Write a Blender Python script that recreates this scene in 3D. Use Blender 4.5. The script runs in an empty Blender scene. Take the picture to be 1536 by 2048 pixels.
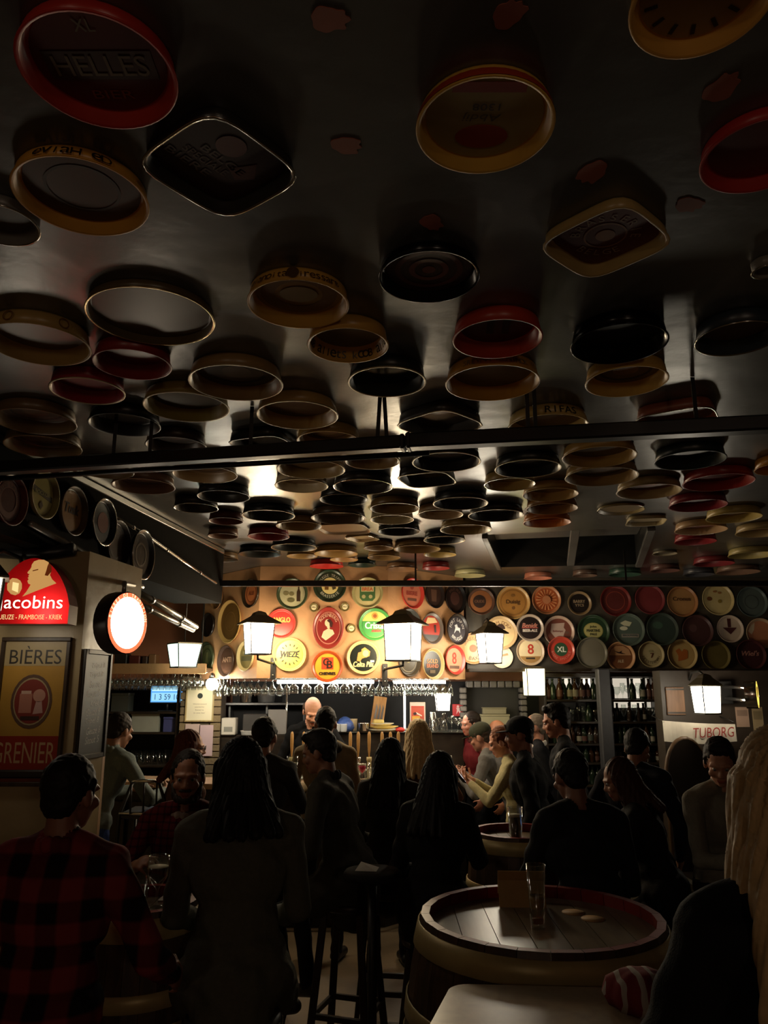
import bpy, bmesh, math, random
import numpy as np
from mathutils import Vector, Matrix

# ---------------------------------------------------------------- camera, world, lights, exposure
SC = bpy.context.scene
COL = SC.collection
F = 1539.0                       # focal length in pixels of the 1536 x 2048 frame
PITCH = math.radians(13.0)
CZ = 1.95
cam = bpy.data.cameras.new('camera')
cam.sensor_fit = 'VERTICAL'
cam.sensor_height = 36.0
cam.lens = F / 2048 * 36.0
cam.clip_start = 0.05
cam.clip_end = 100
camo = bpy.data.objects.new('camera', cam)
COL.objects.link(camo)
camo.location = (0, 0, CZ)
camo.rotation_euler = (math.pi / 2 + PITCH, 0, 0)
SC.camera = camo
SC.view_settings.view_transform = 'Standard'
SC.view_settings.look = 'None'
SC.view_settings.gamma = 1
SC.view_settings.use_curve_mapping = False
SC.view_settings.exposure = 0.0
w = bpy.data.worlds.new('world')
SC.world = w
w.use_nodes = True
w.node_tree.nodes['Background'].inputs[0].default_value = (0.7, 0.8, 1, 1)
w.node_tree.nodes['Background'].inputs[1].default_value = 0.002
SC.cycles.max_bounces = 7
SC.cycles.transmission_bounces = 5
SC.cycles.transparent_max_bounces = 8
SC.cycles.caustics_reflective = False
SC.cycles.caustics_refractive = False
SC.cycles.sample_clamp_indirect = 4.0


def lamp(name, loc, power, color=(1, .75, .45), size=.08):
    l = bpy.data.lights.new(name, 'POINT')
    l.energy = power
    l.color = color
    l.shadow_soft_size = size
    o = bpy.data.objects.new(name, l)
    COL.objects.link(o)
    o.location = loc
    return o


# lamps of the part of the room behind the camera
lamp('room_lamp', (1.3, -2.6, 2.35), 20, (1, .78, .56), .15)
lamp('room_lamp', (-1.6, -2.2, 2.45), 14, (1, .78, .56), .15)
E_LANTERN = 44.0
E_LANTERN_COOL = 26.0
E_STRIP = 42.0

# ---------------------------------------------------------------- pixel helpers (pixel -> point on a real plane)
CP, SP = math.cos(PITCH), math.sin(PITCH)


def ray(px, py):
    x, v = px - 768.0, 1024.0 - py
    return Vector((x, F * CP - v * SP, F * SP + v * CP))


def at_z(px, py, z):
    r = ray(px, py)
    s = (z - CZ) / r.z
    return Vector((r.x * s, r.y * s, z)), s


def at_y(px, py, Y):
    r = ray(px, py)
    s = Y / r.y
    return Vector((r.x * s, Y, CZ + r.z * s)), s


def at_plane(px, py, p0, n):
    r = ray(px, py)
    o = Vector((0, 0, CZ))
    s = (Vector(p0) - o).dot(n) / r.dot(n)
    return o + r * s, s


def xat(px, Y, z=None):
    """world X at depth Y (height z) of picture column px"""
    z = CZ if z is None else z
    d = Y * CP + (z - CZ) * SP
    return (px - 768.0) / F * d


# ---------------------------------------------------------------- materials
_M = {}


def mat(name, color, rough=.5, metal=0., noise=0., nscale=20., bump=0., bscale=60., emit=0., spec=.5, trans=0., ecolor=None):
    if name in _M:
        return _M[name]
    m = bpy.data.materials.new(name)
    m.use_nodes = True
    nt = m.node_tree
    b = nt.nodes['Principled BSDF']
    c = (*color, 1)
    b.inputs['Base Color'].default_value = c
    b.inputs['Roughness'].default_value = rough
    b.inputs['Metallic'].default_value = metal
    b.inputs['Specular IOR Level'].default_value = spec
    if trans:
        b.inputs['Transmission Weight'].default_value = trans
    if emit:
        b.inputs['Emission Color'].default_value = (*(ecolor or color), 1)
        b.inputs['Emission Strength'].default_value = emit
    if noise or bump:
        tc = nt.nodes.new('ShaderNodeTexCoord')
        n = nt.nodes.new('ShaderNodeTexNoise')
        n.inputs['Scale'].default_value = nscale
        n.inputs['Detail'].default_value = 5
        nt.links.new(tc.outputs['Object'], n.inputs['Vector'])
        if noise:
            mx = nt.nodes.new('ShaderNodeMix')
            mx.data_type = 'RGBA'
            mx.inputs['A'].default_value = tuple(v * (1 - noise) for v in color) + (1,)
            mx.inputs['B'].default_value = tuple(min(1, v * (1 + noise)) for v in color) + (1,)
            nt.links.new(n.outputs['Fac'], mx.inputs['Factor'])
            nt.links.new(mx.outputs['Result'], b.inputs['Base Color'])
        if bump:
            n2 = nt.nodes.new('ShaderNodeTexNoise')
            n2.inputs['Scale'].default_value = bscale
            n2.inputs['Detail'].default_value = 4
            nt.links.new(tc.outputs['Object'], n2.inputs['Vector'])
            bp = nt.nodes.new('ShaderNodeBump')
            bp.inputs['Strength'].default_value = bump
            bp.inputs['Distance'].default_value = .02
            nt.links.new(n2.outputs['Fac'], bp.inputs['Height'])
            nt.links.new(bp.outputs['Normal'], b.inputs['Normal'])
    _M[name] = m
    return m


def wood(name, c1, c2, scale=6., rough=.45, axis='Z'):
    if name in _M:
        return _M[name]
    m = mat(name, c1, rough)
    nt = m.node_tree
    b = nt.nodes['Principled BSDF']
    tc = nt.nodes.new('ShaderNodeTexCoord')
    mp = nt.nodes.new('ShaderNodeMapping')
    sc = {'X': (.15, 1, 1), 'Y': (1, .15, 1), 'Z': (1, 1, .15)}[axis]
    mp.inputs['Scale'].default_value = tuple(s * scale for s in sc)
    n = nt.nodes.new('ShaderNodeTexNoise')
    n.inputs['Scale'].default_value = 5
    n.inputs['Detail'].default_value = 8
    n.inputs['Distortion'].default_value = .8
    r = nt.nodes.new('ShaderNodeValToRGB')
    r.color_ramp.elements[0].position = .35
    r.color_ramp.elements[0].color = (*c1, 1)
    r.color_ramp.elements[1].position = .65
    r.color_ramp.elements[1].color = (*c2, 1)
    nt.links.new(tc.outputs['Object'], mp.inputs[0])
    nt.links.new(mp.outputs[0], n.inputs['Vector'])
    nt.links.new(n.outputs['Fac'], r.inputs[0])
    nt.links.new(r.outputs[0], b.inputs['Base Color'])
    return m


def emitter(name, color, strength):
    if name in _M:
        return _M[name]
    m = bpy.data.materials.new(name)
    m.use_nodes = True
    nt = m.node_tree
    nt.nodes.clear()
    o = nt.nodes.new('ShaderNodeOutputMaterial')
    e = nt.nodes.new('ShaderNodeEmission')
    e.inputs[0].default_value = (*color, 1)
    e.inputs[1].default_value = strength
    nt.links.new(e.outputs[0], o.inputs[0])
    _M[name] = m
    return m


def glassmat(name, color=(1, 1, 1), rough=.02, alpha=.25):
    """thin clear glass: part see-through, part glossy"""
    if name in _M:
        return _M[name]
    m = bpy.data.materials.new(name)
    m.use_nodes = True
    nt = m.node_tree
    nt.nodes.clear()
    o = nt.nodes.new('ShaderNodeOutputMaterial')
    t = nt.nodes.new('ShaderNodeBsdfTransparent')
    t.inputs[0].default_value = (*color, 1)
    g = nt.nodes.new('ShaderNodeBsdfGlossy')
    g.inputs['Roughness'].default_value = rough + .06
    g.inputs['Color'].default_value = (1, 1, 1, 1)
    lw = nt.nodes.new('ShaderNodeLayerWeight')
    pw_ = nt.nodes.new('ShaderNodeMath')
    pw_.operation = 'POWER'
    pw_.inputs[1].default_value = 3.0
    nt.links.new(lw.outputs['Facing'], pw_.inputs[0])
    fr = nt.nodes.new('ShaderNodeMath')
    fr.operation = 'MULTIPLY'
    fr.inputs[1].default_value = .6
    nt.links.new(pw_.outputs[0], fr.inputs[0])
    ad = nt.nodes.new('ShaderNodeMath')
    ad.operation = 'ADD'
    ad.use_clamp = True
    ad.inputs[1].default_value = alpha * .12
    mx = nt.nodes.new('ShaderNodeMixShader')
    nt.links.new(fr.outputs[0], ad.inputs[0])
    nt.links.new(ad.outputs[0], mx.inputs[0])
    nt.links.new(t.outputs[0], mx.inputs[1])
    nt.links.new(g.outputs[0], mx.inputs[2])
    nt.links.new(mx.outputs[0], o.inputs[0])
    _M[name] = m
    return m


def srgb(r, g, b):
    f = lambda c: (c / 255 / 12.92) if c <= 10 else ((c / 255 + .055) / 1.055) ** 2.4
    return (f(r), f(g), f(b))


def paint(c, rough=.38):
    return mat('paint_%d_%d_%d_%d' % (c[0], c[1], c[2], int(rough * 100)), srgb(*c), rough, noise=.18, nscale=9)


def metalpaint(c, rough=.25):
    return mat('metal_%d_%d_%d' % tuple(c), srgb(*c), rough, metal=.85, noise=.2, nscale=8)


CHROME = mat('chrome', (.75, .73, .7), .18, 1.)
BLACK = mat('black_paint', (.012, .012, .012), .35)
BLACKM = mat('black_iron', (.015, .014, .013), .45)
CLEAR = glassmat('clear_glass', (.93, .95, .94), .02, .55)
BROWNG = glassmat('brown_glass', (.30, .12, .03), .03, .4)
GREENG = glassmat('green_glass', (.10, .22, .08), .03, .4)
DARKG = glassmat('dark_glass', (.08, .05, .03), .03, .4)

# ---------------------------------------------------------------- mesh helpers


class MB:
    """collects shapes and links them as ONE mesh object"""

    def __init__(s):
        s.v, s.f, s.mi, s.mats, s.sm = [], [], [], [], []

    def _m(s, m):
        if m not in s.mats:
            s.mats.append(m)
        return s.mats.index(m)

    def add(s, vs, fs, m, M=None, smooth=False):
        o = len(s.v)
        if M is not None:
            vs = [M @ Vector(v) for v in vs]
        s.v.extend([tuple(v) for v in vs])
        i = s._m(m)
        for f in fs:
            s.f.append([o + k for k in f])
            s.mi.append(i)
            s.sm.append(smooth)
        return s

    def box(s, c, size, m, M=None, bevel=0.):
        x, y, z = c
        a, b, d = size[0] / 2, size[1] / 2, size[2] / 2
        if bevel > 0:
            e = min(bevel, a * .9, b * .9, d * .9)
            # chamfered box: 24 vertices
            vs = []
            idx = {}
            for sx in (-1, 1):
                for sy in (-1, 1):
                    for sz in (-1, 1):
                        for k, (ex, ey, ez) in enumerate(((0, e, e), (e, 0, e), (e, e, 0))):
                            idx[(sx, sy, sz, k)] = len(vs)
                            vs.append((x + sx * (a - ex), y + sy * (b - ey), z + sz * (d - ez)))
            fs = []
            g = lambda sx, sy, sz, k: idx[(sx, sy, sz, k)]
            for q in (-1, 1):
                F1 = [g(q, -1, -1, 0), g(q, 1, -1, 0), g(q, 1, 1, 0), g(q, -1, 1, 0)]
                fs.append(F1 if q > 0 else F1[::-1])
                F2 = [g(-1, q, -1, 1), g(-1, q, 1, 1), g(1, q, 1, 1), g(1, q, -1, 1)]
                fs.append(F2 if q > 0 else F2[::-1])
                F3 = [g(-1, -1, q, 2), g(1, -1, q, 2), g(1, 1, q, 2), g(-1, 1, q, 2)]
                fs.append(F3 if q > 0 else F3[::-1])
            for p in (-1, 1):
                for q in (-1, 1):
                    fs.append([g(-1, p, q, 1), g(1, p, q, 1), g(1, p, q, 2), g(-1, p, q, 2)])
                    fs.append([g(p, -1, q, 0), g(p, 1, q, 0), g(p, 1, q, 2), g(p, -1, q, 2)])
                    fs.append([g(p, q, -1, 0), g(p, q, 1, 0), g(p, q, 1, 1), g(p, q, -1, 1)])
                    for r in (-1, 1):
                        fs.append([g(p, q, r, 0), g(p, q, r, 1), g(p, q, r, 2)])
            return s.add(vs, fs, m, M)
        vs = [(x + i * a, y + j * b, z + k * d) for i in (-1, 1) for j in (-1, 1) for k in (-1, 1)]
        fs = [(0, 1, 3, 2), (4, 6, 7, 5), (0, 4, 5, 1), (2, 3, 7, 6), (0, 2, 6, 4), (1, 5, 7, 3)]
        return s.add(vs, fs, m, M)

    def lathe(s, prof, m, n=24, M=None, rf=None, smooth=True, cap0=False, cap1=False, off=(0, 0)):
        """prof: list of (r, z); rf(theta): radial factor"""
        vs = []
        for r, z in prof:
            for k in range(n):
                t = 2 * math.pi * k / n
                q = r * (rf(t) if rf else 1)
                vs.append((off[0] + q * math.cos(t), off[1] + q * math.sin(t), z))
        fs = []
        for i in range(len(prof) - 1):
            for k in range(n):
                k2 = (k + 1) % n
                fs.append((i * n + k, i * n + k2, (i + 1) * n + k2, (i + 1) * n + k))
        if cap0:
            fs.append(tuple(range(n))[::-1])
        if cap1:
            fs.append(tuple((len(prof) - 1) * n + k for k in range(n)))
        return s.add(vs, fs, m, M, smooth)

    def tube(s, pts, r, m, n=10, M=None, caps=True):
        pts = [Vector(p) for p in pts]
        vs, fs = [], []
        up = Vector((0, 0, 1))
        rr = r if isinstance(r, (list, tuple)) else [r] * len(pts)
        prev = None
        for i, p in enumerate(pts):
            d = (pts[min(i + 1, len(pts) - 1)] - pts[max(i - 1, 0)]).normalized()
            a = d.cross(up)
            if a.length < 1e-3:
                a = d.cross(Vector((1, 0, 0)))
            a.normalize()
            if prev is not None and a.dot(prev) < 0:
                a = -a
            prev = a
            b = d.cross(a)
            for k in range(n):
                t = 2 * math.pi * k / n
                vs.append(p + (a * math.cos(t) + b * math.sin(t)) * rr[i])
        for i in range(len(pts) - 1):
            for k in range(n):
                k2 = (k + 1) % n
                fs.append((i * n + k, (i + 1) * n + k, (i + 1) * n + k2, i * n + k2))
        if caps:
            fs.append(tuple(range(n)))
            fs.append(tuple((len(pts) - 1) * n + k for k in range(n))[::-1])
        return s.add(vs, fs, m, M, True)

    def bar(s, p, q, wd, ht, m, up=(0, 0, 1)):
        """rectangular bar from p to q"""
        p, q = Vector(p), Vector(q)
        d = (q - p)
        L = d.length
        d.normalize()
        u = Vector(up)
        a = d.cross(u)
        if a.length < 1e-3:
            a = d.cross(Vector((1, 0, 0)))
        a.normalize()
        b = a.cross(d)
        M = Matrix((a, d, b)).transposed().to_4x4()
        M.translation = (p + q) / 2
        return s.box((0, 0, 0), (wd, L, ht), m, M, bevel=min(wd, ht) * .12)

    def prism(s, pts, z0, z1, m, M=None, smooth=False):
        """pts: ccw outline in xy"""
        n = len(pts)
        vs = [(x, y, z0) for x, y in pts] + [(x, y, z1) for x, y in pts]
        fs = [tuple(range(n))[::-1], tuple(n + k for k in range(n))]
        for k in range(n):
            k2 = (k + 1) % n
            fs.append((k, k2, n + k2, n + k))
        return s.add(vs, fs, m, M, smooth)

    def sphere(s, c, r, m, n=16, k=10, M=None):
        r = r if isinstance(r, (tuple, list)) else (r, r, r)
        vs = [(c[0], c[1], c[2] - r[2])]
        for i in range(1, k):
            a = -math.pi / 2 + math.pi * i / k
            for j in range(n):
                t = 2 * math.pi * j / n
                vs.append((c[0] + r[0] * math.cos(a) * math.cos(t), c[1] + r[1] * math.cos(a) * math.sin(t), c[2] + r[2] * math.sin(a)))
        vs.append((c[0], c[1], c[2] + r[2]))
        fs = []
        for j in range(n):
            fs.append((0, 1 + (j + 1) % n, 1 + j))
            fs.append((len(vs) - 1, 1 + (k - 2) * n + j, 1 + (k - 2) * n + (j + 1) % n))
        for i in range(k - 2):
            for j in range(n):
                a = 1 + i * n + j
                b = 1 + i * n + (j + 1) % n
                fs.append((a, b, b + n, a + n))
        return s.add(vs, fs, m, M, True)

    def mesh(s, name):
        me = bpy.data.meshes.new(name)
        me.from_pydata(s.v, [], s.f)
        for m in s.mats:
            me.materials.append(m)
        me.polygons.foreach_set('material_index', s.mi)
        me.polygons.foreach_set('use_smooth', s.sm)
        me.update()
        return me

    def build(s, name, parent=None, loc=None, M=None):
        o = bpy.data.objects.new(name, s.mesh(name))
        COL.objects.link(o)
        if parent is not None:
            o.parent = parent
        if M is not None:
            o.matrix_local = M
        elif loc is not None:
            o.location = loc
        return o


def tag(o, label=None, cat=None, group=None, kind=None):
    if label:
        o['label'] = label
    if cat:
        o['category'] = cat
    if group:
        o['group'] = group
    if kind:
        o['kind'] = kind
    return o


def empty(name, loc=(0, 0, 0), M=None):
    o = bpy.data.objects.new(name, None)
    o.empty_display_size = .1
    COL.objects.link(o)
    if M is not None:
        o.matrix_local = M
    else:
        o.location = loc
    return o


def copy_tree(o, parent=None):
    c = o.copy()
    COL.objects.link(c)
    if parent is not None:
        c.parent = parent
    for ch in list(o.children):
        copy_tree(ch, c)
    return c


ORD = ['first', 'second', 'third', 'fourth', 'fifth', 'sixth', 'seventh', 'eighth', 'ninth', 'tenth', 'eleventh', 'twelfth',
       'thirteenth', 'fourteenth', 'fifteenth', 'sixteenth', 'seventeenth', 'eighteenth', 'nineteenth', 'twentieth',
       'twenty-first', 'twenty-second', 'twenty-third', 'twenty-fourth', 'twenty-fifth', 'twenty-sixth']


def nth(i, n, end='left'):
    if i == 0:
        return 'leftmost'
    if i == n - 1:
        return 'rightmost'
    return ORD[i] + ' from ' + end


_T = {}


def text_geo(s, shear=0.):
    k = (s, shear)
    if k in _T:
        return _T[k]
    c = bpy.data.curves.new('lettering', 'FONT')
    c.body = s
    c.size = 1
    c.align_x = 'CENTER'
    c.align_y = 'CENTER'
    c.shear = shear
    c.resolution_u = 3
    o = bpy.data.objects.new('lettering', c)
    me = o.to_mesh()
    vs = [tuple(v.co) for v in me.vertices]
    fs = [tuple(p.vertices) for p in me.polygons]
    o.to_mesh_clear()
    bpy.data.objects.remove(o)
    bpy.data.curves.remove(c)
    if vs:
        xs = [v[0] for v in vs]
        ys = [v[1] for v in vs]
        cx, cy = (min(xs) + max(xs)) / 2, (min(ys) + max(ys)) / 2
        vs = [(v[0] - cx, v[1] - cy, 0) for v in vs]
        wd, ht = max(xs) - min(xs), max(ys) - min(ys)
    else:
        wd, ht = .3, .7
    _T[k] = (vs, fs, wd, ht)
    return _T[k]


def text(mb, s, c, width, height, m, z=0., rot=0., shear=0., M=None):
    """lettering fitted to width x height, centred at c, in the local xy plane at height z"""
    vs, fs, wd, ht = text_geo(s, shear)
    if not vs:
        return
    sx = width / wd if width else height / ht
    sy = height / ht
    ca, sa = math.cos(rot), math.sin(rot)
    out = [(c[0] + (x * sx) * ca - (y * sy) * sa, c[1] + (x * sx) * sa + (y * sy) * ca, z) for x, y, _ in vs]
    mb.add(out, fs, m, M)


def arc_text(mb, s, r, h, m, z=0., mid=90., span=None, flip=False, M=None, c=(0, 0)):
    """letters set on a circle; mid in degrees, reading clockwise (or along the bottom when flip)"""
    n = len(s)
    if span is None:
        span = math.degrees(n * h * .85 / r)
    for i, ch in enumerate(s):
        if ch == ' ':
            continue
        t = ((i + .5) / n - .5) * span
        a = math.radians(mid - t) if not flip else math.radians(mid + t)
        rot = a - math.pi / 2 if not flip else a + math.pi / 2
        text(mb, ch, (c[0] + r * math.cos(a), c[1] + r * math.sin(a)), None, h, m, z, rot, M=M)


def disc(mb, r, z, m, n=28, c=(0, 0), sy=1., th=.0012):
    pts = [(c[0] + r * math.cos(2 * math.pi * k / n), c[1] + r * sy * math.sin(2 * math.pi * k / n)) for k in range(n)]
    mb.prism(pts, z - th, z, m)


def ring(mb, r0, r1, z, m, n=32, sy=1., c=(0, 0)):
    vs, fs = [], []
    for k in range(n):
        t = 2 * math.pi * k / n
        for r in (r0, r1):
            vs.append((c[0] + r * math.cos(t), c[1] + r * sy * math.sin(t), z))
    for k in range(n):
        k2 = (k + 1) % n
        fs.append((2 * k, 2 * k + 1, 2 * k2 + 1, 2 * k2))
    mb.add(vs, fs, m)


def poly(mb, pts, z, m, th=.0008):
    a = sum(pts[i][0] * pts[(i + 1) % len(pts)][1] - pts[(i + 1) % len(pts)][0] * pts[i][1] for i in range(len(pts)))
    if a < 0:
        pts = pts[::-1]
    mb.prism(pts, z - th, z, m)


def frame_M(origin, n, up=(0, 0, 1)):
    """local z -> n (outwards), local y -> up, local x -> reader's right"""
    n = Vector(n).normalized()
    u = Vector(up)
    u = (u - n * u.dot(n)).normalized()
    x = u.cross(n)
    M = Matrix((x, u, n)).transposed().to_4x4()
    M.translation = Vector(origin)
    return M
# ================================================================ setting
CEIL = 3.12
PLASTER = mat('tan_plaster', srgb(196, 148, 104), .55, noise=.18, nscale=5, bump=.15, bscale=30)
PLASTERR = mat('red_brown_plaster', srgb(150, 96, 66), .6, noise=.2, nscale=4, bump=.1)
PLASTERG = mat('glossy_beige_plaster', srgb(176, 156, 118), .32, noise=.2, nscale=4, bump=.12, bscale=14)
DARKW = wood('dark_panelling', (.012, .008, .005), (.03, .02, .012), 5, .4)
DARKWX = wood('dark_panelling_across', (.012, .008, .005), (.03, .02, .012), 5, .4, 'X')
FLOORM = mat('worn_floor', srgb(150, 132, 108), .38, noise=.35, nscale=2.5, bump=.05, bscale=40)


def ceiling_material():
    m = mat('ceiling_gloss_paint', (.055, .053, .049), .31, noise=.45, nscale=1.6)
    nt = m.node_tree
    b = nt.nodes['Principled BSDF']
    tc = nt.nodes.new('ShaderNodeTexCoord')
    n = nt.nodes.new('ShaderNodeTexNoise')
    n.inputs['Scale'].default_value = 7
    n.inputs['Detail'].default_value = 6
    nt.links.new(tc.outputs['Object'], n.inputs['Vector'])
    bp = nt.nodes.new('ShaderNodeBump')
    bp.inputs['Strength'].default_value = .22
    bp.inputs['Distance'].default_value = .02
    nt.links.new(n.outputs['Fac'], bp.inputs['Height'])
    nt.links.new(bp.outputs['Normal'], b.inputs['Normal'])
    b.inputs['Specular IOR Level'].default_value = .9
    b.inputs['Coat Weight'].default_value = .6
    b.inputs['Coat Roughness'].default_value = .33
    return m


def structure(o):
    o['kind'] = 'structure'
    return o


structure(MB().box((0, 2.5, -.05), (10, 13.4, .1), FLOORM).build('floor'))

# ceiling with the opening of a recess over the right side of the bar
HOLE = [(.80, 5.85), (1.95, 5.55), (2.42, 7.30), (1.15, 7.48)]
bm = bmesh.new()
outer = [bm.verts.new((x, y, CEIL)) for x, y in ((-5, -4.2), (5, -4.2), (5, 9.2), (-5, 9.2))]
inner = [bm.verts.new((x, y, CEIL)) for x, y in HOLE]
es = [bm.edges.new((l[i], l[(i + 1) % 4])) for l in (outer, inner) for i in range(4)]
bmesh.ops.triangle_fill(bm, use_beauty=True, edges=es)
me = bpy.data.meshes.new('ceiling')
bm.to_mesh(me)
bm.free()
CEILM = ceiling_material()
me.materials.append(CEILM)
ceil = bpy.data.objects.new('ceiling', me)
COL.objects.link(ceil)
structure(ceil)
GREYB = mat('grey_board', (.10, .098, .095), .35, noise=.25, nscale=6)
rec = MB()
cx = sum(p[0] for p in HOLE) / 4
cy = sum(p[1] for p in HOLE) / 4
for i in range(4):
    a, b = HOLE[i], HOLE[(i + 1) % 4]
    rec.add([(a[0], a[1], CEIL), (b[0], b[1], CEIL), (b[0], b[1], CEIL + .3), (a[0], a[1], CEIL + .3)], [(0, 1, 2, 3)], BLACK)
rec.add([(x, y, CEIL + .3) for x, y in HOLE], [(0, 1, 2, 3)], GREYB)
reco = structure(rec.build('trim_1'))          # the lined recess
lerp = lambda a, b, t: (a[0] + (b[0] - a[0]) * t, a[1] + (b[1] - a[1]) * t)
for t0, t1, zz in ((.02, .09, .06), (.30, .62, .17)):
    bd = MB()
    p, q = lerp(HOLE[0], HOLE[3], (t0 + t1) / 2), lerp(HOLE[1], HOLE[2], (t0 + t1) / 2)
    bd.bar((*p, CEIL + zz), (*q, CEIL + zz), (t1 - t0) * 1.7, .025, GREYB if t1 > .2 else BLACK)
    bd.build('board', reco)
p, q = lerp(HOLE[0], HOLE[1], .56), lerp(HOLE[3], HOLE[2], .52)
MB().bar((*p, CEIL + .02), (*q, CEIL + .02), .07, .04, GREYB).build('rail', reco)
p, q = HOLE[0], HOLE[3]
MB().bar((p[0] - .02, p[1], CEIL - .015), (q[0] - .02, q[1], CEIL - .015), .045, .03, GREYB).build('rail', reco)
p, q = HOLE[1], HOLE[2]
MB().bar((p[0] + .02, p[1], CEIL - .015), (q[0] + .02, q[1], CEIL - .015), .06, .03, GREYB).build('rail', reco)

structure(MB().box((0, 9.1, 1.7), (10, .2, 3.4), PLASTERR).build('wall_back'))
structure(MB().box((-4.6, 2.5, 1.7), (.2, 13.4, 3.4), PLASTERG).build('wall_left'))
structure(MB().box((4.7, 2.5, 1.7), (.2, 13.4, 3.4), DARKW).build('wall_right'))
structure(MB().box((0, -4.1, 1.7), (10, .2, 3.4), PLASTERR).build('wall_front'))

# left pier, its short lintel and the deep beam that runs back under the ceiling
PIER = [(-4.5, 4.0), (-1.55, 4.0), (-1.505, 4.31), (-4.5, 4.31)]
structure(MB().prism(PIER, 0, 2.66, PLASTERG).build('wall_left_pier'))
structure(MB().prism([(-1.76, 4.312), (-1.505, 4.312), (-1.462, 4.62), (-1.72, 4.62)], 2.2, 2.66, PLASTERG).build('trim_2'))
BD = Vector((.139, .9903, 0))
BN = Vector((.9903, -.139, 0))
BP = Vector((-1.76, 3.81, 0))
bp0, bp1 = BP - BD * 1.4, BP + BD * 2.75
structure(MB().prism([(bp0.x, bp0.y), (bp1.x, bp1.y), (bp1.x - .4, bp1.y), (bp0.x - .4, bp0.y)], 2.662, CEIL - .001,
                     mat('beam_dark', (.008, .007, .006), .85, noise=.3, spec=.08)).build('wall_left_beam'))
e0, e1 = BP - BD * .9 + BN * .012, BP + BD * 2.7 + BN * .012
structure(MB().bar((e0.x, e0.y, CEIL - .022), (e1.x, e1.y, CEIL - .022), .02, .035, mat('grey_metal', (.3, .3, .28), .3, .7)).build('trim_3'))
# brown ledge and rounded wainscot under the poster on the pier
structure(MB().box((-2.9, 3.985, 1.545), (2.66, .03, .04), DARKWX, bevel=.008).build('trim_4'))
structure(MB().bar((-1.53, 4.325, 0.0), (-1.53, 4.325, 2.2), .05, .05, wood('pale_post', srgb(170, 130, 92), srgb(190, 150, 110), 4, .5)).build('trim_5'))

# ---------------------------------------------------------------- bar canopy (three tan boards carrying trays)
CZ0 = 2.055
cA = (xat(398, 8.2), 8.2)
cB = (xat(512, 7.4), 7.4)
cC = (xat(776, 7.4), 7.4)
cD = (xat(931, 8.15), 8.15)
canopy = empty('bar_canopy', (0, 7.8, 0))
tag(canopy, 'tan three-sided canopy board over the bar, covered with beer trays', 'canopy')
FAC = []
for a, b in ((cA, cB), (cB, cC), (cC, cD)):
    A, B = Vector((*a, 0)), Vector((*b, 0))
    d = (B - A).normalized()
    n = Vector((d.y, -d.x, 0))
    if n.y > 0:
        n = -n
    FAC.append((A, n))
    back = -n * .035
    pts = [(A.x, A.y - 7.8), (B.x, B.y - 7.8), (B.x + back.x, B.y + back.y - 7.8), (A.x + back.x, A.y + back.y - 7.8)]
    MB().prism(pts, CZ0, CEIL - .002, PLASTER).build('board', canopy)
MB().bar((cD[0] - .02, cD[1] + .03 - 7.8, (CZ0 + CEIL) / 2), (cD[0] - .02, 8.9 - 7.8, (CZ0 + CEIL) / 2), .035, CEIL - CZ0 - .004, PLASTER).build('end_board', canopy)
sof = MB()
sof.prism([(cA[0] + .05, cA[1] + .1 - 7.8), (cB[0] + .05, cB[1] + .06 - 7.8), (cC[0] - .05, cC[1] + .06 - 7.8), (cD[0] - .06, cD[1] + .05 - 7.8),
           (cD[0] - .06, 8.6 - 7.8), (cA[0] + .05, 8.6 - 7.8)], CZ0 + .02, CZ0 + .05, mat('soffit_cream', srgb(200, 165, 135), .5))
sof.build('soffit', canopy)

# right fascia over the bottle shelves
FY = 8.2
FX0 = cD[0] + .03
structure(MB().box(((FX0 + 4.6) / 2, FY + .1, (2.16 + CEIL) / 2 - .001), (4.6 - FX0, .2, CEIL - 2.16), mat('fascia_dark', (.05, .04, .028), .5, noise=.3)).build('wall_fascia'))
structure(MB().box(((FX0 + 4.6) / 2, FY - .03, 2.145), (4.6 - FX0, .3, .03), DARKWX).build('trim_6'))
# dark pillar between the two bottle shelves
structure(MB().box((xat(1207, 7.75), 7.75, 1.075), (.12, .12, 2.15), mat('pillar_grey', (.035, .035, .04), .5, noise=.3), bevel=.01).build('trim_7'))

# ================================================================ trays
TRAY_OBJS = []


def sq_rf(p=5., rot=0.):
    return lambda t: 1 / ((abs(math.cos(t - rot)) ** p + abs(math.sin(t - rot)) ** p) ** (1 / p))


def make_tray(r, depth, rim_m, face_m, M, rf=None, lip_m=None, flat=.9, n=40, name='serving_tray', sy=1.):
    """metal serving tray: local z points out of the dish"""
    rb = r * flat
    fn = rf
    if sy != 1.:
        base = rf or (lambda t: 1.)
        fn = lambda t: base(t) * (1 / math.sqrt(math.cos(t) ** 2 + (math.sin(t) / sy) ** 2))
    mb = MB()
    mb.lathe([(.004, 0), (rb, 0), (rb + (r - rb) * .25, depth * .12), (r - .004, depth * .95), (r - .008, depth * .95), (rb - .003, depth * .14),
              (rb - .012, .004), (.004, .004)], rim_m, n, rf=fn)
    o = mb.build(name, M=M)
    MB().lathe([(r - .0075, depth * .93), (r - .004, depth), (r, depth * .99), (r + .001, depth * .93), (r - .0035, depth * .9)], lip_m or rim_m, n, rf=fn).build('rim', o)
    fm = MB()
    pr = rb - .013
    pts = []
    for k in range(n):
        t = 2 * math.pi * k / n
        q = pr * (fn(t) if fn else 1)
        pts.append((q * math.cos(t), q * math.sin(t)))
    fm.prism(pts, .0042, .0055, face_m)
    fm.build('printed_face', o)
    o['_r'] = rb
    return o


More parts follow.
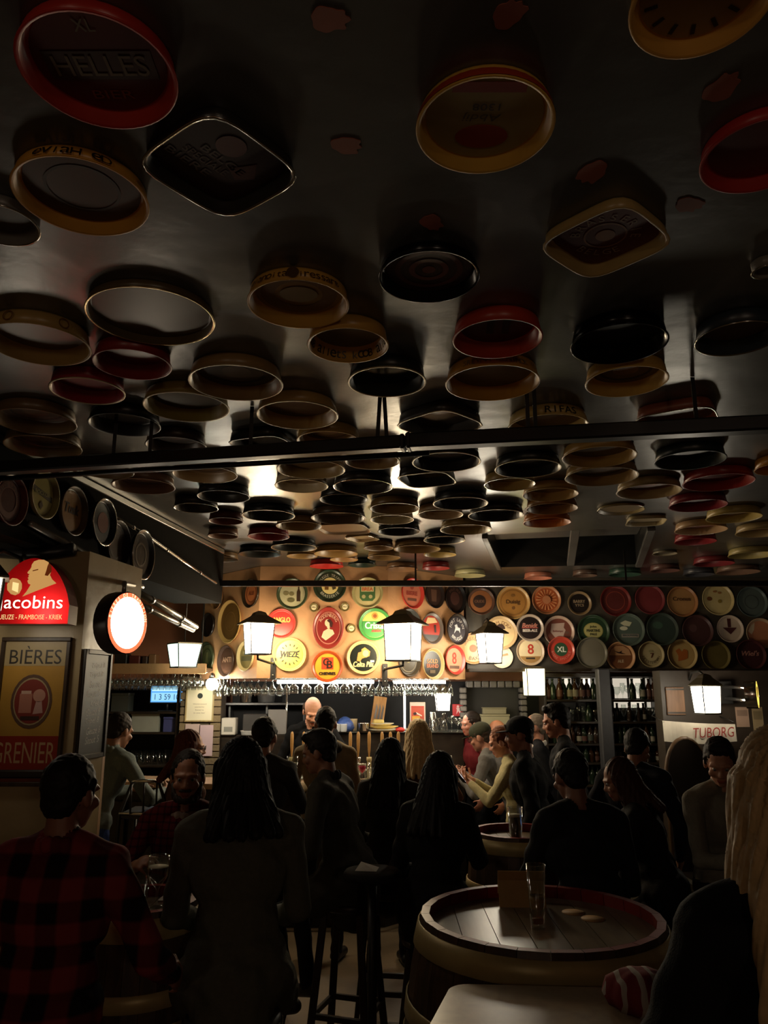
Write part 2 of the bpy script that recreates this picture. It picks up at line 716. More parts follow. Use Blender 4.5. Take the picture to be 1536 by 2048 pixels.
def art(o, fn, name='lettering'):
    """flat print lying on the tray's face"""
    mb = MB()
    fn(mb, o['_r'])
    ch = mb.build(name, o)
    ch['kind'] = 'stuff'
    return ch


INK = srgb
ink = lambda *c: mat('ink_%d_%d_%d' % c, srgb(*c), .45)
Z1, Z2, Z3 = .0068, .0080, .0092

# ---- ceiling trays: lip centre x, y, lip width in pixels, rim colour, face colour, colour word, options
YEL, CRM, TAN, BRZ, RED, DRD, BLK, BRN, GRN, NAV, ORG = (198, 150, 62), (190, 170, 120), (165, 130, 78), (150, 120, 62), (170, 42, 32), (120, 26, 28), (24, 24, 22), (112, 82, 54), (36, 60, 44), (40, 46, 52), (190, 110, 35)
CT = [
    (197, 150, 318, (178, 44, 34), (96, 26, 22), 'red', {'t': 'helles'}),
    (440, 343, 300, (40, 38, 36), (52, 22, 20), 'dark', {'sq': 38, 'lip': 1, 't': 'poster'}),
    (163, 398, 270, (206, 150, 58), (74, 42, 20), 'yellow', {'t': 'dehalve'}),
    (0, 452, 158, (110, 108, 104), (88, 74, 66), 'grey', {'lip': 1}),
    (1404, 8, 292, (206, 152, 66), (150, 116, 66), 'yellow', {'t': 'clock'}),
    (970, 258, 277, (206, 160, 66), (160, 140, 90), 'yellow', {'t': 'oval'}),
    (1524, 315, 246, (176, 44, 40), (110, 38, 34), 'red', {}),
    (1212, 490, 250, (176, 150, 96), (92, 26, 16), 'cream', {'sq': 47, 't': 'ring'}),
    (858, 557, 202, (34, 34, 34), (60, 36, 32), 'black', {'chrome': 1, 't': 'swirl'}),
    (598, 612, 204, (206, 158, 70), (150, 116, 60), 'yellow', {'t': 'nat'}),
    (302, 637, 256, (92, 76, 46), (96, 78, 50), 'bronze', {'lip': 2, 'flat': .96, 'd': .03}),
    (80, 692, 210, (176, 144, 84), (110, 80, 50), 'tan', {'t': 'plainring'}),
    (262, 730, 158, (140, 34, 34), (120, 40, 36), 'dark red', {}),
    (695, 692, 164, (200, 154, 72), (110, 90, 54), 'yellow', {'t': 'inner'}),
    (995, 680, 180, (180, 58, 36), (80, 22, 18), 'red', {'t': 'marks'}),
    (1238, 690, 194, (22, 22, 22), (18, 18, 20), 'black', {'chrome': 1}),
    (1475, 680, 168, (44, 52, 60), (110, 84, 66), 'navy', {'lip': 1}),
    (472, 768, 189, (150, 120, 74), (70, 56, 36), 'tan', {'lip': 3}),
    (774, 766, 157, (30, 38, 34), (70, 84, 78), 'black', {'lip': 3, 'shine': 1}),
    (985, 768, 189, (196, 142, 52), (110, 84, 46), 'yellow', {'t': 'outer'}),
    (1253, 765, 165, (210, 168, 84), (112, 82, 44), 'yellow', {}),
    (175, 784, 150, (150, 32, 46), (120, 44, 44), 'dark red', {'lip': 3}),
    (249, 851, 144, (22, 20, 18), (70, 60, 50), 'black', {'shine': 1}),
    (373, 816, 172, (150, 132, 66), (70, 60, 36), 'olive', {'lip': 3}),
    (595, 832, 164, (180, 144, 84), (100, 70, 42), 'tan', {'lip': 3}),
    (70, 845, 165, (120, 94, 60), (90, 64, 44), 'brown', {}),
    (86, 895, 154, (120, 98, 66), (80, 62, 44), 'brown', {}),
    (352, 893, 122, (60, 44, 34), (66, 52, 44), 'dark', {}),
    (880, 852, 168, (50, 48, 44), (120, 112, 104), 'silver', {'sq': 45, 'lip': 3, 'shine': 1}),
    (540, 893, 150, (24, 24, 24), (120, 112, 104), 'black', {'sq': 20, 'shine': 1}),
    (645, 884, 134, (176, 142, 80), (110, 80, 50), 'tan', {}),
    (1096, 856, 162, (204, 176, 110), (110, 80, 46), 'cream', {'t': 'safir'}),
    (1356, 846, 184, (150, 84, 60), (96, 66, 54), 'pinkish', {'sq': 30, 'lip': 1}),
    (215, 945, 110, (120, 96, 66), (92, 70, 50), 'brown', {}),
    (285, 973, 128, (130, 96, 70), (120, 84, 66), 'brown', {}),
    (410, 950, 130, (140, 110, 70), (100, 72, 46), 'brown', {}),
    (622, 940, 137, (160, 132, 84), (110, 84, 54), 'tan', {'lip': 3}),
    (745, 924, 110, (150, 120, 76), (130, 90, 66), 'tan', {}),
    (889, 929, 146, (28, 27, 26), (22, 20, 20), 'black', {'lip': 3}),
    (603, 973, 107, (196, 176, 140), (140, 110, 84), 'cream', {'lip': 3, 'shine': 1}),
    (858, 958, 134, (30, 28, 26), (130, 110, 80), 'black', {'sq': 22, 'lip': 3, 'shine': 1}),
    (724, 976, 122, (48, 44, 42), (60, 52, 48), 'dark', {'lip': 1}),
    (1052, 942, 142, (26, 30, 28), (28, 30, 28), 'black', {'lip': 3}),
    (1199, 917, 152, (186, 148, 80), (96, 72, 40), 'gold', {}),
    (1203, 953, 150, (176, 142, 86), (90, 66, 40), 'gold', {'lip': 3}),
    (1380, 922, 142, (34, 44, 42), (24, 28, 30), 'teal', {}),
    (1562, 938, 104, (206, 140, 44), (180, 110, 40), 'yellow', {}),
    (447, 994, 106, (30, 26, 24), (46, 38, 34), 'black', {}),
    (392, 1017, 90, (60, 52, 48), (90, 78, 70), 'dark', {'lip': 1}),
    (537, 1032, 106, (24, 30, 28), (24, 26, 24), 'black', {'lip': 3}),
    (689, 999, 100, (26, 30, 28), (26, 28, 28), 'black', {}),
    (677, 1037, 110, (92, 70, 46), (92, 70, 50), 'brown', {}),
    (789, 1018, 100, (140, 108, 60), (120, 92, 56), 'bronze', {'shine': 1}),
    (919, 1009, 113, (24, 26, 26), (24, 24, 26), 'black', {'lip': 3}),
    (1023, 967, 113, (190, 158, 92), (130, 104, 56), 'gold', {'lip': 1}),
    (1101, 990, 112, (190, 152, 86), (130, 92, 46), 'gold', {}),
    (1299, 984, 130, (186, 160, 112), (130, 60, 44), 'cream', {}),
    (1436, 966, 142, (160, 42, 32), (96, 26, 22), 'red', {'shine': 1}),
    (883, 1029, 94, (190, 160, 124), (140, 96, 72), 'cream', {'lip': 3}),
    (992, 1032, 112, (24, 24, 26), (26, 24, 24), 'black', {'lip': 3}),
    (932, 1060, 104, (150, 122, 70), (120, 92, 50), 'bronze', {'lip': 3}),
    (1104, 1018, 104, (150, 104, 48), (130, 92, 46), 'gold', {'shine': 1}),
    (1094, 1046, 96, (196, 112, 38), (150, 76, 30), 'orange', {}),
    (1242, 1021, 96, (176, 154, 104), (130, 108, 72), 'tan', {'lip': 1, 'd': .02}),
    (1292, 1045, 92, (190, 172, 128), (150, 132, 96), 'cream', {'sq': 10, 'd': .03}),
    (1396, 1012, 116, (140, 34, 44), (84, 20, 30), 'dark red', {}),
    (1468, 1036, 110, (196, 172, 100), (150, 120, 64), 'cream', {}),
    (1402, 1061, 104, (196, 160, 120), (150, 70, 54), 'cream', {}),
    (1524, 1066, 104, (186, 160, 110), (120, 80, 46), 'cream', {}),
    (1391, 1084, 84, (150, 40, 48), (90, 30, 36), 'dark red', {}),
    (1505, 1111, 96, (186, 170, 110), (120, 90, 56), 'cream', {}),
    (1428, 1128, 82, (130, 44, 50), (80, 30, 36), 'dark red', {}),
    (1474, 1145, 88, (120, 92, 76), (96, 72, 62), 'brown', {}),
    (537, 1074, 84, (150, 40, 46), (110, 34, 38), 'dark red', {}),
    (598, 1053, 92, (150, 116, 70), (130, 96, 56), 'tan', {}),
    (690, 1061, 124, (130, 98, 66), (130, 98, 66), 'brown', {'sq': 12, 'd': .02}),
    (727, 1079, 84, (186, 150, 100), (150, 116, 76), 'cream', {'sq': 30, 'lip': 1, 'd': .025}),
    (784, 1040, 88, (196, 180, 140), (120, 90, 66), 'cream', {'lip': 3}),
    (798, 1064, 86, (24, 26, 26), (28, 26, 26), 'black', {}),
    (889, 1081, 84, (22, 24, 24), (30, 28, 26), 'black', {'lip': 3}),
    (752, 1095, 70, (130, 96, 60), (96, 66, 42), 'brown', {}),
    (834, 1099, 94, (150, 116, 66), (130, 96, 56), 'tan', {}),
    (880, 1110, 66, (196, 168, 96), (150, 116, 62), 'cream', {}),
    (588, 1096, 92, (24, 30, 28), (28, 30, 28), 'black', {'lip': 3}),
    (520, 1109, 86, (34, 36, 34), (44, 40, 36), 'dark', {}),
    (672, 1108, 88, (176, 136, 76), (150, 110, 60), 'tan', {}),
    (604, 1113, 62, (176, 140, 84), (150, 112, 62), 'tan', {}),
    (688, 1120, 56, (206, 160, 104), (176, 120, 72), 'cream', {}),
    (653, 1133, 68, (190, 40, 34), (150, 30, 28), 'red', {}),
    (768, 1116, 66, (176, 142, 92), (140, 104, 62), 'tan', {}),
    (724, 1131, 58, (30, 52, 40), (30, 44, 36), 'green', {}),
    (804, 1139, 64, (150, 110, 76), (120, 84, 60), 'brown', {}),
    (872, 1137, 56, (170, 54, 52), (130, 44, 42), 'red', {}),
    (940, 1152, 62, (190, 186, 140), (150, 140, 100), 'cream', {}),
    (1076, 1157, 56, (190, 120, 96), (150, 86, 66), 'pinkish', {}),
    (1170, 1152, 50, (90, 70, 60), (70, 52, 44), 'brown', {}),
    (1250, 1150, 66, (40, 66, 54), (36, 54, 46), 'green', {}),
    (1330, 1142, 60, (96, 66, 60), (70, 50, 46), 'brown', {}),
    (1400, 1150, 64, (60, 60, 66), (50, 46, 50), 'dark', {}),
    (442, 1119, 70, (120, 92, 60), (96, 72, 46), 'brown', {}),
    (452, 1043, 70, (120, 64, 56), (110, 76, 60), 'brown', {}),
    (446, 1073, 62, (140, 104, 84), (120, 84, 66), 'brown', {}),
    (1330, 1108, 50, (150, 140, 120), (90, 80, 70), 'grey', {'d': .02}),
    (1533, 545, 60, (120, 116, 108), (60, 50, 44), 'grey', {'lip': 1}),
]
recs = []
for (px, py, wpx, rc, fc, word, op) in CT:
    d = op.get('d', .034 if py < 560 else .044 if py < 620 else .055)
    p, s = at_z(px, py, CEIL - d)
    r = wpx * s / 2
    # a circle seen far off the axis looks a little wider
    ax = math.atan2(abs(px - 768), F)
    r *= math.cos(ax) ** .5
    recs.append([p.x, p.y, r, d, px, py, rc, fc, word, op])
for it in range(60):                       # trays hang side by side: none may overlap another
    for i in range(len(recs)):
        for j in range(i):
            A, B = recs[i], recs[j]
            dx, dy = A[0] - B[0], A[1] - B[1]
            dist = math.hypot(dx, dy) or 1e-6
            need = A[2] + B[2] + .006
            if dist < need:
                q = (need - dist)
                f = min(q * .25, .01)
                A[0] += dx / dist * f; A[1] += dy / dist * f
                B[0] -= dx / dist * f; B[1] -= dy / dist * f
                A[2] -= q * .06
                B[2] -= q * .06
for i in range(len(recs)):
    for j in range(i):
        A, B = recs[i], recs[j]
        dist = math.hypot(A[0] - B[0], A[1] - B[1])
        if dist < A[2] + B[2]:
            k = (dist - .002) / (A[2] + B[2])
            A[2] *= k
            B[2] *= k


def band(py):
    return 'front part of the ceiling' if py < 620 else 'ceiling just before the black bar' if py < 905 else \
        'ceiling just beyond the black bar' if py < 1040 else 'far end of the ceiling'


groups = {}
for k, R in enumerate(recs):
    groups.setdefault((R[8], 'square' if 'sq' in R[9] else 'round', band(R[5])), []).append(k)
clabel = {}
for (word, shape, bnd), ks in groups.items():
    ks.sort(key=lambda k: recs[k][4])
    for i, k in enumerate(ks):
        if len(ks) == 1:
            clabel[k] = '%s %s tray, %s, the only one of its kind there' % (word, shape, bnd)
        else:
            clabel[k] = '%s %s tray, %s, %s of its kind' % (word, shape, bnd, nth(i, len(ks)))

# readable prints get labels of their own
special = {
    'helles': 'large red round tray with block letters on the ceiling, left front',
    'poster': 'dark rounded-square tray with thin chrome rim beside the large red tray',
    'dehalve': 'yellow-rimmed round tray with dark brown face and script on its outer side',
    'clock': 'large yellow round tray with black clock-like marks, top right of the photo',
    'oval': 'yellow-rimmed round tray with red oval and red banner, middle of the front ceiling',
    'ring': 'dark red rounded-square tray with cream rim and ring of letters',
    'swirl': 'black round tray with chrome rim and reddish swirl on its face',
    'nat': 'yellow deep round tray with a small crest and lettering around its side',
    'safir': 'cream-rimmed round tray lettered SAFIR beside the black hanging bar',
    'inner': 'yellow round tray with black letters along the inside of its rim',
    'marks': 'red round tray with two dark stripes on its face',
    'outer': 'yellow round tray with pale letters on its side, below the red striped one',
    'plainring': 'tan round tray cut by the left photo edge, small ring marks on its side',
}
CHR = mat('polished_rim', (.6, .58, .54), .16, 1.)
BRASS = mat('brass_lip', (.62, .48, .26), .22, 1.)
LIP = mat('worn_pale_lip', srgb(176, 158, 126), .35, .3)


def outer_text(mb, s, r, depth, m, h, mid, rf=.9, inner=False):
    """letters around the side wall of a tray lying on the ceiling (local z down)"""
    n = len(s)
    rb = r * rf
    for i, ch in enumerate(s):
        if ch == ' ':
            continue
        a = math.radians(mid + (i - (n - 1) / 2) * math.degrees(h * .85 / r) * (-1 if inner else 1))
        q = (rb + r) / 2 + (.004 if not inner else -.007)
        c = Vector((q * math.cos(a), q * math.sin(a), depth * .55))
        rad = Vector((math.cos(a), math.sin(a), 0))
        nrm = (rad * depth + Vector((0, 0, -(r - rb)))).normalized()
        if inner:
            nrm = -nrm
        M = frame_M(c + nrm * .002, nrm, (0, 0, -1))
        text(mb, ch, (0, 0), None, h, m, 0, 0, M=M)


for k in clabel:
    if len(clabel[k].split()) > 16:
        clabel[k] = clabel[k].replace(' of its kind', '')
random.seed(5)
for k, R in enumerate(recs):
    x, y, r, d, px, py, rc, fc, word, op = R
    rf = sq_rf(4.5, math.radians(op['sq'])) if 'sq' in op else None
    if rf:
        mx = max(rf(math.radians(a)) for a in range(0, 360, 3))
        r /= mx * .98
    lipm = {1: CHR, 2: BRASS, 3: LIP}.get(op.get('lip'))
    rim = metalpaint(rc, .2) if op.get('chrome') else paint(rc, .34)
    face = mat('polish_%d_%d_%d' % fc, srgb(*fc), .16, .6) if op.get('shine') else paint(fc, .36)
    M = frame_M((x, y, CEIL), (0, 0, -1), (0, -1, 0))
    o = make_tray(r, d, rim, face, M, rf, lipm, op.get('flat', .94 if py < 620 else .91), 44 if py < 700 else 32)
    t = op.get('t')
    tag(o, special.get(t) or clabel[k], 'tray', 'metal trays hung on the ceiling')
    R_ = o['_r']
    if t == 'helles':
        def f(mb, q):
            c = ink(120, 104, 80)
            mb.box((0, -q * .05, .0062), (q * 1.5, q * .5, .001), ink(70, 40, 30))
            text(mb, 'HELLES', (0, -q * .05), q * 1.3, q * .36, c, Z2)
            text(mb, 'XL', (0, q * .62), q * .28, q * .2, c, Z1)
            text(mb, 'BIER', (0, -q * .58), q * .6, q * .16, ink(140, 60, 40), Z1)
        art(o, f)
    elif t == 'poster':
        def f(mb, q):
            c = ink(92, 70, 58)
            for i, (a, b) in enumerate((('BIERE', .62), ('SPECIALE', .4), ('BELGE', .2))):
                text(mb, a, (-q * (.55 - .3 * i), 0), q * .9, q * .16, c, Z1, math.radians(-52))
            disc(mb, q * .26, Z1, ink(104, 40, 36), 20, (q * .25, q * .35))
            poly(mb, [(q * .1, -q * .2), (q * .6, -q * .1), (q * .5, -q * .5), (q * .15, -q * .5)], Z1, ink(88, 36, 30))
        art(o, f)
    elif t == 'dehalve':
        def f(mb, q):
            outer_text(mb, 'De Halve', r, d, ink(30, 18, 10), .026, 78)
            ring(mb, q * .55, q * .6, Z1, ink(54, 30, 16))
        art(o, f)
    elif t == 'clock':
        def f(mb, q):
            for i in range(14):
                a = 2 * math.pi * i / 14
                text(mb, 'I', (q * .72 * math.cos(a), q * .72 * math.sin(a)), q * .07, q * .2, ink(40, 24, 16), Z1, a + math.pi / 2)
            text(mb, 'Wieze', (0, 0), q * .9, q * .3, ink(40, 24, 16), Z1, math.pi)
        art(o, f)
    elif t == 'oval':
        def f(mb, q):
            disc(mb, q * .42, Z1, ink(150, 54, 30), 28, (0, -q * .42), .62)
            mb.box((0, q * .62, .0062), (q * 1.1, q * .2, .001), ink(140, 36, 24))
            text(mb, '1308', (0, q * .22), q * .42, q * .14, ink(60, 40, 24), Z1, math.pi)
            text(mb, 'Abdij', (-q * .05, q * .02), q * .6, q * .2, ink(80, 60, 36), Z1, math.pi, .2)
        art(o, f)
        MB().lathe([(R_ + .001, .0065), ((R_ + r) / 2 + .003, d * .5), (r + .001, d * .88)], paint((170, 60, 30)), 40).build('outer_band', o)
    elif t == 'ring':
        def f(mb, q):
            arc_text(mb, 'BRASSERIE', q * .62, q * .2, ink(150, 120, 96), Z1, 90, 200)
            arc_text(mb, 'BELGE', q * .62, q * .2, ink(150, 120, 96), Z1, 270, 90, flip=True)
            ring(mb, q * .4, q * .44, Z1, ink(140, 90, 60))
            disc(mb, q * .2, Z1, ink(140, 92, 54))
        art(o, f)
    elif t == 'swirl':
        def f(mb, q):
            ring(mb, q * .6, q * .72, Z1, ink(96, 52, 44))
            ring(mb, q * .3, q * .42, Z1, ink(110, 60, 50))
            disc(mb, q * .14, Z1, ink(120, 66, 52))
        art(o, f, 'swirl_print')
    elif t == 'nat':
        def f(mb, q):
            c = ink(84, 56, 22)
            outer_text(mb, 'Nationale', r, d, c, .02, 118)
            outer_text(mb, 'Brasserie', r, d, c, .02, 62)
            ring(mb, q * .5, q * .8, Z1, ink(120, 88, 44))
            disc(mb, q * .4, Z2, ink(150, 132, 100), 24, (0, 0), .8)
            M = frame_M(Vector((0, (R_ + r) / 2 + .004, d * .5)), (0, 1, -.12), (0, 0, -1))
            vs = [(.018 * math.cos(2 * math.pi * i / 16), .018 * math.sin(2 * math.pi * i / 16), .002) for i in range(16)]
            mb.add(vs, [tuple(range(16))], c, M)
        art(o, f)
    elif t == 'safir':
        art(o, lambda mb, q: outer_text(mb, 'SAFIR', r, d, ink(24, 18, 12), .034, 82))
    elif t == 'inner':
        art(o, lambda mb, q: outer_text(mb, 'Stella Bock Stella Bock', r, d, ink(30, 22, 12), .026, 270, inner=True))
    elif t == 'outer':
        art(o, lambda mb, q: outer_text(mb, 'DE KONINCK ANVERS', r, d, ink(150, 130, 90), .022, 84))
    elif t == 'marks':
        def f(mb, q):
            for a in (-.18, .2):
                poly(mb, [(q * (a - .1), q * .45), (q * (a + .08), q * .45), (q * (a + .14), -q * .4), (q * (a - .04), -q * .4)], Z1, ink(40, 16, 12))
        art(o, f, 'stripe_print')
    elif t == 'plainring':
        def f(mb, q):
            for a in (40, 100):
                rad = Vector((math.cos(math.radians(a)), math.sin(math.radians(a)), 0))
                M = frame_M(rad * ((R_ + r) / 2 + .004) + Vector((0, 0, d * .5)), rad + Vector((0, 0, -.12)), (0, 0, -1))
                vs = [(q_ * math.cos(2 * math.pi * i / 16), q_ * math.sin(2 * math.pi * i / 16), .002) for i in range(16) for q_ in (.014, .018)]
                mb.add(vs, [(2 * i, 2 * i + 1, (2 * i + 3) % 32, (2 * i + 2) % 32) for i in range(16)], ink(120, 80, 40), M)
        art(o, f, 'ring_print')
    elif py < 1000 and not op.get('shine') and random.random() < .55:
        art(o, lambda mb, q: (ring(mb, q * .62, q * .7, Z1, ink(*[int(v * .6) for v in fc])), disc(mb, q * .34, Z1, ink(*[min(255, int(v * 1.35)) for v in fc]), 20)), 'ring_print')

# pink painted splotches (paw-like) on the ceiling
PK = mat('pink_paint', srgb(150, 84, 66), .5, noise=.25, nscale=14)
SP_ = [(655, 38, 92, 0, 'beside the top of the photo, left of the middle'), (1015, 30, 88, 55, 'at the top of the photo, right of the middle'),
       (690, 290, 74, -10, 'right of the dark rounded-square tray'), (1440, 178, 92, 70, 'above the red tray at the right edge'),
       (1186, 342, 82, -110, 'right of the yellow tray with the red oval'), (1376, 408, 70, -20, 'left of the red tray at the right edge'),
       (862, 443, 64, -60, 'above the black swirl tray')]
for (px, py, wpx, rot, where) in SP_:
    p, s = at_z(px, py, CEIL)
    r = wpx * s * .42
    pts = []
    for i in range(48):
        t = 2 * math.pi * i / 48
        lob = 0
        for c in (-.62, 0., .6):
            lob = max(lob, math.exp(-((((t + math.pi) % (2 * math.pi) - math.pi) - c) / .2) ** 2))
        q = .80 + .24 * lob + .07 * math.sin(3 * t + px) + .03 * math.sin(7 * t + py)
        pts.append((r * q * math.cos(t) * 1.1, r * q * math.sin(t) * .95))
    mb = MB()
    mb.prism(pts, 0, .002, PK)
    o = mb.build('paint_splotch', M=frame_M((p.x, p.y, CEIL - .0002), (0, 0, -1), (0, -1, 0)) @ Matrix.Rotation(math.radians(rot), 4, 'Z'))
    tag(o, 'pink paw-like paint splotch ' + where, 'paint mark', 'pink splotches on the ceiling')
# ================================================================ trays on the canopy, fascia and beam
def print_ops(o, ops):
    q = o['_r'] - .014
    z = [.0068]
    letters, shapes = MB(), MB()
    for op in ops:
        k = op[0]
        z[0] += .0009
        Z = z[0]
        if k == 'd':
            disc(shapes, q * op[1], Z, ink(*op[5]), 28, (q * op[2], q * op[3]), op[4])
        elif k == 'r':
            ring(shapes, q * op[1], q * op[2], Z, ink(*op[3]))
        elif k == 't':
            for dx, dy, dz in ((0, 0, 0), (.022, 0, .0002), (-.022, 0, .0004), (0, .018, .0006)):     # heavy strokes
                text(letters, op[1], (q * (op[2] + dx), q * (op[3] + dy)), q * op[4], q * op[5], ink(*op[6]), Z + dz, 0, op[7] if len(op) > 7 else 0)
        elif k == 'a':
            arc_text(letters, op[1], q * op[2], q * op[3], ink(*op[5]), Z, op[4], None, op[6] if len(op) > 6 else False)
        elif k == 'p':
            poly(shapes, [(q * x, q * y) for x, y in op[1]], Z, ink(*op[2]))
        elif k == 'b':
            shapes.box((q * op[1], q * op[2], Z - .0005), (q * op[3], q * op[4], .001), ink(*op[5]))
        elif k == 'h':                     # half of the face, below y
            y0 = op[1]
            a0 = math.asin(y0)
            pts = [(q * math.cos(t), q * math.sin(t)) for t in np.linspace(math.pi - a0, 2 * math.pi + a0, 22)]
            poly(shapes, pts, Z, ink(*op[2]))
    if shapes.v:
        tag(shapes.build('emblem', o), kind='stuff')
    if letters.v:
        tag(letters.build('lettering', o), kind='stuff')


PEG = mat('peg_steel', (.2, .2, .2), .4, .8)
placed = {}


def wall_tray(key, p0, n, px, py, hpx, rim, face, label, ops=(), sy=1., lip=None, shine=0, group='beer trays on the bar canopy', depth=.03):
    """round tray on a wall plane through p0 with normal n; hpx its height in pixels"""
    p, s = at_plane(px, py, p0, n)
    rz = hpx * s / 2
    r = rz / sy
    lst = placed.setdefault(key, [])
    used = set()
    for (q, rr, lv) in lst:
        if (q - p).length < (max(rz, r) + rr) * 1.02:
            used.add(lv)
    lv = 0
    while lv in used:
        lv += 1
    lst.append((p.copy(), max(rz, r), lv))
    off = .006 + lv * (depth + .004)
    N = Vector(n)
    M = frame_M(p + N * off, N)
    fm = mat('polish_%d_%d_%d' % face, srgb(*face), .16, .6) if shine else paint(face, .3)
    o = make_tray(r, depth, paint(rim, .3), fm, M, None, {1: CHR, 2: BRASS, 3: LIP}.get(lip), .9, 32, 'beer_tray', sy)
    MB().lathe([(.018, -off + .0005), (.018, 0)], PEG, 8).build('peg', o)
    tag(o, label, 'tray', group)
    if ops:
        print_ops(o, ops)
    return o


CAP = 'small cap-like badge on the tan canopy '
fL, fM, fR = FAC
CREAM_, OR_, GR_, DK_, WH_, RD_ = (214, 196, 150), (200, 110, 60), (52, 84, 52), (30, 24, 20), (235, 225, 205), (170, 40, 34)
# left facet
for a in [
    (505, 1187, 58, (50, 40, 28), (186, 110, 66), 'orange tray with dark rim, top left of the canopy', [('r', .7, .78, (120, 60, 36)), ('t', 'ALE', 0, 0, .8, .3, (120, 60, 36))]),
    (437, 1197, 44, (150, 110, 70), (160, 116, 76), 'tan tray high on the left end of the canopy', [('r', .6, .7, (110, 80, 50))]),
    (463, 1243, 86, (186, 150, 90), (150, 112, 60), 'large polished gold dish left of the left lantern', [('r', .5, .54, (120, 86, 44))]),
    (420, 1250, 48, (30, 26, 24), (60, 52, 50), 'black dish left of the large gold dish', []),
    (416, 1315, 62, (60, 66, 44), (110, 116, 80), 'green oval-looking tray at the lower left end of the canopy', [('r', .62, .7, (70, 80, 50)), ('p', [(-.2, -.4), (.2, -.4), (.12, .4), (-.12, .4)], (150, 150, 100))]),
    (456, 1322, 62, (66, 50, 42), (112, 82, 66), 'brown tray lettered ANTI below the gold dish', [('t', 'ANTI', 0, .1, 1.3, .4, (150, 116, 92))]),
    (495, 1312, 60, (200, 180, 130), (130, 116, 70), 'cream-rimmed green tray right below the left lantern', [('b', 0, -.2, 1.5, .4, (80, 76, 44)), ('b', 0, .3, 1.2, .2, (150, 140, 96))]),
]:
    wall_tray('L', fL[0], fL[1], *a[:6], a[6], shine='gold dish' in a[5] or 'black dish' in a[5])
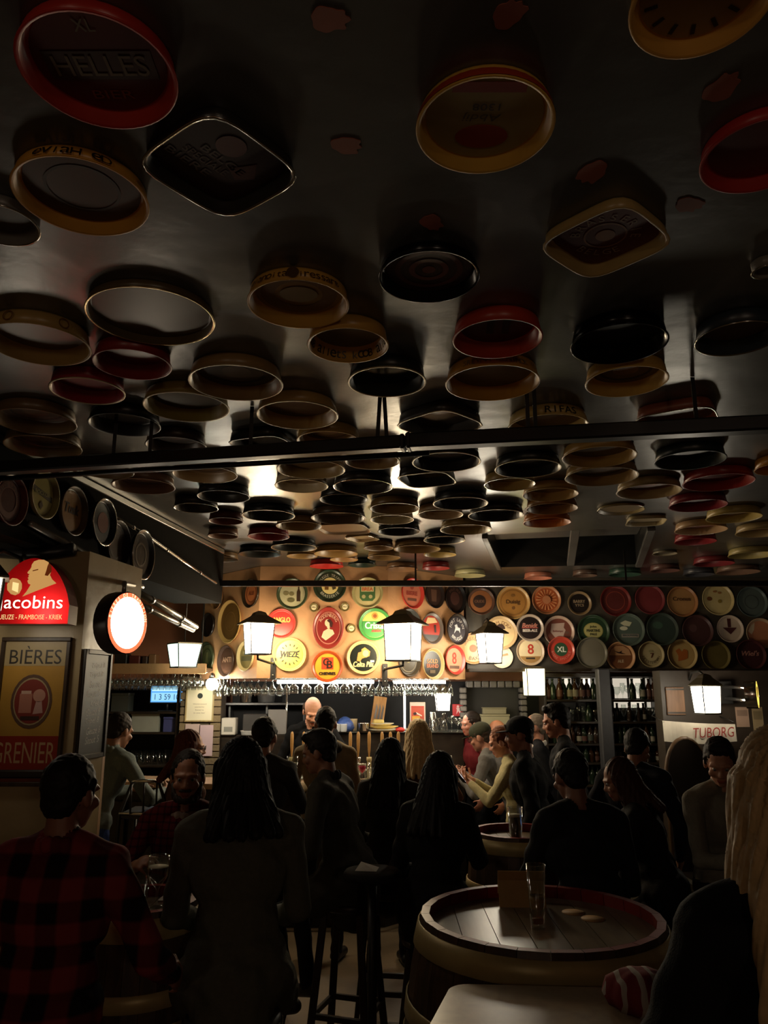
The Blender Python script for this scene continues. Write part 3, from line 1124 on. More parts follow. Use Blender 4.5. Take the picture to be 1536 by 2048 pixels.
# middle facet
for a in [
    (585, 1188, 62, (70, 82, 56), (196, 190, 150), 'cream tray with a brown bottle print, upper left of the canopy', [('p', [(.35, -.6), (.65, -.6), (.65, .15), (.55, .4), (.55, .8), (.45, .8), (.45, .4), (.35, .15)], (60, 40, 24)), ('d', .22, -.5, .05, .8, (140, 130, 90)), ('d', .2, -.05, .0, .8, (130, 120, 80)), ('d', .3, -.1, -.5, .6, (110, 104, 66))]),
    (660, 1172, 66, (44, 60, 40), (44, 56, 40), 'dark green tray with two bottle prints and ringed letters', [('d', .62, 0, 0, 1, (220, 200, 130)), ('a', 'BRUGSE TRIPEL', .8, .2, 90, (190, 190, 170)), ('a', 'BRASSERIE', .8, .2, 270, (190, 190, 170), True), ('p', [(-.38, -.3), (-.1, -.3), (-.1, .3), (-.38, .3)], (110, 76, 30)), ('p', [(.05, .25), (.3, .35), (.48, -.2), (.22, -.32)], (70, 60, 36))]),
    (735, 1186, 62, (170, 160, 110), (196, 182, 130), 'cream tray with a green crest lettered BREA', [('p', [(-.62, .6), (.62, .6), (.62, -.4), (.4, -.65), (-.4, -.65), (-.62, -.4)], (70, 104, 60)), ('b', 0, .3, 1.0, .4, (214, 200, 150)), ('t', 'BREA', 0, .3, .85, .28, (200, 110, 60)), ('d', .15, -.3, -.3, 1, (180, 170, 120)), ('d', .15, .25, -.3, 1, (180, 170, 120))]),
    (563, 1247, 58, (200, 60, 50), (214, 60, 54), 'bright red tray lettered in yellow beside the left lantern', [('t', 'ANGLO', 0, .3, 1.5, .42, (235, 190, 90))]),
    (657, 1256, 82, (150, 54, 46), (132, 40, 36), 'upright oval dark red tray with a lady in profile', [], .75),
    (750, 1249, 64, (70, 140, 70), (235, 200, 110), 'half cream half green tray lettered Cristal', [('h', .25, (60, 140, 66)), ('t', 'Cristal', 0, -.08, 1.5, .5, (245, 240, 220)), ('d', .26, 0, .62, 1, (210, 150, 70)), ('d', .15, 0, .64, 1, (150, 84, 40)), ('t', 'ALKEN', .1, -.5, .7, .18, (190, 60, 50))]),
    (580, 1309, 66, (235, 215, 120), (245, 225, 110), 'bright yellow tray lettered Wieze with clock-like ticks', [('t', 'WIEZE', 0, 0, 1.35, .42, (12, 8, 4), .2)] + [('p', [(.62 * math.cos(t) - .03 * math.sin(t), .62 * math.sin(t) + .03 * math.cos(t)), (.78 * math.cos(t) - .03 * math.sin(t), .78 * math.sin(t) + .03 * math.cos(t)), (.78 * math.cos(t) + .03 * math.sin(t), .78 * math.sin(t) - .03 * math.cos(t)), (.62 * math.cos(t) + .03 * math.sin(t), .62 * math.sin(t) - .03 * math.cos(t))], (16, 10, 5)) for t in [math.radians(x) for x in (20, 42, 64, 90, 116, 138, 160, 200, 222, 244, 270, 296, 318, 340)]]),
    (655, 1333, 62, (196, 90, 44), (235, 180, 60), 'yellow tray with red square emblem lettered CHIEVRES', [('b', 0, .25, .95, .95, (200, 76, 40)), ('t', 'C', -.12, .35, .42, .55, (50, 30, 24)), ('t', 'B', .18, .15, .42, .6, (50, 30, 24)), ('t', 'CHIEVRES', 0, -.56, 1.3, .22, (60, 44, 24))]),
    (727, 1315, 66, (220, 190, 130), (28, 34, 28), 'black gold-rimmed tray with a lady drinking, lettered Celta Pils', [('t', 'Celta Pils', 0, -.5, 1.5, .38, (240, 220, 150), .2), ('p', [(-.5, -.25), (-.4, .35), (-.1, .45), (-.05, 0), (-.25, -.3)], (214, 150, 80)), ('d', .3, .15, .32, 1.1, (230, 170, 100)), ('p', [(-.15, -.1), (.45, .1), (.5, .45), (.1, .75), (-.15, .6)], (220, 150, 76)), ('d', .22, .16, .3, 1.1, (240, 196, 140)), ('b', .66, -.28, .3, .16, (235, 225, 200))]),
]:
    sy = 1.
    r = a
    if len(a) == 8:
        # an upright oval: build it rotated, so the long axis stands up
        o = wall_tray('M', fM[0], fM[1], a[0], a[1], a[2] * .75, a[3], a[4], a[5])
        o.scale = (1, 1 / .75, 1)
        q = o['_r'] - .014
        sh, le = MB(), MB()
        sk = ink(225, 196, 160)
        hr = ink(60, 30, 24)
        ring(sh, q * .92, q * .98, .0070, ink(190, 120, 100))
        poly(sh, [(-q * .55, -q * .55), (-q * .4, -q * .2), (-q * .05, -q * .05), (q * .35, -q * .12), (q * .5, -q * .35), (q * .1, -q * .6), (-q * .2, -q * .75)], .0078, sk)
        poly(sh, [(-q * .12, q * .02), (q * .1, -q * .1), (q * .12, q * .2), (-q * .05, q * .2)], .0084, sk)
        disc(sh, q * .22, .0090, sk, 20, (-q * .08, q * .3), 1.)
        poly(sh, [(-q * .1, q * .48), (q * .15, q * .52), (q * .34, q * .3), (q * .28, q * .02), (q * .1, q * .1), (q * .08, q * .3), (-q * .12, q * .42)], .0098, hr)
        arc_text(le, 'RODENBERG', q * .78, q * .2, ink(220, 180, 150), .0085, 90, 120)
        tag(sh.build('portrait_print', o), kind='stuff')
        tag(le.build('lettering', o), kind='stuff')
        continue
    wall_tray('M', fM[0], fM[1], *a[:6], a[6])
for px, py, where in ((628, 1215, 'left of the dark green bottle tray'), (690, 1214, 'right of the lady tray, upper'), (703, 1257, 'right of the lady tray, lower')):
    wall_tray('M', fM[0], fM[1], px, py, 18, (120, 104, 60), (220, 210, 170), CAP + where, [('t', 'PILS', 0, 0, 1.3, .4, (120, 96, 60))], depth=.012)
# right facet
for a in [
    (822, 1187, 62, (190, 60, 50), (190, 110, 86), 'pink tray with red rim above the right lantern', [('t', 'BIERE', 0, 0, 1.2, .3, (150, 60, 50)), ('b', 0, -.5, 1.0, .2, (110, 70, 56)), ('d', .2, 0, .5, 1, (160, 70, 56))]),
    (866, 1190, 54, (40, 30, 28), (58, 40, 34), 'dark brown tray right of the pink tray', [('p', [(-.4, .5), (.4, .5), (.3, -.6), (-.3, -.6)], (96, 66, 52))]),
    (908, 1197, 60, (24, 20, 20), (44, 30, 28), 'black tray at the upper right end of the canopy', [('d', .55, 0, 0, 1, (76, 46, 40)), ('a', 'PALE ALE', .78, .22, 90, (110, 80, 66))]),
    (815, 1250, 64, (60, 60, 58), (72, 72, 70), 'grey tray lettered BOCK behind the right lantern', [('a', 'BOCK', .68, .4, 90, (225, 220, 205)), ('r', .86, .92, (150, 146, 136))]),
    (861, 1257, 62, (96, 84, 76), (176, 60, 48), 'red and white tray with a dark streak right of the right lantern', [('h', -.5, (60, 56, 54)), ('p', [(-.7, .3), (.7, .5), (.4, .85), (-.4, .85)], (220, 190, 140)), ('p', [(.3, .3), (.5, .3), (.55, -.3), (.35, -.3)], (50, 30, 26))]),
    (907, 1259, 62, (40, 32, 30), (70, 66, 70), 'blue-grey tray with a white horse and ringed letters', [('a', 'FORT LAPIN', .76, .26, 90, (214, 208, 200)), ('a', 'BRUGGE', .76, .26, 270, (214, 208, 200), True), ('p', [(-.35, -.35), (-.2, .1), (-.3, .3), (0, .4), (.1, .15), (.35, .1), (.35, -.3), (.2, -.1), (-.1, -.1)], (205, 205, 205))]),
    (815, 1321, 62, (70, 62, 50), (80, 72, 58), 'dark grey tray under the right lantern', [('r', .86, .92, (150, 140, 120)), ('p', [(-.15, -.2), (.15, -.2), (0, .15)], (140, 130, 90))]),
    (863, 1328, 62, (205, 176, 120), (44, 38, 32), 'gold-rimmed black tray lettered GOLD BRAND', [('t', 'GOLD', 0, .22, 1.2, .32, (190, 140, 80)), ('t', 'BRAND', 0, -.15, 1.3, .3, (190, 110, 70)), ('b', 0, -.6, .6, .25, (110, 90, 60))]),
    (907, 1320, 58, (176, 60, 50), (214, 150, 120), 'pink tray with a tall figure eight at the right end', [('t', '8', 0, .15, .5, .95, (176, 70, 56)), ('b', 0, -.6, 1.2, .25, (110, 84, 70))]),
]:
    wall_tray('R', fR[0], fR[1], *a[:6], a[6])
# right fascia, three rows
FP, FN = (0, FY, 0), Vector((0, -1, 0))
GF = 'beer trays on the right fascia'
for a in [
    (962, 1203, 54, (90, 60, 46), (150, 96, 60), 'brown tray with dark centre, leftmost of the fascia top row', [('d', .6, -.15, 0, 1, (50, 32, 26)), ('t', 'OUDE', -.15, 0, .9, .26, (110, 76, 56))]),
    (1026, 1205, 67, (190, 150, 90), (170, 120, 60), 'large tan tray with a heart, second of the fascia top row', [('r', .86, .92, (140, 96, 46)), ('t', 'Duisig', 0, 0, 1.0, .36, (90, 60, 30)), ('d', .12, 0, -.4, 1, (120, 80, 40)), ('d', .15, 0, .5, .7, (130, 90, 44))]),
    (1092, 1200, 58, (180, 120, 80), (176, 92, 52), 'orange tray with a sunburst of rays', [('p', [(.36 * math.cos(t), .36 * math.sin(t)), (.88 * math.cos(t - .06), .88 * math.sin(t - .06)), (.88 * math.cos(t + .06), .88 * math.sin(t + .06))], (214, 150, 100)) for t in [i * math.pi / 9 for i in range(18)]] + [('d', .36, 0, 0, 1, (186, 120, 80))]),
    (1158, 1207, 48, (140, 116, 84), (34, 28, 26), 'small black tray with pale rim lettered BARRY', [('t', 'BARRY', 0, .2, 1.2, .3, (150, 130, 104)), ('t', 'YTCS', 0, -.2, .9, .26, (150, 130, 104))]),
    (1230, 1202, 62, (110, 36, 32), (92, 40, 38), 'dark red tray, fifth of the fascia top row', [('r', .7, .76, (140, 60, 46))]),
    (1298, 1199, 60, (116, 48, 50), (122, 50, 52), 'plain rose red tray of the fascia top row', []),
    (1363, 1203, 62, (160, 110, 70), (170, 126, 80), 'tan tray lettered Cronus', [('t', 'Cronus', 0, .2, 1.4, .3, (84, 56, 34))]),
    (1434, 1199, 64, (190, 170, 120), (196, 176, 124), 'cream tray with scattered brown map-like spots', [('d', .2, -.6, .05, .8, (110, 70, 36)), ('d', .14, .2, .5, .6, (150, 104, 60)), ('d', .16, -.15, .6, .5, (150, 104, 60)), ('d', .14, .15, -.15, 1, (140, 116, 50))]),
    (1502, 1204, 62, (80, 92, 90), (88, 98, 94), 'blue-grey tray at the right end of the fascia top row', [('r', .5, .56, (70, 76, 74))]),
]:
    wall_tray('F', FP, FN, *a[:6], a[6], group=GF)
for a in [
    (1000, 1266, 66, (190, 160, 116), (220, 190, 140), 'cream tray with a dark arch behind the small lantern', [('a', 'PALM DORP', .74, .24, 90, (130, 84, 50)), ('d', .34, 0, .3, 1, (60, 40, 30)), ('b', 0, .1, .7, .3, (225, 196, 150))]),
    (1057, 1257, 54, (190, 170, 150), (40, 30, 28), 'black tray lettered BEER ALE with a red band', [('t', 'Benidt', 0, .22, 1.4, .42, (200, 130, 110), .25), ('b', 0, 0, 1.5, .06, (170, 60, 54)), ('t', 'BEER-ALE', 0, -.24, 1.3, .24, (214, 200, 184))]),
    (1117, 1263, 62, (200, 170, 150), (130, 76, 62), 'cream and maroon tray with a map-like patch', [('p', [(-.55, .6), (.5, .68), (.4, .3), (.55, .1), (.4, -.2), (.3, -.6), (-.3, -.5), (-.65, -.05)], (205, 176, 160)), ('t', 'Bokkereyer', -.05, 0, .8, .16, (150, 96, 86)), ('d', .16, .65, -.1, .6, (120, 84, 70)), ('d', .26, .05, -.5, .6, (150, 110, 96))]),
    (1186, 1262, 64, (44, 66, 44), (36, 60, 40), 'dark green tray with a cream oval lettered MARTINS', [('d', .74, 0, .02, .82, (160, 150, 80)), ('d', .68, 0, .02, .8, (180, 172, 110)), ('t', 'John', 0, .3, .5, .18, (70, 70, 40)), ('t', 'MARTINS', 0, .02, 1.0, .2, (70, 70, 40)), ('t', 'PALE', 0, -.26, .5, .17, (70, 70, 40))]),
    (1254, 1260, 64, (84, 96, 86), (86, 100, 92), 'teal tray with white swirls and a pale band', [('p', [(-.6, .5), (-.2, .7), (.3, .55), (.1, .25), (-.3, .3)], (200, 200, 170)), ('d', .3, -.35, .1, .5, (206, 204, 180)), ('b', .1, -.45, 1.3, .26, (150, 140, 130)), ('t', 'BROUWERIJ', .1, -.45, 1.1, .16, (84, 90, 86))]),
    (1321, 1259, 64, (56, 66, 58), (54, 66, 60), 'plain dark green tray right of the teal one', [('d', .4, -.3, .3, .7, (60, 84, 70))]),
    (1391, 1262, 62, (72, 46, 44), (70, 44, 42), 'dark maroon tray left of the arrow tray', [('d', .3, -.3, .2, 1, (84, 56, 54))]),
    (1458, 1258, 54, (196, 176, 160), (205, 186, 166), 'white tray with a maroon arrow pointing down', [('p', [(-.16, .95), (.2, .95), (.16, .15), (-.14, .15)], (76, 36, 36)), ('p', [(-.62, .12), (.68, .12), (.06, -.5)], (76, 36, 36))]),
    (1520, 1267, 60, (190, 160, 130), (196, 130, 96), 'cream and orange tray cut by the right photo edge', [('p', [(-1, .2), (-.7, .7), (-.4, .9), (-.5, .3), (-.75, -.1)], (220, 200, 170))]),
]:
    wall_tray('F', FP, FN, *a[:6], a[6], group=GF)
for a in [
    (946, 1297, 62, (190, 140, 90), (214, 160, 96), 'orange-cream tray left of the small lantern, ringed letters', [('a', 'BRASSERIE', .76, .24, 90, (110, 70, 36)), ('a', 'BAX', .78, .28, 270, (60, 40, 24), True), ('d', .3, 0, 0, 1, (150, 96, 50))]),
    (1003, 1314, 44, (225, 205, 176), (240, 225, 200), 'white tray right below the small lantern', [('p', [(-.7, -.1), (.8, .2), (.7, .45), (-.5, .1)], (225, 150, 110))]),
    (1060, 1303, 56, (205, 176, 140), (235, 214, 170), 'cream tray with a red figure 8', [('t', '8', .05, .2, .5, .85, (196, 60, 40)), ('h', -.42, (170, 130, 76)), ('b', 0, -.6, .8, .16, (60, 50, 36))]),
    (1120, 1301, 54, (190, 76, 56), (196, 66, 50), 'red tray with green centre lettered XL', [('d', .62, 0, .08, 1, (44, 80, 50)), ('t', 'XL', .05, .08, .8, .48, (235, 235, 220)), ('a', 'BIERE SPECIALE', .8, .2, 270, (225, 150, 130), True)]),
    (1181, 1306, 62, (96, 92, 76), (110, 104, 88), 'plain grey tray with a bright reflection under MARTINS', []),
    (1240, 1313, 58, (196, 150, 110), (130, 84, 56), 'brown tray with a black bird and ALE', [('p', [(-.94, .1), (.94, .1), (.75, .6), (.3, .88), (-.3, .88), (-.75, .6)], (196, 150, 110)), ('p', [(-.55, .5), (-.1, .36), (.2, .5), (.1, .34), (.5, .2), (.1, .22), (-.2, .28)], (44, 28, 24)), ('t', 'ALE', 0, -.4, .5, .24, (205, 180, 150))]),
    (1301, 1309, 52, (176, 160, 120), (190, 176, 136), 'cream tray with ringed letters MEESTERMAN', [('a', 'MEESTERMAN', .76, .24, 270, (70, 54, 36), True), ('t', '7', .1, -.1, .3, .44, (96, 54, 40)), ('d', .2, 0, .3, .6, (160, 150, 110))]),
    (1363, 1309, 60, (190, 166, 116), (196, 166, 110), 'cream tray with an orange rooster-like patch', [('p', [(-.5, .3), (-.3, -.1), (-.35, -.55), (.1, -.45), (.45, -.3), (.5, .3), (.2, .45), (0, .2), (-.2, .5)], (186, 106, 50))]),
    (1430, 1311, 58, (116, 104, 60), (112, 100, 56), 'plain olive tray of the bottom fascia row', []),
    (1497, 1310, 60, (84, 44, 46), (78, 40, 44), "maroon tray lettered Wiel's in pale script", [('t', "Wiel's", 0, .12, 1.4, .4, (205, 150, 140), .3)]),
]:
    wall_tray('F', FP, FN, *a[:6], a[6], group=GF)
# deep beam on the left
GB = 'beer trays on the left beam'
for a in [
    (12, 1000, 104, (96, 44, 34), (84, 40, 32), 'dark red tray cut by the left photo edge, on the beam', [('r', .6, .9, (110, 60, 44)), ('a', 'GEUZE LAMBIC', .75, .2, 90, (60, 30, 24))]),
    (80, 990, 98, (150, 140, 90), (176, 164, 104), 'pale yellow-green tray with a dark banner and small diamond', [('p', [(-.9, .4), (.9, .05), (.9, -.25), (-.9, .1)], (70, 60, 36)), ('t', 'BOCKOR', 0, .08, 1.3, .2, (150, 140, 90)), ('p', [(-.05, -.3), (.12, -.55), (-.05, -.8), (-.22, -.55)], (84, 64, 34))]),
    (139, 1022, 100, (84, 66, 48), (150, 112, 66), 'tan tray lettered Tusk on the left beam', [('t', 'Tusk', 0, .1, 1.3, .5, (44, 28, 18), .2)]),
    (189, 1045, 96, (30, 30, 30), (36, 38, 38), 'black tray with a rust red oval centre', [('d', .55, .1, 0, 1, (110, 54, 40))]),
    (229, 1088, 96, (40, 34, 30), (76, 62, 50), 'dark brown tray, left of the last two on the beam', [('r', .7, .78, (54, 44, 36))]),
    (268, 1110, 100, (26, 24, 22), (54, 48, 40), 'black-rimmed tray, last on the left beam', [('r', .5, .6, (84, 70, 46))]),
]:
    wall_tray('B', BP, BN, *a[:6], a[6], group=GB, lip=1 if 'black' in a[5] else None)

# ================================================================ lamps and signs
def lantern(center, wid, hgt, rot, em, label, roof=1.45, taper=.82, mount='post', post_to=None, hook=None, name='street_lantern', rh=1.):
    """square tapered lantern: panes, corner bars, roof, base; center = middle of the glass"""
    o = empty(name, center)
    tag(o, label, 'lantern')
    a, b = wid / 2, wid / 2 * taper
    z0, z1 = -hgt / 2, hgt / 2
    R = Matrix.Rotation(rot, 4, 'Z')
    top = [R @ Vector((sx * a, sy * a, z1)) for sx, sy in ((-1, -1), (1, -1), (1, 1), (-1, 1))]
    bot = [R @ Vector((sx * b, sy * b, z0)) for sx, sy in ((-1, -1), (1, -1), (1, 1), (-1, 1))]
    for i in range(4):
        j = (i + 1) % 4
        MB().add([bot[i], bot[j], top[j], top[i]], [(0, 1, 2, 3)], em).build('pane', o)
        MB().bar(bot[i] * 1.01, top[i] * 1.01, .009, .009, BLACKM).build('corner_bar', o)
    rm = MB()
    e = a * roof
    p4 = lambda s, z: [R @ Vector((sx * s, sy * s, z)) for sx, sy in ((-1, -1), (1, -1), (1, 1), (-1, 1))]
    lv = [p4(e, z1 + .004), p4(e, z1 + .014), p4(a * .55, z1 + .016 + hgt * .26 * rh), p4(a * .42, z1 + .017 + hgt * .36 * rh), p4(a * .1, z1 + .018 + hgt * .42 * rh)]
    vs = [v for L in lv for v in L]
    fs = [(0, 3, 2, 1)]
    for i in range(len(lv) - 1):
        for k in range(4):
            fs.append((i * 4 + k, i * 4 + (k + 1) % 4, (i + 1) * 4 + (k + 1) % 4, (i + 1) * 4 + k))
    fs.append(tuple((len(lv) - 1) * 4 + k for k in range(4)))
    rm.add(vs, fs, mat('lantern_roof', (.07, .055, .03), .45, .3))
    rm.build('roof', o)
    bm_ = MB()
    bm_.prism([(v.x * 1.08, v.y * 1.08) for v in bot], z0 - .014, z0 - .002, BLACKM)
    bm_.build('base', o)
    c = Vector(center)
    if mount == 'post':
        pm = MB()
        q = Vector(post_to) - c
        pm.tube([(0, 0, z0 - .01), (0, 0, z0 - .05), (q.x, q.y * .5, z0 - .075), (q.x, q.y - .02, z0 - .07)], .011, BLACKM, 8)
        pm.box((q.x, q.y - .008, z0 - .12), (.05, .014, .2), BLACKM, bevel=.003)
        pm.build('bracket', o)
        for dz in (-.06, -.18):
            MB().sphere((q.x, q.y - .018, z0 + dz), .009, CHROME, 8, 6).build('bolt', o)
    elif mount == 'hang':
        z = CEIL - c.z if hook is None else hook - c.z
        MB().tube([(0, 0, z1 + .016 + hgt * .40 * rh), (0, 0, z)], .006, BLACKM, 6).build('chain', o)
    elif mount == 'wall':
        q = Vector(post_to) - c
        MB().tube([(0, 0, z1 + hgt * .42), (q.x * .3, q.y * .3, z1 + hgt * .62), (q.x * .8, q.y * .8, z1 + hgt * .6), (q.x, q.y, z1 + hgt * .3)], .011, BLACKM, 8).build('bracket', o)
    return o


LIT = emitter('lit_glass', (1, .80, .52), E_LANTERN)
LITY = emitter('lit_glass_yellow', (1, .86, .40), 7)
LITG = emitter('lit_glass_green', (.72, 1, .78), 3.5)
LITW = emitter('lit_glass_white', (1, .88, .68), E_LANTERN_COOL)
c1, s1 = at_y(517, 1278, 6.9)
lantern(c1, .215, .25, math.radians(27), LIT, 'lit black street lantern on the tan canopy, left of the pair', post_to=(c1.x + .07, 7.385, c1.z))
c2, s2 = at_y(806, 1285, 6.9)
lantern(c2, .255, .30, math.radians(-24), LIT, 'lit black street lantern on the tan canopy, right of the pair', 1.42, .9, post_to=(c2.x - .16, 7.385, c2.z))
c3, s3 = at_y(980, 1297, 7.7)
lantern(c3, .20, .27, math.radians(20), LITW, 'smaller lit lantern before the left end of the right fascia', 1.4, .78, 'wall', post_to=(c3.x, FY - .005, c3.z))
c4, s4 = at_y(1413, 1399, 6.6)
lantern(c4, .17, .21, math.radians(12), LITW, 'lit lantern on the dark wall above the white TUBORG banner', 1.15, .86, 'wall', post_to=(c4.x + .1, 7.19, c4.z))
c5, s5 = at_y(-34, 1215, 3.6)
lantern(c5, .15, .26, math.radians(25), emitter('lit_glass_dim', (1, .86, .66), 6), 'lit lantern cut by the left photo edge beside the red arched sign', 1.3, .8, 'wall', post_to=(c5.x, 3.99, c5.z))
c6, s6 = at_y(886, 1404, 8.35)
lantern(c6, .16, .17, 0, LITW, 'small lit lamp hanging under the glass rack near the red exit sign', .9, .8, 'hang', hook=CZ0 + .02, name='pendant_lamp')
c7, s7 = at_y(1068, 1364, 8.05)
lantern(c7, .185, .26, math.radians(4), LITY, 'lit yellow-green box lamp under the fascia, left of the bottle shelves', 1.05, .95, 'hang', hook=2.13, name='pendant_lamp', rh=.1)
c8, s8 = at_y(368, 1311, 7.3)
lantern(c8, .235, .20, math.radians(40), LITG, 'lit pale green tapered glass lamp hanging at the left of the canopy', 1.02, .74, 'hang', name='pendant_lamp', rh=.15)
# bare globe at the left end of the bar
cg, sg = at_y(424, 1368, 7.75)
gl = empty('globe_lamp', cg)
tag(gl, 'glaring white globe lamp under the left end of the canopy', 'lamp')
MB().sphere((0, 0, 0), .06, emitter('lit_globe', (1, .9, .72), 110), 16, 10).build('globe', gl)
MB().lathe([(.03, .05), (.034, .07), (.02, .1), (.008, .11), (.008, CZ0 + .035 - cg.z)], CHROME, 10).build('holder', gl)
# fluorescent tubes under the canopy
for x0, x1, y, z, lab in ((-1.05, -.1, 7.75, CZ0 - .012, 'lit tube lamp under the middle of the canopy'), (.1, .62, 7.95, CZ0 - .012, 'lit tube lamp under the right end of the canopy')):
    st = empty('tube_lamp', ((x0 + x1) / 2, y, z))
    tag(st, lab, 'lamp')
    h = (x1 - x0) / 2
    MB().tube([(-h, 0, -.02), (h, 0, -.02)], .014, emitter('lit_tube', (1, .93, .8), E_STRIP), 8).build('tube', st)
    MB().box((0, 0, .012), (2 * h + .06, .05, .022), mat('lamp_white', (.6, .6, .58), .4), bevel=.004).build('housing', st)

# ---------------- red arched light box
J, sj = at_y(65, 1252, 3.86)
jac = empty('arched_sign', J)
tag(jac, 'lit red arched sign lettered Jacobins with a drinking man, on the pier', 'sign')
hw, hh = 78 * sj, 134 * sj


def arch(k=1., z=0., n=14):
    pts = [(-hw * k, hh * .02), (hw * k, hh * .02)]
    for i in range(n + 1):
        t = i / n
        x = hw * k * (1 - t)
        y = hh * (.30 + .70 * (1 - (1 - t) ** 2.0) ** .75) * (1 if k == 1 else .985)
        pts.append((x, y))
    for i in range(n - 1, -1, -1):
        t = i / n
        pts.append((-hw * k * (1 - t), hh * (.30 + .70 * (1 - (1 - t) ** 2.0) ** .75) * (1 if k == 1 else .985)))
    return pts


MJ = frame_M((0, 0, 0), (0, -1, 0))
mj = bpy.data.materials.new('red_backlit_acrylic')
mj.use_nodes = True
nt = mj.node_tree
nt.nodes.clear()
out = nt.nodes.new('ShaderNodeOutputMaterial')
tr = nt.nodes.new('ShaderNodeBsdfTranslucent')
tr.inputs[0].default_value = (.62, .02, .025, 1)
em = nt.nodes.new('ShaderNodeEmission')
em.inputs[0].default_value = (.6, .015, .02, 1)
em.inputs[1].default_value = .022
ad = nt.nodes.new('ShaderNodeAddShader')
nt.links.new(tr.outputs[0], ad.inputs[0])
nt.links.new(em.outputs[0], ad.inputs[1])
nt.links.new(ad.outputs[0], out.inputs[0])
pts = arch()
n_ = len(pts)
m = MB()
m.add([(x, y, .05) for x, y in pts], [tuple(range(n_))], mj, MJ)
m.build('face', jac)
m = MB()
vs = [(x, y, z) for z in (-.06, .052) for x, y in pts]
m.add(vs, [(k, (k + 1) % n_, n_ + (k + 1) % n_, n_ + k) for k in range(n_)], mat('sign_shell', (.25, .02, .02), .4), MJ)
m.add([(x, y, -.06) for x, y in pts], [tuple(range(n_))[::-1]], mat('sign_white', (.7, .7, .7), .6), MJ)
m.build('shell', jac)
JT = emitter('sign_letter_cream', (1, .72, .30), 1.1)
JW = emitter('sign_letter_white', (1, .9, .72), 2.2)
JS = emitter('sign_flesh', (1, .52, .16), .55)
m = MB()
text(m, 'Jacobins', (hw * .0, hh * .31), hw * 1.66, hh * .25, JW, .0515, M=MJ)
text(m, 'GUEUZE - FRAMBOISE - KRIEK', (0, hh * .12), hw * 1.7, hh * .07, JT, .0515, M=MJ)
tag(m.build('lettering', jac), 'glowing cream lettering', kind='stuff')
m = MB()
P = lambda pts_, mm, z: m.add([(x * hw, y * hh, z) for x, y in pts_], [tuple(range(len(pts_)))], mm, MJ)
JD = emitter('sign_brown', (.30, .05, .01), .3)
P([(-.22, .42), (.1, .5), (.62, .62), (.5, .68), (.42, .76), (-.02, .62), (-.12, .5)], JS, .0512)       # robe
P([(-.10, .615), (-.02, .595), (.14, .60), (.30, .64), (.42, .72), (.46, .80), (.44, .88), (.36, .94), (.24, .975), (.10, .975), (-.01, .95), (-.06, .90), (-.065, .86), (-.09, .83), (-.15, .785), (-.14, .765), (-.09, .76), (-.12, .735), (-.10, .72), (-.13, .70), (-.10, .68), (-.13, .655)], JS, .0514)   # head
P([(.30, .74), (.38, .73), (.47, .80), (.45, .88), (.38, .93), (.35, .88), (.33, .81)], JD, .0517)
P([(-.02, .80), (.12, .82), (.12, .835), (-.02, .815)], JD, .0517)
P([(-.62, .52), (-.52, .46), (-.40, .44), (-.30, .47), (-.25, .54), (-.26, .61), (-.31, .66), (-.40, .69), (-.52, .70), (-.60, .66), (-.64, .60)], JS, .0515)           # mug and fist
P([(-.5, .52), (-.34, .48), (-.34, .62), (-.5, .64)], JT, .0518)
tag(m.build('emblem', jac), 'drinking man emblem', kind='stuff')
bl = lamp('sign_bulb', (J.x + hw * .45, J.y + .015, J.z + hh * .16), .8, (1, .82, .6), .02)

# ---------------- oval (round) light box hanging from a conduit
O, so = at_y(243, 1246, 4.12)
ang = math.radians(70)
ON = Vector((math.sin(ang), -math.cos(ang), 0))
osn = empty('round_sign', O)
tag(osn, 'glaring white round light box with red ring, hanging beside the pier', 'sign')
Mo = frame_M((0, 0, 0), ON) @ Matrix.Rotation(math.radians(0), 4, 'Z')
rr = .162
m = MB()
m.lathe([(rr, -.05), (rr * 1.02, -.03), (rr * 1.02, .03), (rr, .04), (rr * .98, .041)], mat('sign_dark_shell', (.03, .02, .015), .4), 32, Mo)
m.add([Mo @ Vector((rr * math.cos(2 * math.pi * k / 32), rr * math.sin(2 * math.pi * k / 32), -.05)) for k in range(32)], [tuple(range(32))[::-1]], mat('sign_dark_shell', (.03, .02, .015), .4))
m.build('shell', osn)
m = MB()
disc(m, rr * .84, .0415, emitter('lit_round_sign', (1, .86, .64), 9), 32)
for f in m.v[:]:
    pass
m.v = [tuple(Mo @ Vector(v)) for v in m.v]
m.build('face', osn)
m = MB()
ring(m, rr * .84, rr * .98, .0412, emitter('lit_red_ring', (1, .16, .06), 1.6))
arc_text(m, 'BIERES DE TRADITION', rr * .91, rr * .11, emitter('lit_cream_letter', (1, .7, .4), 2.5), .0420, 90, 170)
m.v = [tuple(Mo @ Vector(v)) for v in m.v]
tag(m.build('ring', osn), 'red glowing ring with small letters', kind='stuff')
ap, _ = at_plane(203, 1125, BP + BN * .03, BN)
bp_, _ = at_plane(284, 1174, BP + BN * .03, BN)
ap0, _ = at_plane(60, 1046, BP + BN * .03, BN)
GREYP = mat('conduit_grey', (.33, .32, .29), .3, .6)
o = MB().tube([(0, 0, rr), (0, 0, rr + .05), tuple(Vector((bp_.x, bp_.y - .02, bp_.z)) - O)], .014, GREYP, 8).build('arm', osn)
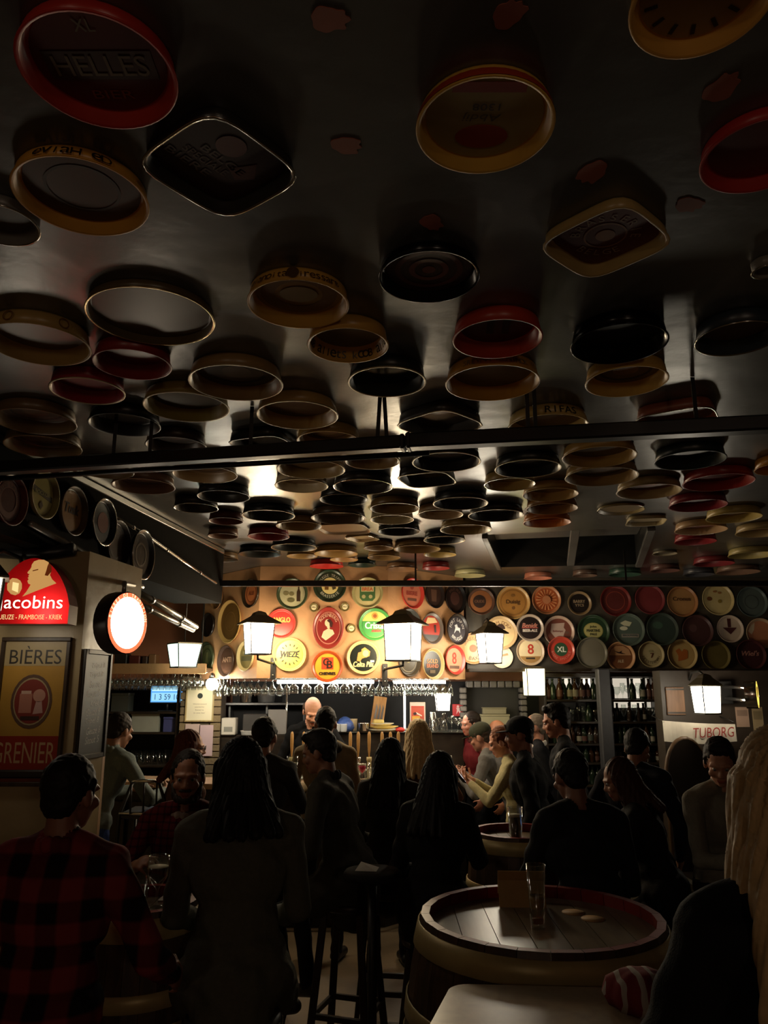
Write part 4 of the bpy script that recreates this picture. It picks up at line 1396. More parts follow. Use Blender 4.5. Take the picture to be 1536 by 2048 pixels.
# conduits along the beam
for pts_, r_, lab in (
        ([ap0, ap, bp_], .017, 'grey conduit running along the bottom of the left beam'),
        ([at_plane(x, y, BP + BN * .022, BN)[0] for x, y in ((228, 1032), (300, 1076), (365, 1122), (432, 1166))], .012, 'thin shiny conduit sloping down the left beam'),
        ([at_plane(x, y, BP + BN * .02, BN)[0] for x, y in ((272, 1182), (330, 1216), (392, 1254))], .022, 'thick grey pipe beyond the round light box, upper'),
        ([at_plane(x, y, BP + BN * .05, BN)[0] for x, y in ((268, 1204), (325, 1232), (386, 1260))], .02, 'thick grey pipe beyond the round light box, lower')):
    mm = GREYP if r_ != .012 else CHROME
    L = MB().tube(pts_, r_, mm, 8)
    o = L.build('wall_conduit')
    tag(o, lab, 'pipe')
    for i in range(1, len(pts_)):
        d = (pts_[i] - pts_[i - 1])
        mid = pts_[i - 1] + d * .5
        MB().tube([mid - d.normalized() * .015, mid + d.normalized() * .015], r_ * 1.25, mm, 8).build('clip', o)
o = MB().tube([(-2.6, 3.97, 2.70), (-2.05, 3.96, 2.655), (-1.8, 3.97, 2.64), (-1.62, 3.96, 2.665)], .035, BLACK, 10).build('cable_bundle')
tag(o, 'black cable bundle sagging along the top of the pier', 'cable')

# ---------------- BIERES poster on the pier
PY = 3.995
q0, s0 = at_y(-62, 1275, PY)
q1, _ = at_y(146, 1275, PY)
q2, _ = at_y(60, 1572, PY)
xl, xr, zt, zb = q0.x, q1.x, q0.z, q2.z
xl = xr - (xr - at_y(8, 1275, PY)[0].x) * 1.0
po = empty('beer_poster', ((xl + xr) / 2, PY, (zt + zb) / 2))
tag(po, 'framed yellow poster lettered BIERES and GRENIER on the pier', 'poster')
pw, ph = xr - xl, zt - zb
MP = frame_M((0, 0, 0), (0, -1, 0))
b = .02
for x, y, wx, wy in ((0, ph / 2 - b / 2, pw, b), (0, -ph / 2 + b / 2, pw, b), (-pw / 2 + b / 2, 0, b, ph - 2 * b), (pw / 2 - b / 2, 0, b, ph - 2 * b)):
    MB().box((x, y, .012), (wx, wy, .022), wood('frame_brown', (.035, .02, .01), (.06, .035, .018), 6, .4), MP, .003).build('frame_bar', po)
m = MB()
iw = pw - 2 * b
m.box((0, 0, .005), (iw, ph - 2 * b, .006), paint((184, 140, 58), .4), MP)
m.build('panel', po)
m = MB()
m.box((0, ph / 2 - b - ph * .085, .0085), (iw, ph * .17, .001), paint((176, 156, 112), .4), MP)
m.box((0, -ph / 2 + b + ph * .15, .0085), (iw, ph * .30, .001), paint((150, 44, 26), .4), MP)
m.box((0, -ph / 2 + b + ph * .03, .0092), (iw, ph * .06, .001), paint((130, 60, 30), .4), MP)
tag(m.build('colour_band', po), kind='stuff')
m = MB()
text(m, 'BIÈRES', (0, ph / 2 - b - ph * .095), iw * .84, ph * .125, ink(40, 34, 26), .0095, M=MP)
text(m, 'GRENIER', (-iw * .04, -ph / 2 + b + ph * .19), iw * .98, ph * .14, ink(196, 156, 116), .0095, M=MP)
tag(m.build('lettering', po), kind='stuff')
m = MB()
cy_ = ph * .06
m2 = MB()
disc(m2, iw * .30, .0095, ink(170, 150, 110), 32, (0, cy_), 1.28)
ring(m2, iw * .29, iw * .33, .0100, ink(96, 70, 54), 24, 1.28, (0, cy_))
disc(m2, iw * .27, .0104, ink(130, 50, 40), 32, (0, cy_), 1.28)
m2.box((-iw * .09, cy_ - iw * .03, .0108), (iw * .2, iw * .3, .0008), ink(180, 120, 100))
m2.box((-iw * .09, cy_ + iw * .14, .0112), (iw * .16, iw * .05, .0008), ink(205, 170, 150))
disc(m2, iw * .1, .0112, ink(190, 140, 120), 20, (iw * .12, cy_ + iw * .09))
poly(m2, [(iw * .04, cy_ - iw * .2), (iw * .2, cy_ - iw * .18), (iw * .17, cy_), (iw * .08, cy_)], .0112, ink(190, 150, 140))
m2.box((0, cy_ - iw * .26, .0116), (iw * .3, iw * .06, .0008), ink(60, 40, 30))
m2.v = [tuple(MP @ Vector(v)) for v in m2.v]
tag(m2.build('crest', po), 'round red crest with a mug', kind='stuff')

# chalk board on the pier's side
d_ = (Vector((-1.505, 4.31, 0)) - Vector((-1.55, 4.0, 0))).normalized()
nn = Vector((d_.y, -d_.x, 0))
mid = Vector((-1.5275, 4.155, 0)) + nn * .004
zt2, zb2 = at_plane(192, 1300, mid, nn)[0].z, at_plane(190, 1515, mid, nn)[0].z
cb = empty('chalk_board', (mid.x, mid.y, (zt2 + zb2) / 2))
tag(cb, 'narrow dark chalk board on the side of the pier', 'board')
Mc = frame_M((0, 0, 0), nn)
H2 = (zt2 - zb2) / 2
MB().box((0, 0, .006), (.24, 2 * H2 - .04, .008), mat('slate', (.03, .032, .035), .4), Mc).build('slate', cb)
for x, y, wx, wy in ((-.13, 0, .025, 2 * H2), (.13, 0, .025, 2 * H2), (0, H2 - .012, .235, .025), (0, -H2 + .012, .235, .025)):
    MB().box((x, y, .009), (wx, wy, .018), DARKW, Mc, .003).build('frame_bar', cb)
m = MB()
random.seed(3)
for i in range(9):
    text(m, random.choice(['Kriek 4.5', 'Tripel 8', 'Blonde 5', 'Geuze 6', 'Stout 5']), (random.uniform(-.03, .03), H2 * (.7 - i * .17)), .14, .035, ink(235, 232, 224), .0106, .05, .2, M=Mc)
tag(m.build('chalk_lettering', cb), kind='stuff')

# ---------------- hanging black bars below the ceiling
def hbar(pa, pb, z, wd, ht, label, straps=(), cap=True):
    A, B = Vector((*pa, z)), Vector((*pb, z))
    o = empty('hanging_bar', (A + B) / 2)
    tag(o, label, 'bar', 'black bars hung below the ceiling')
    c = (A + B) / 2
    MB().bar(A - c, B - c, wd, ht, BLACK).build('housing', o)
    if cap:
        d = (B - A).normalized()
        for P_, sgn in ((A, -1), (B, 1)):
            MB().bar(P_ - c - d * .012, P_ - c + d * .012, wd * 1.12, ht * 1.12, BLACKM).build('end_cap', o)
    for t, top, dx in straps:
        P_ = A + (B - A) * t
        MB().bar((P_.x - c.x, P_.y - c.y, ht / 2), (P_.x - c.x + dx, P_.y - c.y, CEIL - z - .001), .016, .003, BLACKM, up=(0, 1, 0)).build('strap', o)
    return o


zb_ = 2.915
A0, _ = at_z(-30, 938, zb_)
A1, _ = at_z(806, 886, zb_)
A2, _ = at_z(818, 884, zb_)
A3, _ = at_z(1580, 846, zb_)
hbar((A0.x, A0.y), (A1.x, A1.y), zb_, .06, .055, 'long black bar hung across the left half of the ceiling', [(.33, 0, 0), (.42, 0, .0), (.66, 0, .0), (.945, 0, .01), (.965, 0, -.01)])
hbar((A2.x, A2.y), (A3.x, A3.y), zb_, .065, .06, 'long black bar hung across the right half of the ceiling', [(.33, 0, 0), (.35, 0, 0), (.77, 0, .0)])
B0, _ = at_z(-30, 948, 2.9)
B1, _ = at_z(860, 893, 2.9)
o = MB().tube([(B0.x, B0.y + .07, 2.895), (B1.x, B1.y + .07, 2.895)], .012, BLACK, 8).build('thin_rod')
tag(o, 'thin black rod just behind the long left bar', 'rod')
FBY = 6.5
z1_ = at_y(768, 1167, FBY)[0].z
D0, D1 = xat(352, FBY, z1_), 4.4
hbar((D0, FBY), (D1, FBY), z1_, .05, .05, 'long thin black bar hung across the room in front of the canopy', [(.02, 0, 0), (.33, 0, 0), (.62, 0, 0), (.9, 0, 0)], False)
# ================================================================ bar counter
BARTOP = wood('bar_top', (.42, .26, .15), (.56, .38, .24), 4, .25, 'X')
ZB = 1.15
outl = [(-3.0, 7.35), (-1.62, 7.1), (-1.3, 6.98), (-.02, 6.98), (.72, 7.62), (.72, 8.38)]
inl = [(.32, 8.4), (.32, 7.85), (-.2, 7.48), (-1.2, 7.48), (-1.55, 7.58), (-3.0, 7.85)]
bar = empty('bar_counter', (-.6, 7.3, 0))
tag(bar, 'dark wooden bar counter with a lit top bending round the barman', 'bar')
loc = lambda pts: [(x + .6, y - 7.3) for x, y in pts]
MB().prism(loc(outl + inl), ZB - .045, ZB, BARTOP).build('countertop', bar)
MB().prism(loc([(x + (.03 if x < .7 else -.06), y + .12) for x, y in outl] + inl), 0, ZB - .047, DARKW).build('base', bar)
for i in range(len(outl) - 1):
    a, b = Vector(outl[i]), Vector(outl[i + 1])
    n = max(1, int((b - a).length / .32))
    for k in range(n):
        p, q = a.lerp(b, (k + .06) / n), a.lerp(b, (k + .94) / n)
        d = (b - a).normalized()
        nn = Vector((d.y, -d.x))
        off = -nn * .09
        off.x += .0
        MB().bar((p.x + off.x + .6, p.y + off.y - 7.3, .55), (q.x + off.x + .6, q.y + off.y - 7.3, .55), .025, .85, DARKW).build('panel', bar)
MB().tube([(x + .6 + (.03 if x < 0 else 0), y - 7.3 + .0, .2) for x, y in outl], .018, mat('brass_rail', (.4, .28, .1), .3, 1.), 8).build('foot_rail', bar)

# ================================================================ generic props at picture places
def boxat(name, x0, y0, x1, y1, Y, depth, m, label, cat, bevel=.006, group=None, front=True):
    a, _ = at_y(x0, y0, Y)
    b, _ = at_y(x1, y1, Y)
    z0, z1 = min(a.z, b.z), max(a.z, b.z)
    w = b.x - a.x
    o = MB().box((0, depth / 2, (z1 - z0) / 2), (w, depth, z1 - z0), m, bevel=bevel).build(name, loc=((a.x + b.x) / 2, Y, z0))
    tag(o, label, cat, group)
    o['_w'], o['_h'] = w, z1 - z0
    return o


def stemglass(h=.16, r=.035, name='glass', m=None, stem=.45, foot=.03):
    mb = MB()
    zs = h * stem
    mb.lathe([(.001, 0), (foot, 0), (foot, .004), (.006, .01), (.004, .02), (.004, zs - .005), (.012, zs + .004), (r * .9, zs + (h - zs) * .35), (r, zs + (h - zs) * .65), (r * .86, h),
              (r * .82, h), (r * .95, zs + (h - zs) * .65), (r * .82, zs + (h - zs) * .35), (.006, zs + .012)], m or CLEAR, 14)
    return mb


def tumbler(h=.14, r=.035, rb=None, m=None):
    rb = rb or r * .8
    mb = MB()
    mb.lathe([(.001, 0), (rb, 0), (rb, .004), (r, h), (r - .003, h), (rb - .003, .014), (.001, .014)], m or CLEAR, 16)
    return mb


# soffit rails and hanging glasses
for y in (7.55, 7.72, 7.9, 8.1):
    MB().tube([(cB[0] + (-.1 if y > 7.6 else .1), y - 7.8, CZ0 + .008), (cC[0] + (-.02 if y < 7.7 else .5 if y > 8 else .28), y - 7.8, CZ0 + .008)], .006, CHROME, 6).build('rack_rail', canopy)
protos = [stemglass(.155, .036).mesh('hanging_glass'), stemglass(.13, .042, stem=.3).mesh('hanging_glass'), stemglass(.17, .03, stem=.3).mesh('hanging_glass'), stemglass(.145, .05, stem=.38).mesh('hanging_glass')]


def hang(px, Y, z, k, label, group):
    o = bpy.data.objects.new('hanging_glass', protos[k])
    COL.objects.link(o)
    o.location = (xat(px, Y, z), Y, z)
    o.rotation_euler = (math.pi, 0, 0)
    tag(o, label, 'glass', group)


rows = [(434, 574, 11, 7.56, 0, 'in the front row left of centre'), (440, 560, 9, 7.74, 2, 'in the second row left of centre'),
        (588, 715, 6, 7.56, 3, 'in the front row over the barman'), (612, 700, 4, 7.74, 1, 'in the second row over the barman'),
        (730, 800, 6, 7.56, 0, 'in the front row right of the barman'), (728, 806, 6, 7.74, 2, 'in the second row right of the barman'),
        (812, 868, 6, 7.92, 0, 'in the third row near the right end'), (818, 900, 7, 8.12, 2, 'in the back row near the right end')]
for x0, x1, n, Y, k, where in rows:
    for i in range(n):
        hang(x0 + (x1 - x0) * i / (n - 1), Y, CZ0 + .004, k, 'upturned glass under the canopy, %s, %s' % (where.replace('in the ', ''), nth(i, n)), 'glasses hung under the canopy')
# left rack
RK = empty('glass_rack', (xat(310, 7.72), 7.8, 2.13))
tag(RK, 'tan board with rails of hung glasses left of the canopy', 'rack')
xl_, xr_ = xat(214, 7.7, 2.1) - RK.location.x, xat(412, 7.7, 2.1) - RK.location.x
MB().box(((xl_ + xr_) / 2, -.1, .02), (xr_ - xl_, .03, .10), PLASTER, bevel=.005).build('fascia_board', RK)
MB().box(((xl_ + xr_) / 2, .12, .015), (xr_ - xl_, .4, .03), DARKWX, bevel=.005).build('top_board', RK)
for y in (-.02, .14, .28):
    MB().tube([(xl_, y, -.01), (xr_, y, -.01)], .006, CHROME, 6).build('rack_rail', RK)
for x in (xl_ + .1, xr_ - .1):
    MB().tube([(x, .1, .03), (x, .1, CEIL - 2.131)], .008, BLACKM, 6).build('hanger', RK)
for Y, k, n, wh in ((7.78, 1, 17, 'front'), (7.94, 0, 15, 'middle'), (8.08, 2, 15, 'back')):
    for i in range(n):
        hang(222 + 180 * i / (n - 1), Y, 2.116, k, 'upturned stem glass on the left rack, %s row, %s' % (wh, nth(i, n)), 'glasses hung on the left rack')

# ================================================================ behind the bar
structure(MB().box((.6, 8.93, 1.02), (4.6, .1, 2.04), mat('back_panel', (.0045, .0045, .005), .55, noise=.3, spec=.25)).build('trim_8'))
# left shelf unit
us = empty('back_bar_shelf', (xat(288, 8.4), 8.4, 0))
tag(us, 'dark open shelf unit behind the left part of the bar', 'shelf')
ux0, ux1 = xat(205, 8.4) - us.location.x, xat(359, 8.4) - us.location.x
zsh = [at_y(300, y, 8.4)[0].z for y in (1423, 1464, 1530)]
for z in zsh + [.9]:
    MB().box(((ux0 + ux1) / 2, .15, z - .012), (ux1 - ux0, .34, .024), DARKWX, bevel=.003).build('shelf_board', us)
for x in (ux0, ux1):
    MB().box((x, .15, 1.03), (.03, .36, 2.06), DARKW, bevel=.003).build('side', us)
MB().box(((ux0 + ux1) / 2, .34, 1.03), (ux1 - ux0, .02, 2.06), mat('back_panel', (.0045, .0045, .005), .55, spec=.25)).build('back', us)
# monitor
mo, sm = at_y(328, 1388, 8.3)
mn = empty('monitor', (mo.x, 8.42, zsh[0]))
tag(mn, 'small blue screen on the top left shelf', 'monitor')
mw, mh = 66 * sm, 33 * sm
dz = mo.z - zsh[0]
MB().box((0, .02, dz), (mw + .03, .03, mh + .03), BLACK, bevel=.004).build('housing', mn)
MB().box((0, .0035, dz), (mw, .004, mh), emitter('screen_blue', (.12, .42, .9), 1.1)).build('screen', mn)
m = MB()
m.box((0, .0008, dz + mh * .30), (mw * .94, .001, mh * .26), emitter('screen_pale', (.5, .8, 1), 1.3))
m.box((0, .0008, dz - mh * .18), (mw * .94, .001, mh * .5), emitter('screen_light', (.3, .65, 1), 1.2))
tag(m.build('window_graphic', mn), kind='stuff')
m = MB()
text(m, '1 3 59 10', (0, -0), mw * .75, mh * .34, emitter('screen_dark', (.03, .09, .25), .5), 0, M=frame_M((0, 0, dz - mh * .18), (0, -1, 0)))
m.v = [(x, y - .0005, z) for x, y, z in m.v]
tag(m.build('lettering', mn), kind='stuff')
MB().tube([(0, .03, dz - mh / 2), (0, .03, .012)], .014, BLACK, 8).build('stand', mn)
MB().box((0, .02, .006), (.16, .12, .012), BLACK, bevel=.003).build('foot', mn)
PLT = mat('frosted_plastic', srgb(150, 150, 142), .3)
for x0, y0, x1, y1, c, lab, cat in (
        (222, 1386, 258, 1422, (80, 84, 78), 'grey box on the top left shelf, left of the screen', 'box'),
        (212, 1440, 236, 1463, (190, 180, 150), 'cream box at the left end of the middle shelf', 'box'),
        (262, 1426, 322, 1463, (150, 152, 140), 'frosted plastic tub on the middle shelf', 'tub'),
        (326, 1434, 357, 1463, (70, 74, 120), 'blue-violet plastic crate on the middle shelf', 'crate')):
    z = zsh[0] if y1 < 1430 else zsh[1]
    a, s_ = at_y(x0, y0, 8.42)
    b_ = xat(x1, 8.42)
    wd, ht = b_ - a.x, max(.05, a.z - z)
    o = empty({'box': 'storage_box', 'tub': 'plastic_tub', 'crate': 'plastic_crate'}[cat], ((a.x + b_) / 2, 8.53, z))
    mm = paint(c, .35)
    tag(o, lab, cat)
    mb = MB()
    e = .004
    mb.prism([(-wd / 2 * .95, -.09), (wd / 2 * .95, -.09), (wd / 2 * .95, .09), (-wd / 2 * .95, .09)], 0, ht * .86, mm)
    mb.build('body', o)
    MB().box((0, 0, ht * .93), (wd, .2, ht * .14), mm, bevel=.004).build('lid', o)
tm = tumbler(.15, .036, .026).mesh('beer_glass')
for r, (Y, n) in enumerate(((8.44, 7), (8.55, 7))):
    for i in range(n):
        o = bpy.data.objects.new('beer_glass', tm)
        COL.objects.link(o)
        o.location = (xat(278 + i * 12 + r * 5, Y), Y, zsh[2])
        tag(o, 'clear tumbler on the low left shelf, %s row, %s' % (('front', 'back')[r], nth(i, n)), 'glass', 'tumblers on the low left shelf')
# stone pillar with certificate and papers
sx0, sx1 = xat(361, 8.3), xat(444, 8.3)
sp = empty('stone_pillar', ((sx0 + sx1) / 2, 8.45, 0))
tag(sp, 'stone-clad pillar behind the bar carrying a certificate', 'pillar')
wd = sx1 - sx0
MB().box((0, .03, 1.03), (wd - .03, .3, 2.06), mat('mortar', (.12, .1, .08), .8)).build('core', sp)
random.seed(9)
sm_ = [mat('stone_%d' % i, srgb(*c), .75, noise=.3, nscale=14, bump=.3, bscale=40) for i, c in enumerate(((120, 104, 78), (96, 84, 64), (134, 116, 84)))]
z = .9
while z < 2.0:
    h = random.uniform(.06, .09)
    cuts = [0, random.uniform(.25, .4), random.uniform(.6, .75), 1]
    for a, b in zip(cuts, cuts[1:]):
        MB().box((-wd / 2 + wd * (a + b) / 2, -.13, z + h / 2), (wd * (b - a) - .008, .03 + random.uniform(0, .012), h - .008), random.choice(sm_), bevel=.006).build('stone', sp)
    z += h
ce, sc_ = at_y(399, 1408, 8.28)
cf = empty('certificate', (ce.x, 8.295, ce.z))
tag(cf, 'framed cream certificate with a small dark crest on the stone pillar', 'certificate')
wd, ht = 54 * sc_, 66 * sc_
for x, z, wx, wz in ((0, ht / 2, wd + .02, .016), (0, -ht / 2, wd + .02, .016), (-wd / 2, 0, .016, ht), (wd / 2, 0, .016, ht)):
    MB().box((x, -.006, z), (wx, .016, wz), wood('cert_frame', (.4, .3, .12), (.5, .4, .2), 5), bevel=.003).build('frame_bar', cf)
MB().box((0, 0, 0), (wd - .014, .006, ht - .014), mat('paper_cream', srgb(240, 232, 200), .6)).build('sheet', cf)
m = MB()
Mf = frame_M((0, -.0045, 0), (0, -1, 0))
disc(m, .028, .0005, ink(50, 60, 54), 16, (0, ht * .24))
for i, ww in enumerate((.5, .36, .3, .42)):
    text(m, ['World record', 'awarded for', 'beers', 'in one bar'][i], (0, -.0 - i * .03), wd * ww, .014, ink(150, 136, 100), .0006)
m.v = [tuple(Mf @ Vector(v)) for v in m.v]
tag(m.build('lettering', cf), kind='stuff')
for x0, y0, x1, y1, c, lab in ((371, 1448, 398, 1500, (200, 176, 168), 'pale paper notice low on the stone pillar, left'), (399, 1450, 424, 1512, (206, 180, 186), 'pinkish paper notice low on the stone pillar, right')):
    boxat('paper_notice', x0, y0, x1, y1, 8.285, .003, mat('paper_%d' % c[2], srgb(*c), .7), lab, 'paper', 0)

# till corner: dark cabinet, white boxes, pot, till
cab = empty('back_cabinet', (xat(510, 8.5), 8.5, 0))
tag(cab, 'dark back counter with a shelf left of the barman', 'cabinet')
kx0, kx1 = xat(447, 8.5) - cab.location.x, xat(612, 8.5) - cab.location.x
zc = at_y(500, 1470, 8.4)[0].z
zu = at_y(500, 1406, 8.5)[0].z
MB().box(((kx0 + kx1) / 2, .15, zc / 2), (kx1 - kx0, .5, zc), DARKWX, bevel=.01).build('body', cab)
MB().box(((kx0 + kx1) / 2, .25, zu - .012), (kx1 - kx0, .3, .024), mat('steel_shelf', (.2, .2, .2), .35, .8), bevel=.003).build('shelf_board', cab)
for f in (.04, .5, .96):
    MB().box((kx0 + (kx1 - kx0) * f, .3, (zc + zu) / 2 - .01), (.02, .2, zu - zc - .02), mat('steel_shelf', (.2, .2, .2), .35, .8)).build('upright', cab)


def onshelf(name, px0, px1, ytop, Y, z, depth, m, label, cat, shape='box'):
    a, _ = at_y(px0, ytop, Y)
    b = xat(px1, Y, z)
    wd, ht = b - a.x, max(.03, a.z - z)
    if shape == 'box':
        o = MB().box((0, 0, ht / 2), (wd, depth, ht), m, bevel=min(.008, ht * .2)).build(name, loc=((a.x + b) / 2, Y + depth / 2, z))
    else:
        r = wd / 2
        o = MB().lathe([(.001, 0), (r * .85, 0), (r * .9, .01), (r, ht * .9), (r * 1.04, ht), (r * .96, ht), (r * .86, .012), (.001, .012)], m, 20).build(name, loc=((a.x + b) / 2, Y + r, z))
    tag(o, label, cat)
    return o


wb = onshelf('white_carton', 443, 470, 1436, 8.36, zc, .16, mat('carton_white', srgb(220, 214, 200), .5), 'white carton on the back counter right of the stone pillar', 'box')
MB().box((0, -.081, .06), (.09, .002, .05), mat('label_grey', srgb(150, 150, 140), .6)).build('printed_label', wb)
onshelf('steel_pot', 478, 502, 1379, 8.6, zu, .1, CHROME, 'steel pot on the shelf left of the barman', 'pot', 'r')
onshelf('steel_bin', 512, 548, 1386, 8.66, zu, .1, mat('dull_steel', (.25, .25, .25), .4, .8), 'wide grey bin beside the steel pot', 'bin', 'r')
till = onshelf('till', 486, 532, 1428, 8.42, zc, .18, mat('till_dark', (.06, .055, .05), .4), 'dark till with a tiny blue display', 'till')
tw = xat(532, 8.42) - xat(486, 8.42)
MB().box((-.03, -.003, .12), (.055, .006, .045), emitter('till_blue', (.1, .25, 1), 1.2)).build('display', till)
MB().box((0, -.02, .02), (tw * .9, .06, .03), mat('till_key', (.3, .3, .3), .4), bevel=.005).build('drawer', till)
onshelf('grey_panel', 536, 572, 1419, 8.45, zc, .02, mat('panel_grey', srgb(150, 146, 140), .4), 'pale grey panel standing right of the till', 'panel')
pl = onshelf('white_plate', 478, 512, 1462, 8.28, zc, .2, mat('china', (.7, .7, .66), .2), 'white plate on the back counter before the till', 'plate', 'r')
# chrome post
o = MB().lathe([(.03, 0), (.03, .01), (.012, .02), (.012, .5), (.016, .505), (.012, .51)], CHROME, 10).build('chrome_post', loc=(xat(574, 8.5), 8.5, zc))
tag(o, 'thin chrome post between the till and the barman', 'post')

# back counter behind the barman with bag, cups, board, plates, glasses
bc = empty('back_counter', (xat(770, 8.5), 8.5, 0))
tag(bc, 'dark back counter behind the barman', 'counter')
bx0, bx1 = xat(616, 8.5) - bc.location.x, xat(925, 8.5) - bc.location.x
zk = at_y(770, 1466, 8.4)[0].z
MB().box(((bx0 + bx1) / 2, .15, zk / 2), (bx1 - bx0, .5, zk), DARKWX, bevel=.01).build('body', bc)
MB().box(((bx0 + bx1) / 2, .14, zk + .008), (bx1 - bx0, .54, .016), mat('slate_top', (.10, .11, .10), .25), bevel=.004).build('top', bc)
zk += .016
# blue bag (crumpled)
mb = MB()
mb.lathe([(.001, 0), (.085, 0), (.1, .04), (.09, .09), (.055, .13), (.02, .15), (.001, .152)], mat('blue_plastic', srgb(70, 100, 170), .3, noise=.4, nscale=30, bump=.6, bscale=24), 14, rf=lambda t: 1 + .12 * math.sin(3 * t + 1) + .08 * math.sin(7 * t))
o = mb.build('plastic_bag', loc=(xat(690, 8.42), 8.42, zk))
tag(o, 'crumpled blue plastic bag on the back counter by the barman', 'bag')
for px, ln in ((674, 'left'), (687, 'right')):
    o = onshelf('white_cup', px - 7, px + 7, 1448, 8.28, zk, .05, mat('china', (.7, .7, .66), .2), 'white cup before the blue bag, ' + ln, 'cup', 'r')
o = onshelf('clear_tub', 694, 714, 1438, 8.40, zk, .05, mat('tub_beige', srgb(190, 170, 130), .35), 'beige tub right of the blue bag', 'tub', 'r')
o = onshelf('steel_pan', 716, 738, 1446, 8.3, zk, .05, CHROME, 'steel pan left of the stack of plates', 'pan', 'r')
# cutting board leaning, with knives
kb = empty('knife_board', (xat(752, 8.6), 8.62, zk))
tag(kb, 'leaning wooden board with dark blades behind the plates', 'board')
Mk = Matrix.Rotation(math.radians(-8), 4, 'X') @ Matrix.Rotation(math.radians(8), 4, 'Y')
MB().box((0, 0, .19), (.14, .02, .34), wood('board_wood', srgb(170, 120, 60), srgb(200, 150, 84), 6), Mk, .004).build('plank', kb)
for i in range(3):
    MB().prism([(-.012, 0), (.012, 0), (.014, .12), (0, .16)], -.002, .002, mat('blade', (.12, .11, .1), .3, .8), Mk @ Matrix.Translation((-.03 + .035 * i, -.014, .12)) @ Matrix.Rotation(math.pi / 2, 4, 'X')).build('blade', kb)
# plates with food
for i, (px, r, dz, cc, lab) in enumerate(((770, .17, 0, (235, 228, 200), 'wide white plate, lowest of the stack right of the barman'), (768, .15, .03, (230, 200, 110), 'yellow-rimmed plate, second of the stack'), (765, .12, .06, (238, 232, 210), 'white plate with food, top of the stack'))):
    mb = MB()
    mb.lathe([(.001, 0), (r * .55, 0), (r, .022), (r, .027), (r * .56, .006), (.001, .006)], paint(cc, .22), 24)
    o = mb.build('plate', loc=(xat(px, 8.35), 8.38, zk + dz))
    tag(o, lab, 'plate', 'plates stacked on the back counter')
o = MB().sphere((0, 0, .025), (.05, .035, .026), paint((200, 50, 40), .3), 14, 8).build('red_bowl', loc=(xat(800, 8.22), 8.235, zk + .0))
tag(o, 'small red bowl at the right of the plate stack', 'bowl')
o = MB().box((0, 0, .03), (.12, .07, .045), paint((214, 190, 110), .5), bevel=.015).build('bread', loc=(xat(757, 8.37), 8.38, zk + .0695))
tag(o, 'yellow piece of bread on the top plate', 'bread')
# vertical white lit tube
o = empty('tube_lamp', (xat(809, 8.6), 8.6, zk))
tag(o, 'lit upright white tube between the plates and the orange poster', 'lamp')
MB().tube([(0, 0, .03), (0, 0, .42)], .011, emitter('lit_tube_soft', (1, .95, .85), 7), 8).build('tube', o)
MB().lathe([(.03, 0), (.03, .02), (.015, .03)], CHROME, 10, cap0=True, cap1=True).build('base', o)
# poster
po2, sp2 = at_y(836, 1428, 8.75)
po = empty('orange_poster', (po2.x, 8.86, po2.z))
tag(po, 'white-framed orange poster behind the blonde woman at the bar', 'poster')
wd, ht = 32 * sp2, 46 * sp2
MB().box((0, 0, 0), (wd, .02, ht), mat('poster_white', srgb(225, 205, 190), .4), bevel=.006).build('frame', po)
m = MB()
m.box((0, -.0108, -.01), (wd * .82, .001, ht * .74), ink(200, 80, 54))
m.box((-wd * .1, -.0114, -ht * .2), (wd * .5, .001, ht * .2), ink(225, 170, 60))
m.add([(-.02, -.012, .0), (.05, -.012, -.03), (.045, -.012, -.015), (-.015, -.012, .018)], [(0, 1, 2, 3)], ink(235, 220, 200))
disc_ = [(-.03 + .02 * math.cos(t), -.0122, -.0 + .016 * math.sin(t)) for t in np.linspace(0, 6.0, 12)]
m.add(disc_, [tuple(range(12))], ink(60, 30, 30))
tag(m.build('print', po), kind='stuff')
m = MB()
text(m, 'Pecheresse', (0, ht * .29), wd * .7, .022, ink(190, 50, 40), .0118, M=frame_M((0, 0, 0), (0, -1, 0)))
m.build('lettering', po)['kind'] = 'stuff'
# glasses on the right part of the back counter
for i, (px, h, r, k) in enumerate(((866, .20, .05, 't'), (876, .15, .045, 's'), (887, .19, .042, 't'), (902, .16, .045, 's'), (914, .14, .045, 's'))):
    mb = tumbler(h, r * .7, r) if k == 't' else stemglass(h, r)
    o = mb.build('tall_glass', loc=(xat(px, 8.3 + .05 * (i % 2)), 8.3 + .05 * (i % 2), zk))
    tag(o, 'upturned glass on the back counter right of the orange poster, ' + nth(i, 5), 'glass', 'glasses right of the orange poster')
# red exit sign
es = boxat('exit_sign', 909, 1409, 932, 1434, 8.6, .02, paint((190, 50, 56), .4), 'red square sign with a pale figure beside the small lamp', 'sign', .003)
es.location.y = 8.86
m = MB()
disc(m, .014, .001, ink(225, 190, 190), 12, (0, es['_h'] * .3))
poly(m, [(-.02, es['_h'] * .2), (.025, es['_h'] * .18), (.03, -.0), (.02, -es['_h'] * .35), (.005, -.01), (-.02, -es['_h'] * .35), (-.012, 0)], .001, ink(225, 190, 190))
m.v = [tuple(frame_M((0, -.001, es['_h'] / 2), (0, -1, 0)) @ Vector(v)) for v in m.v]
m.build('pictogram', es)['kind'] = 'stuff'
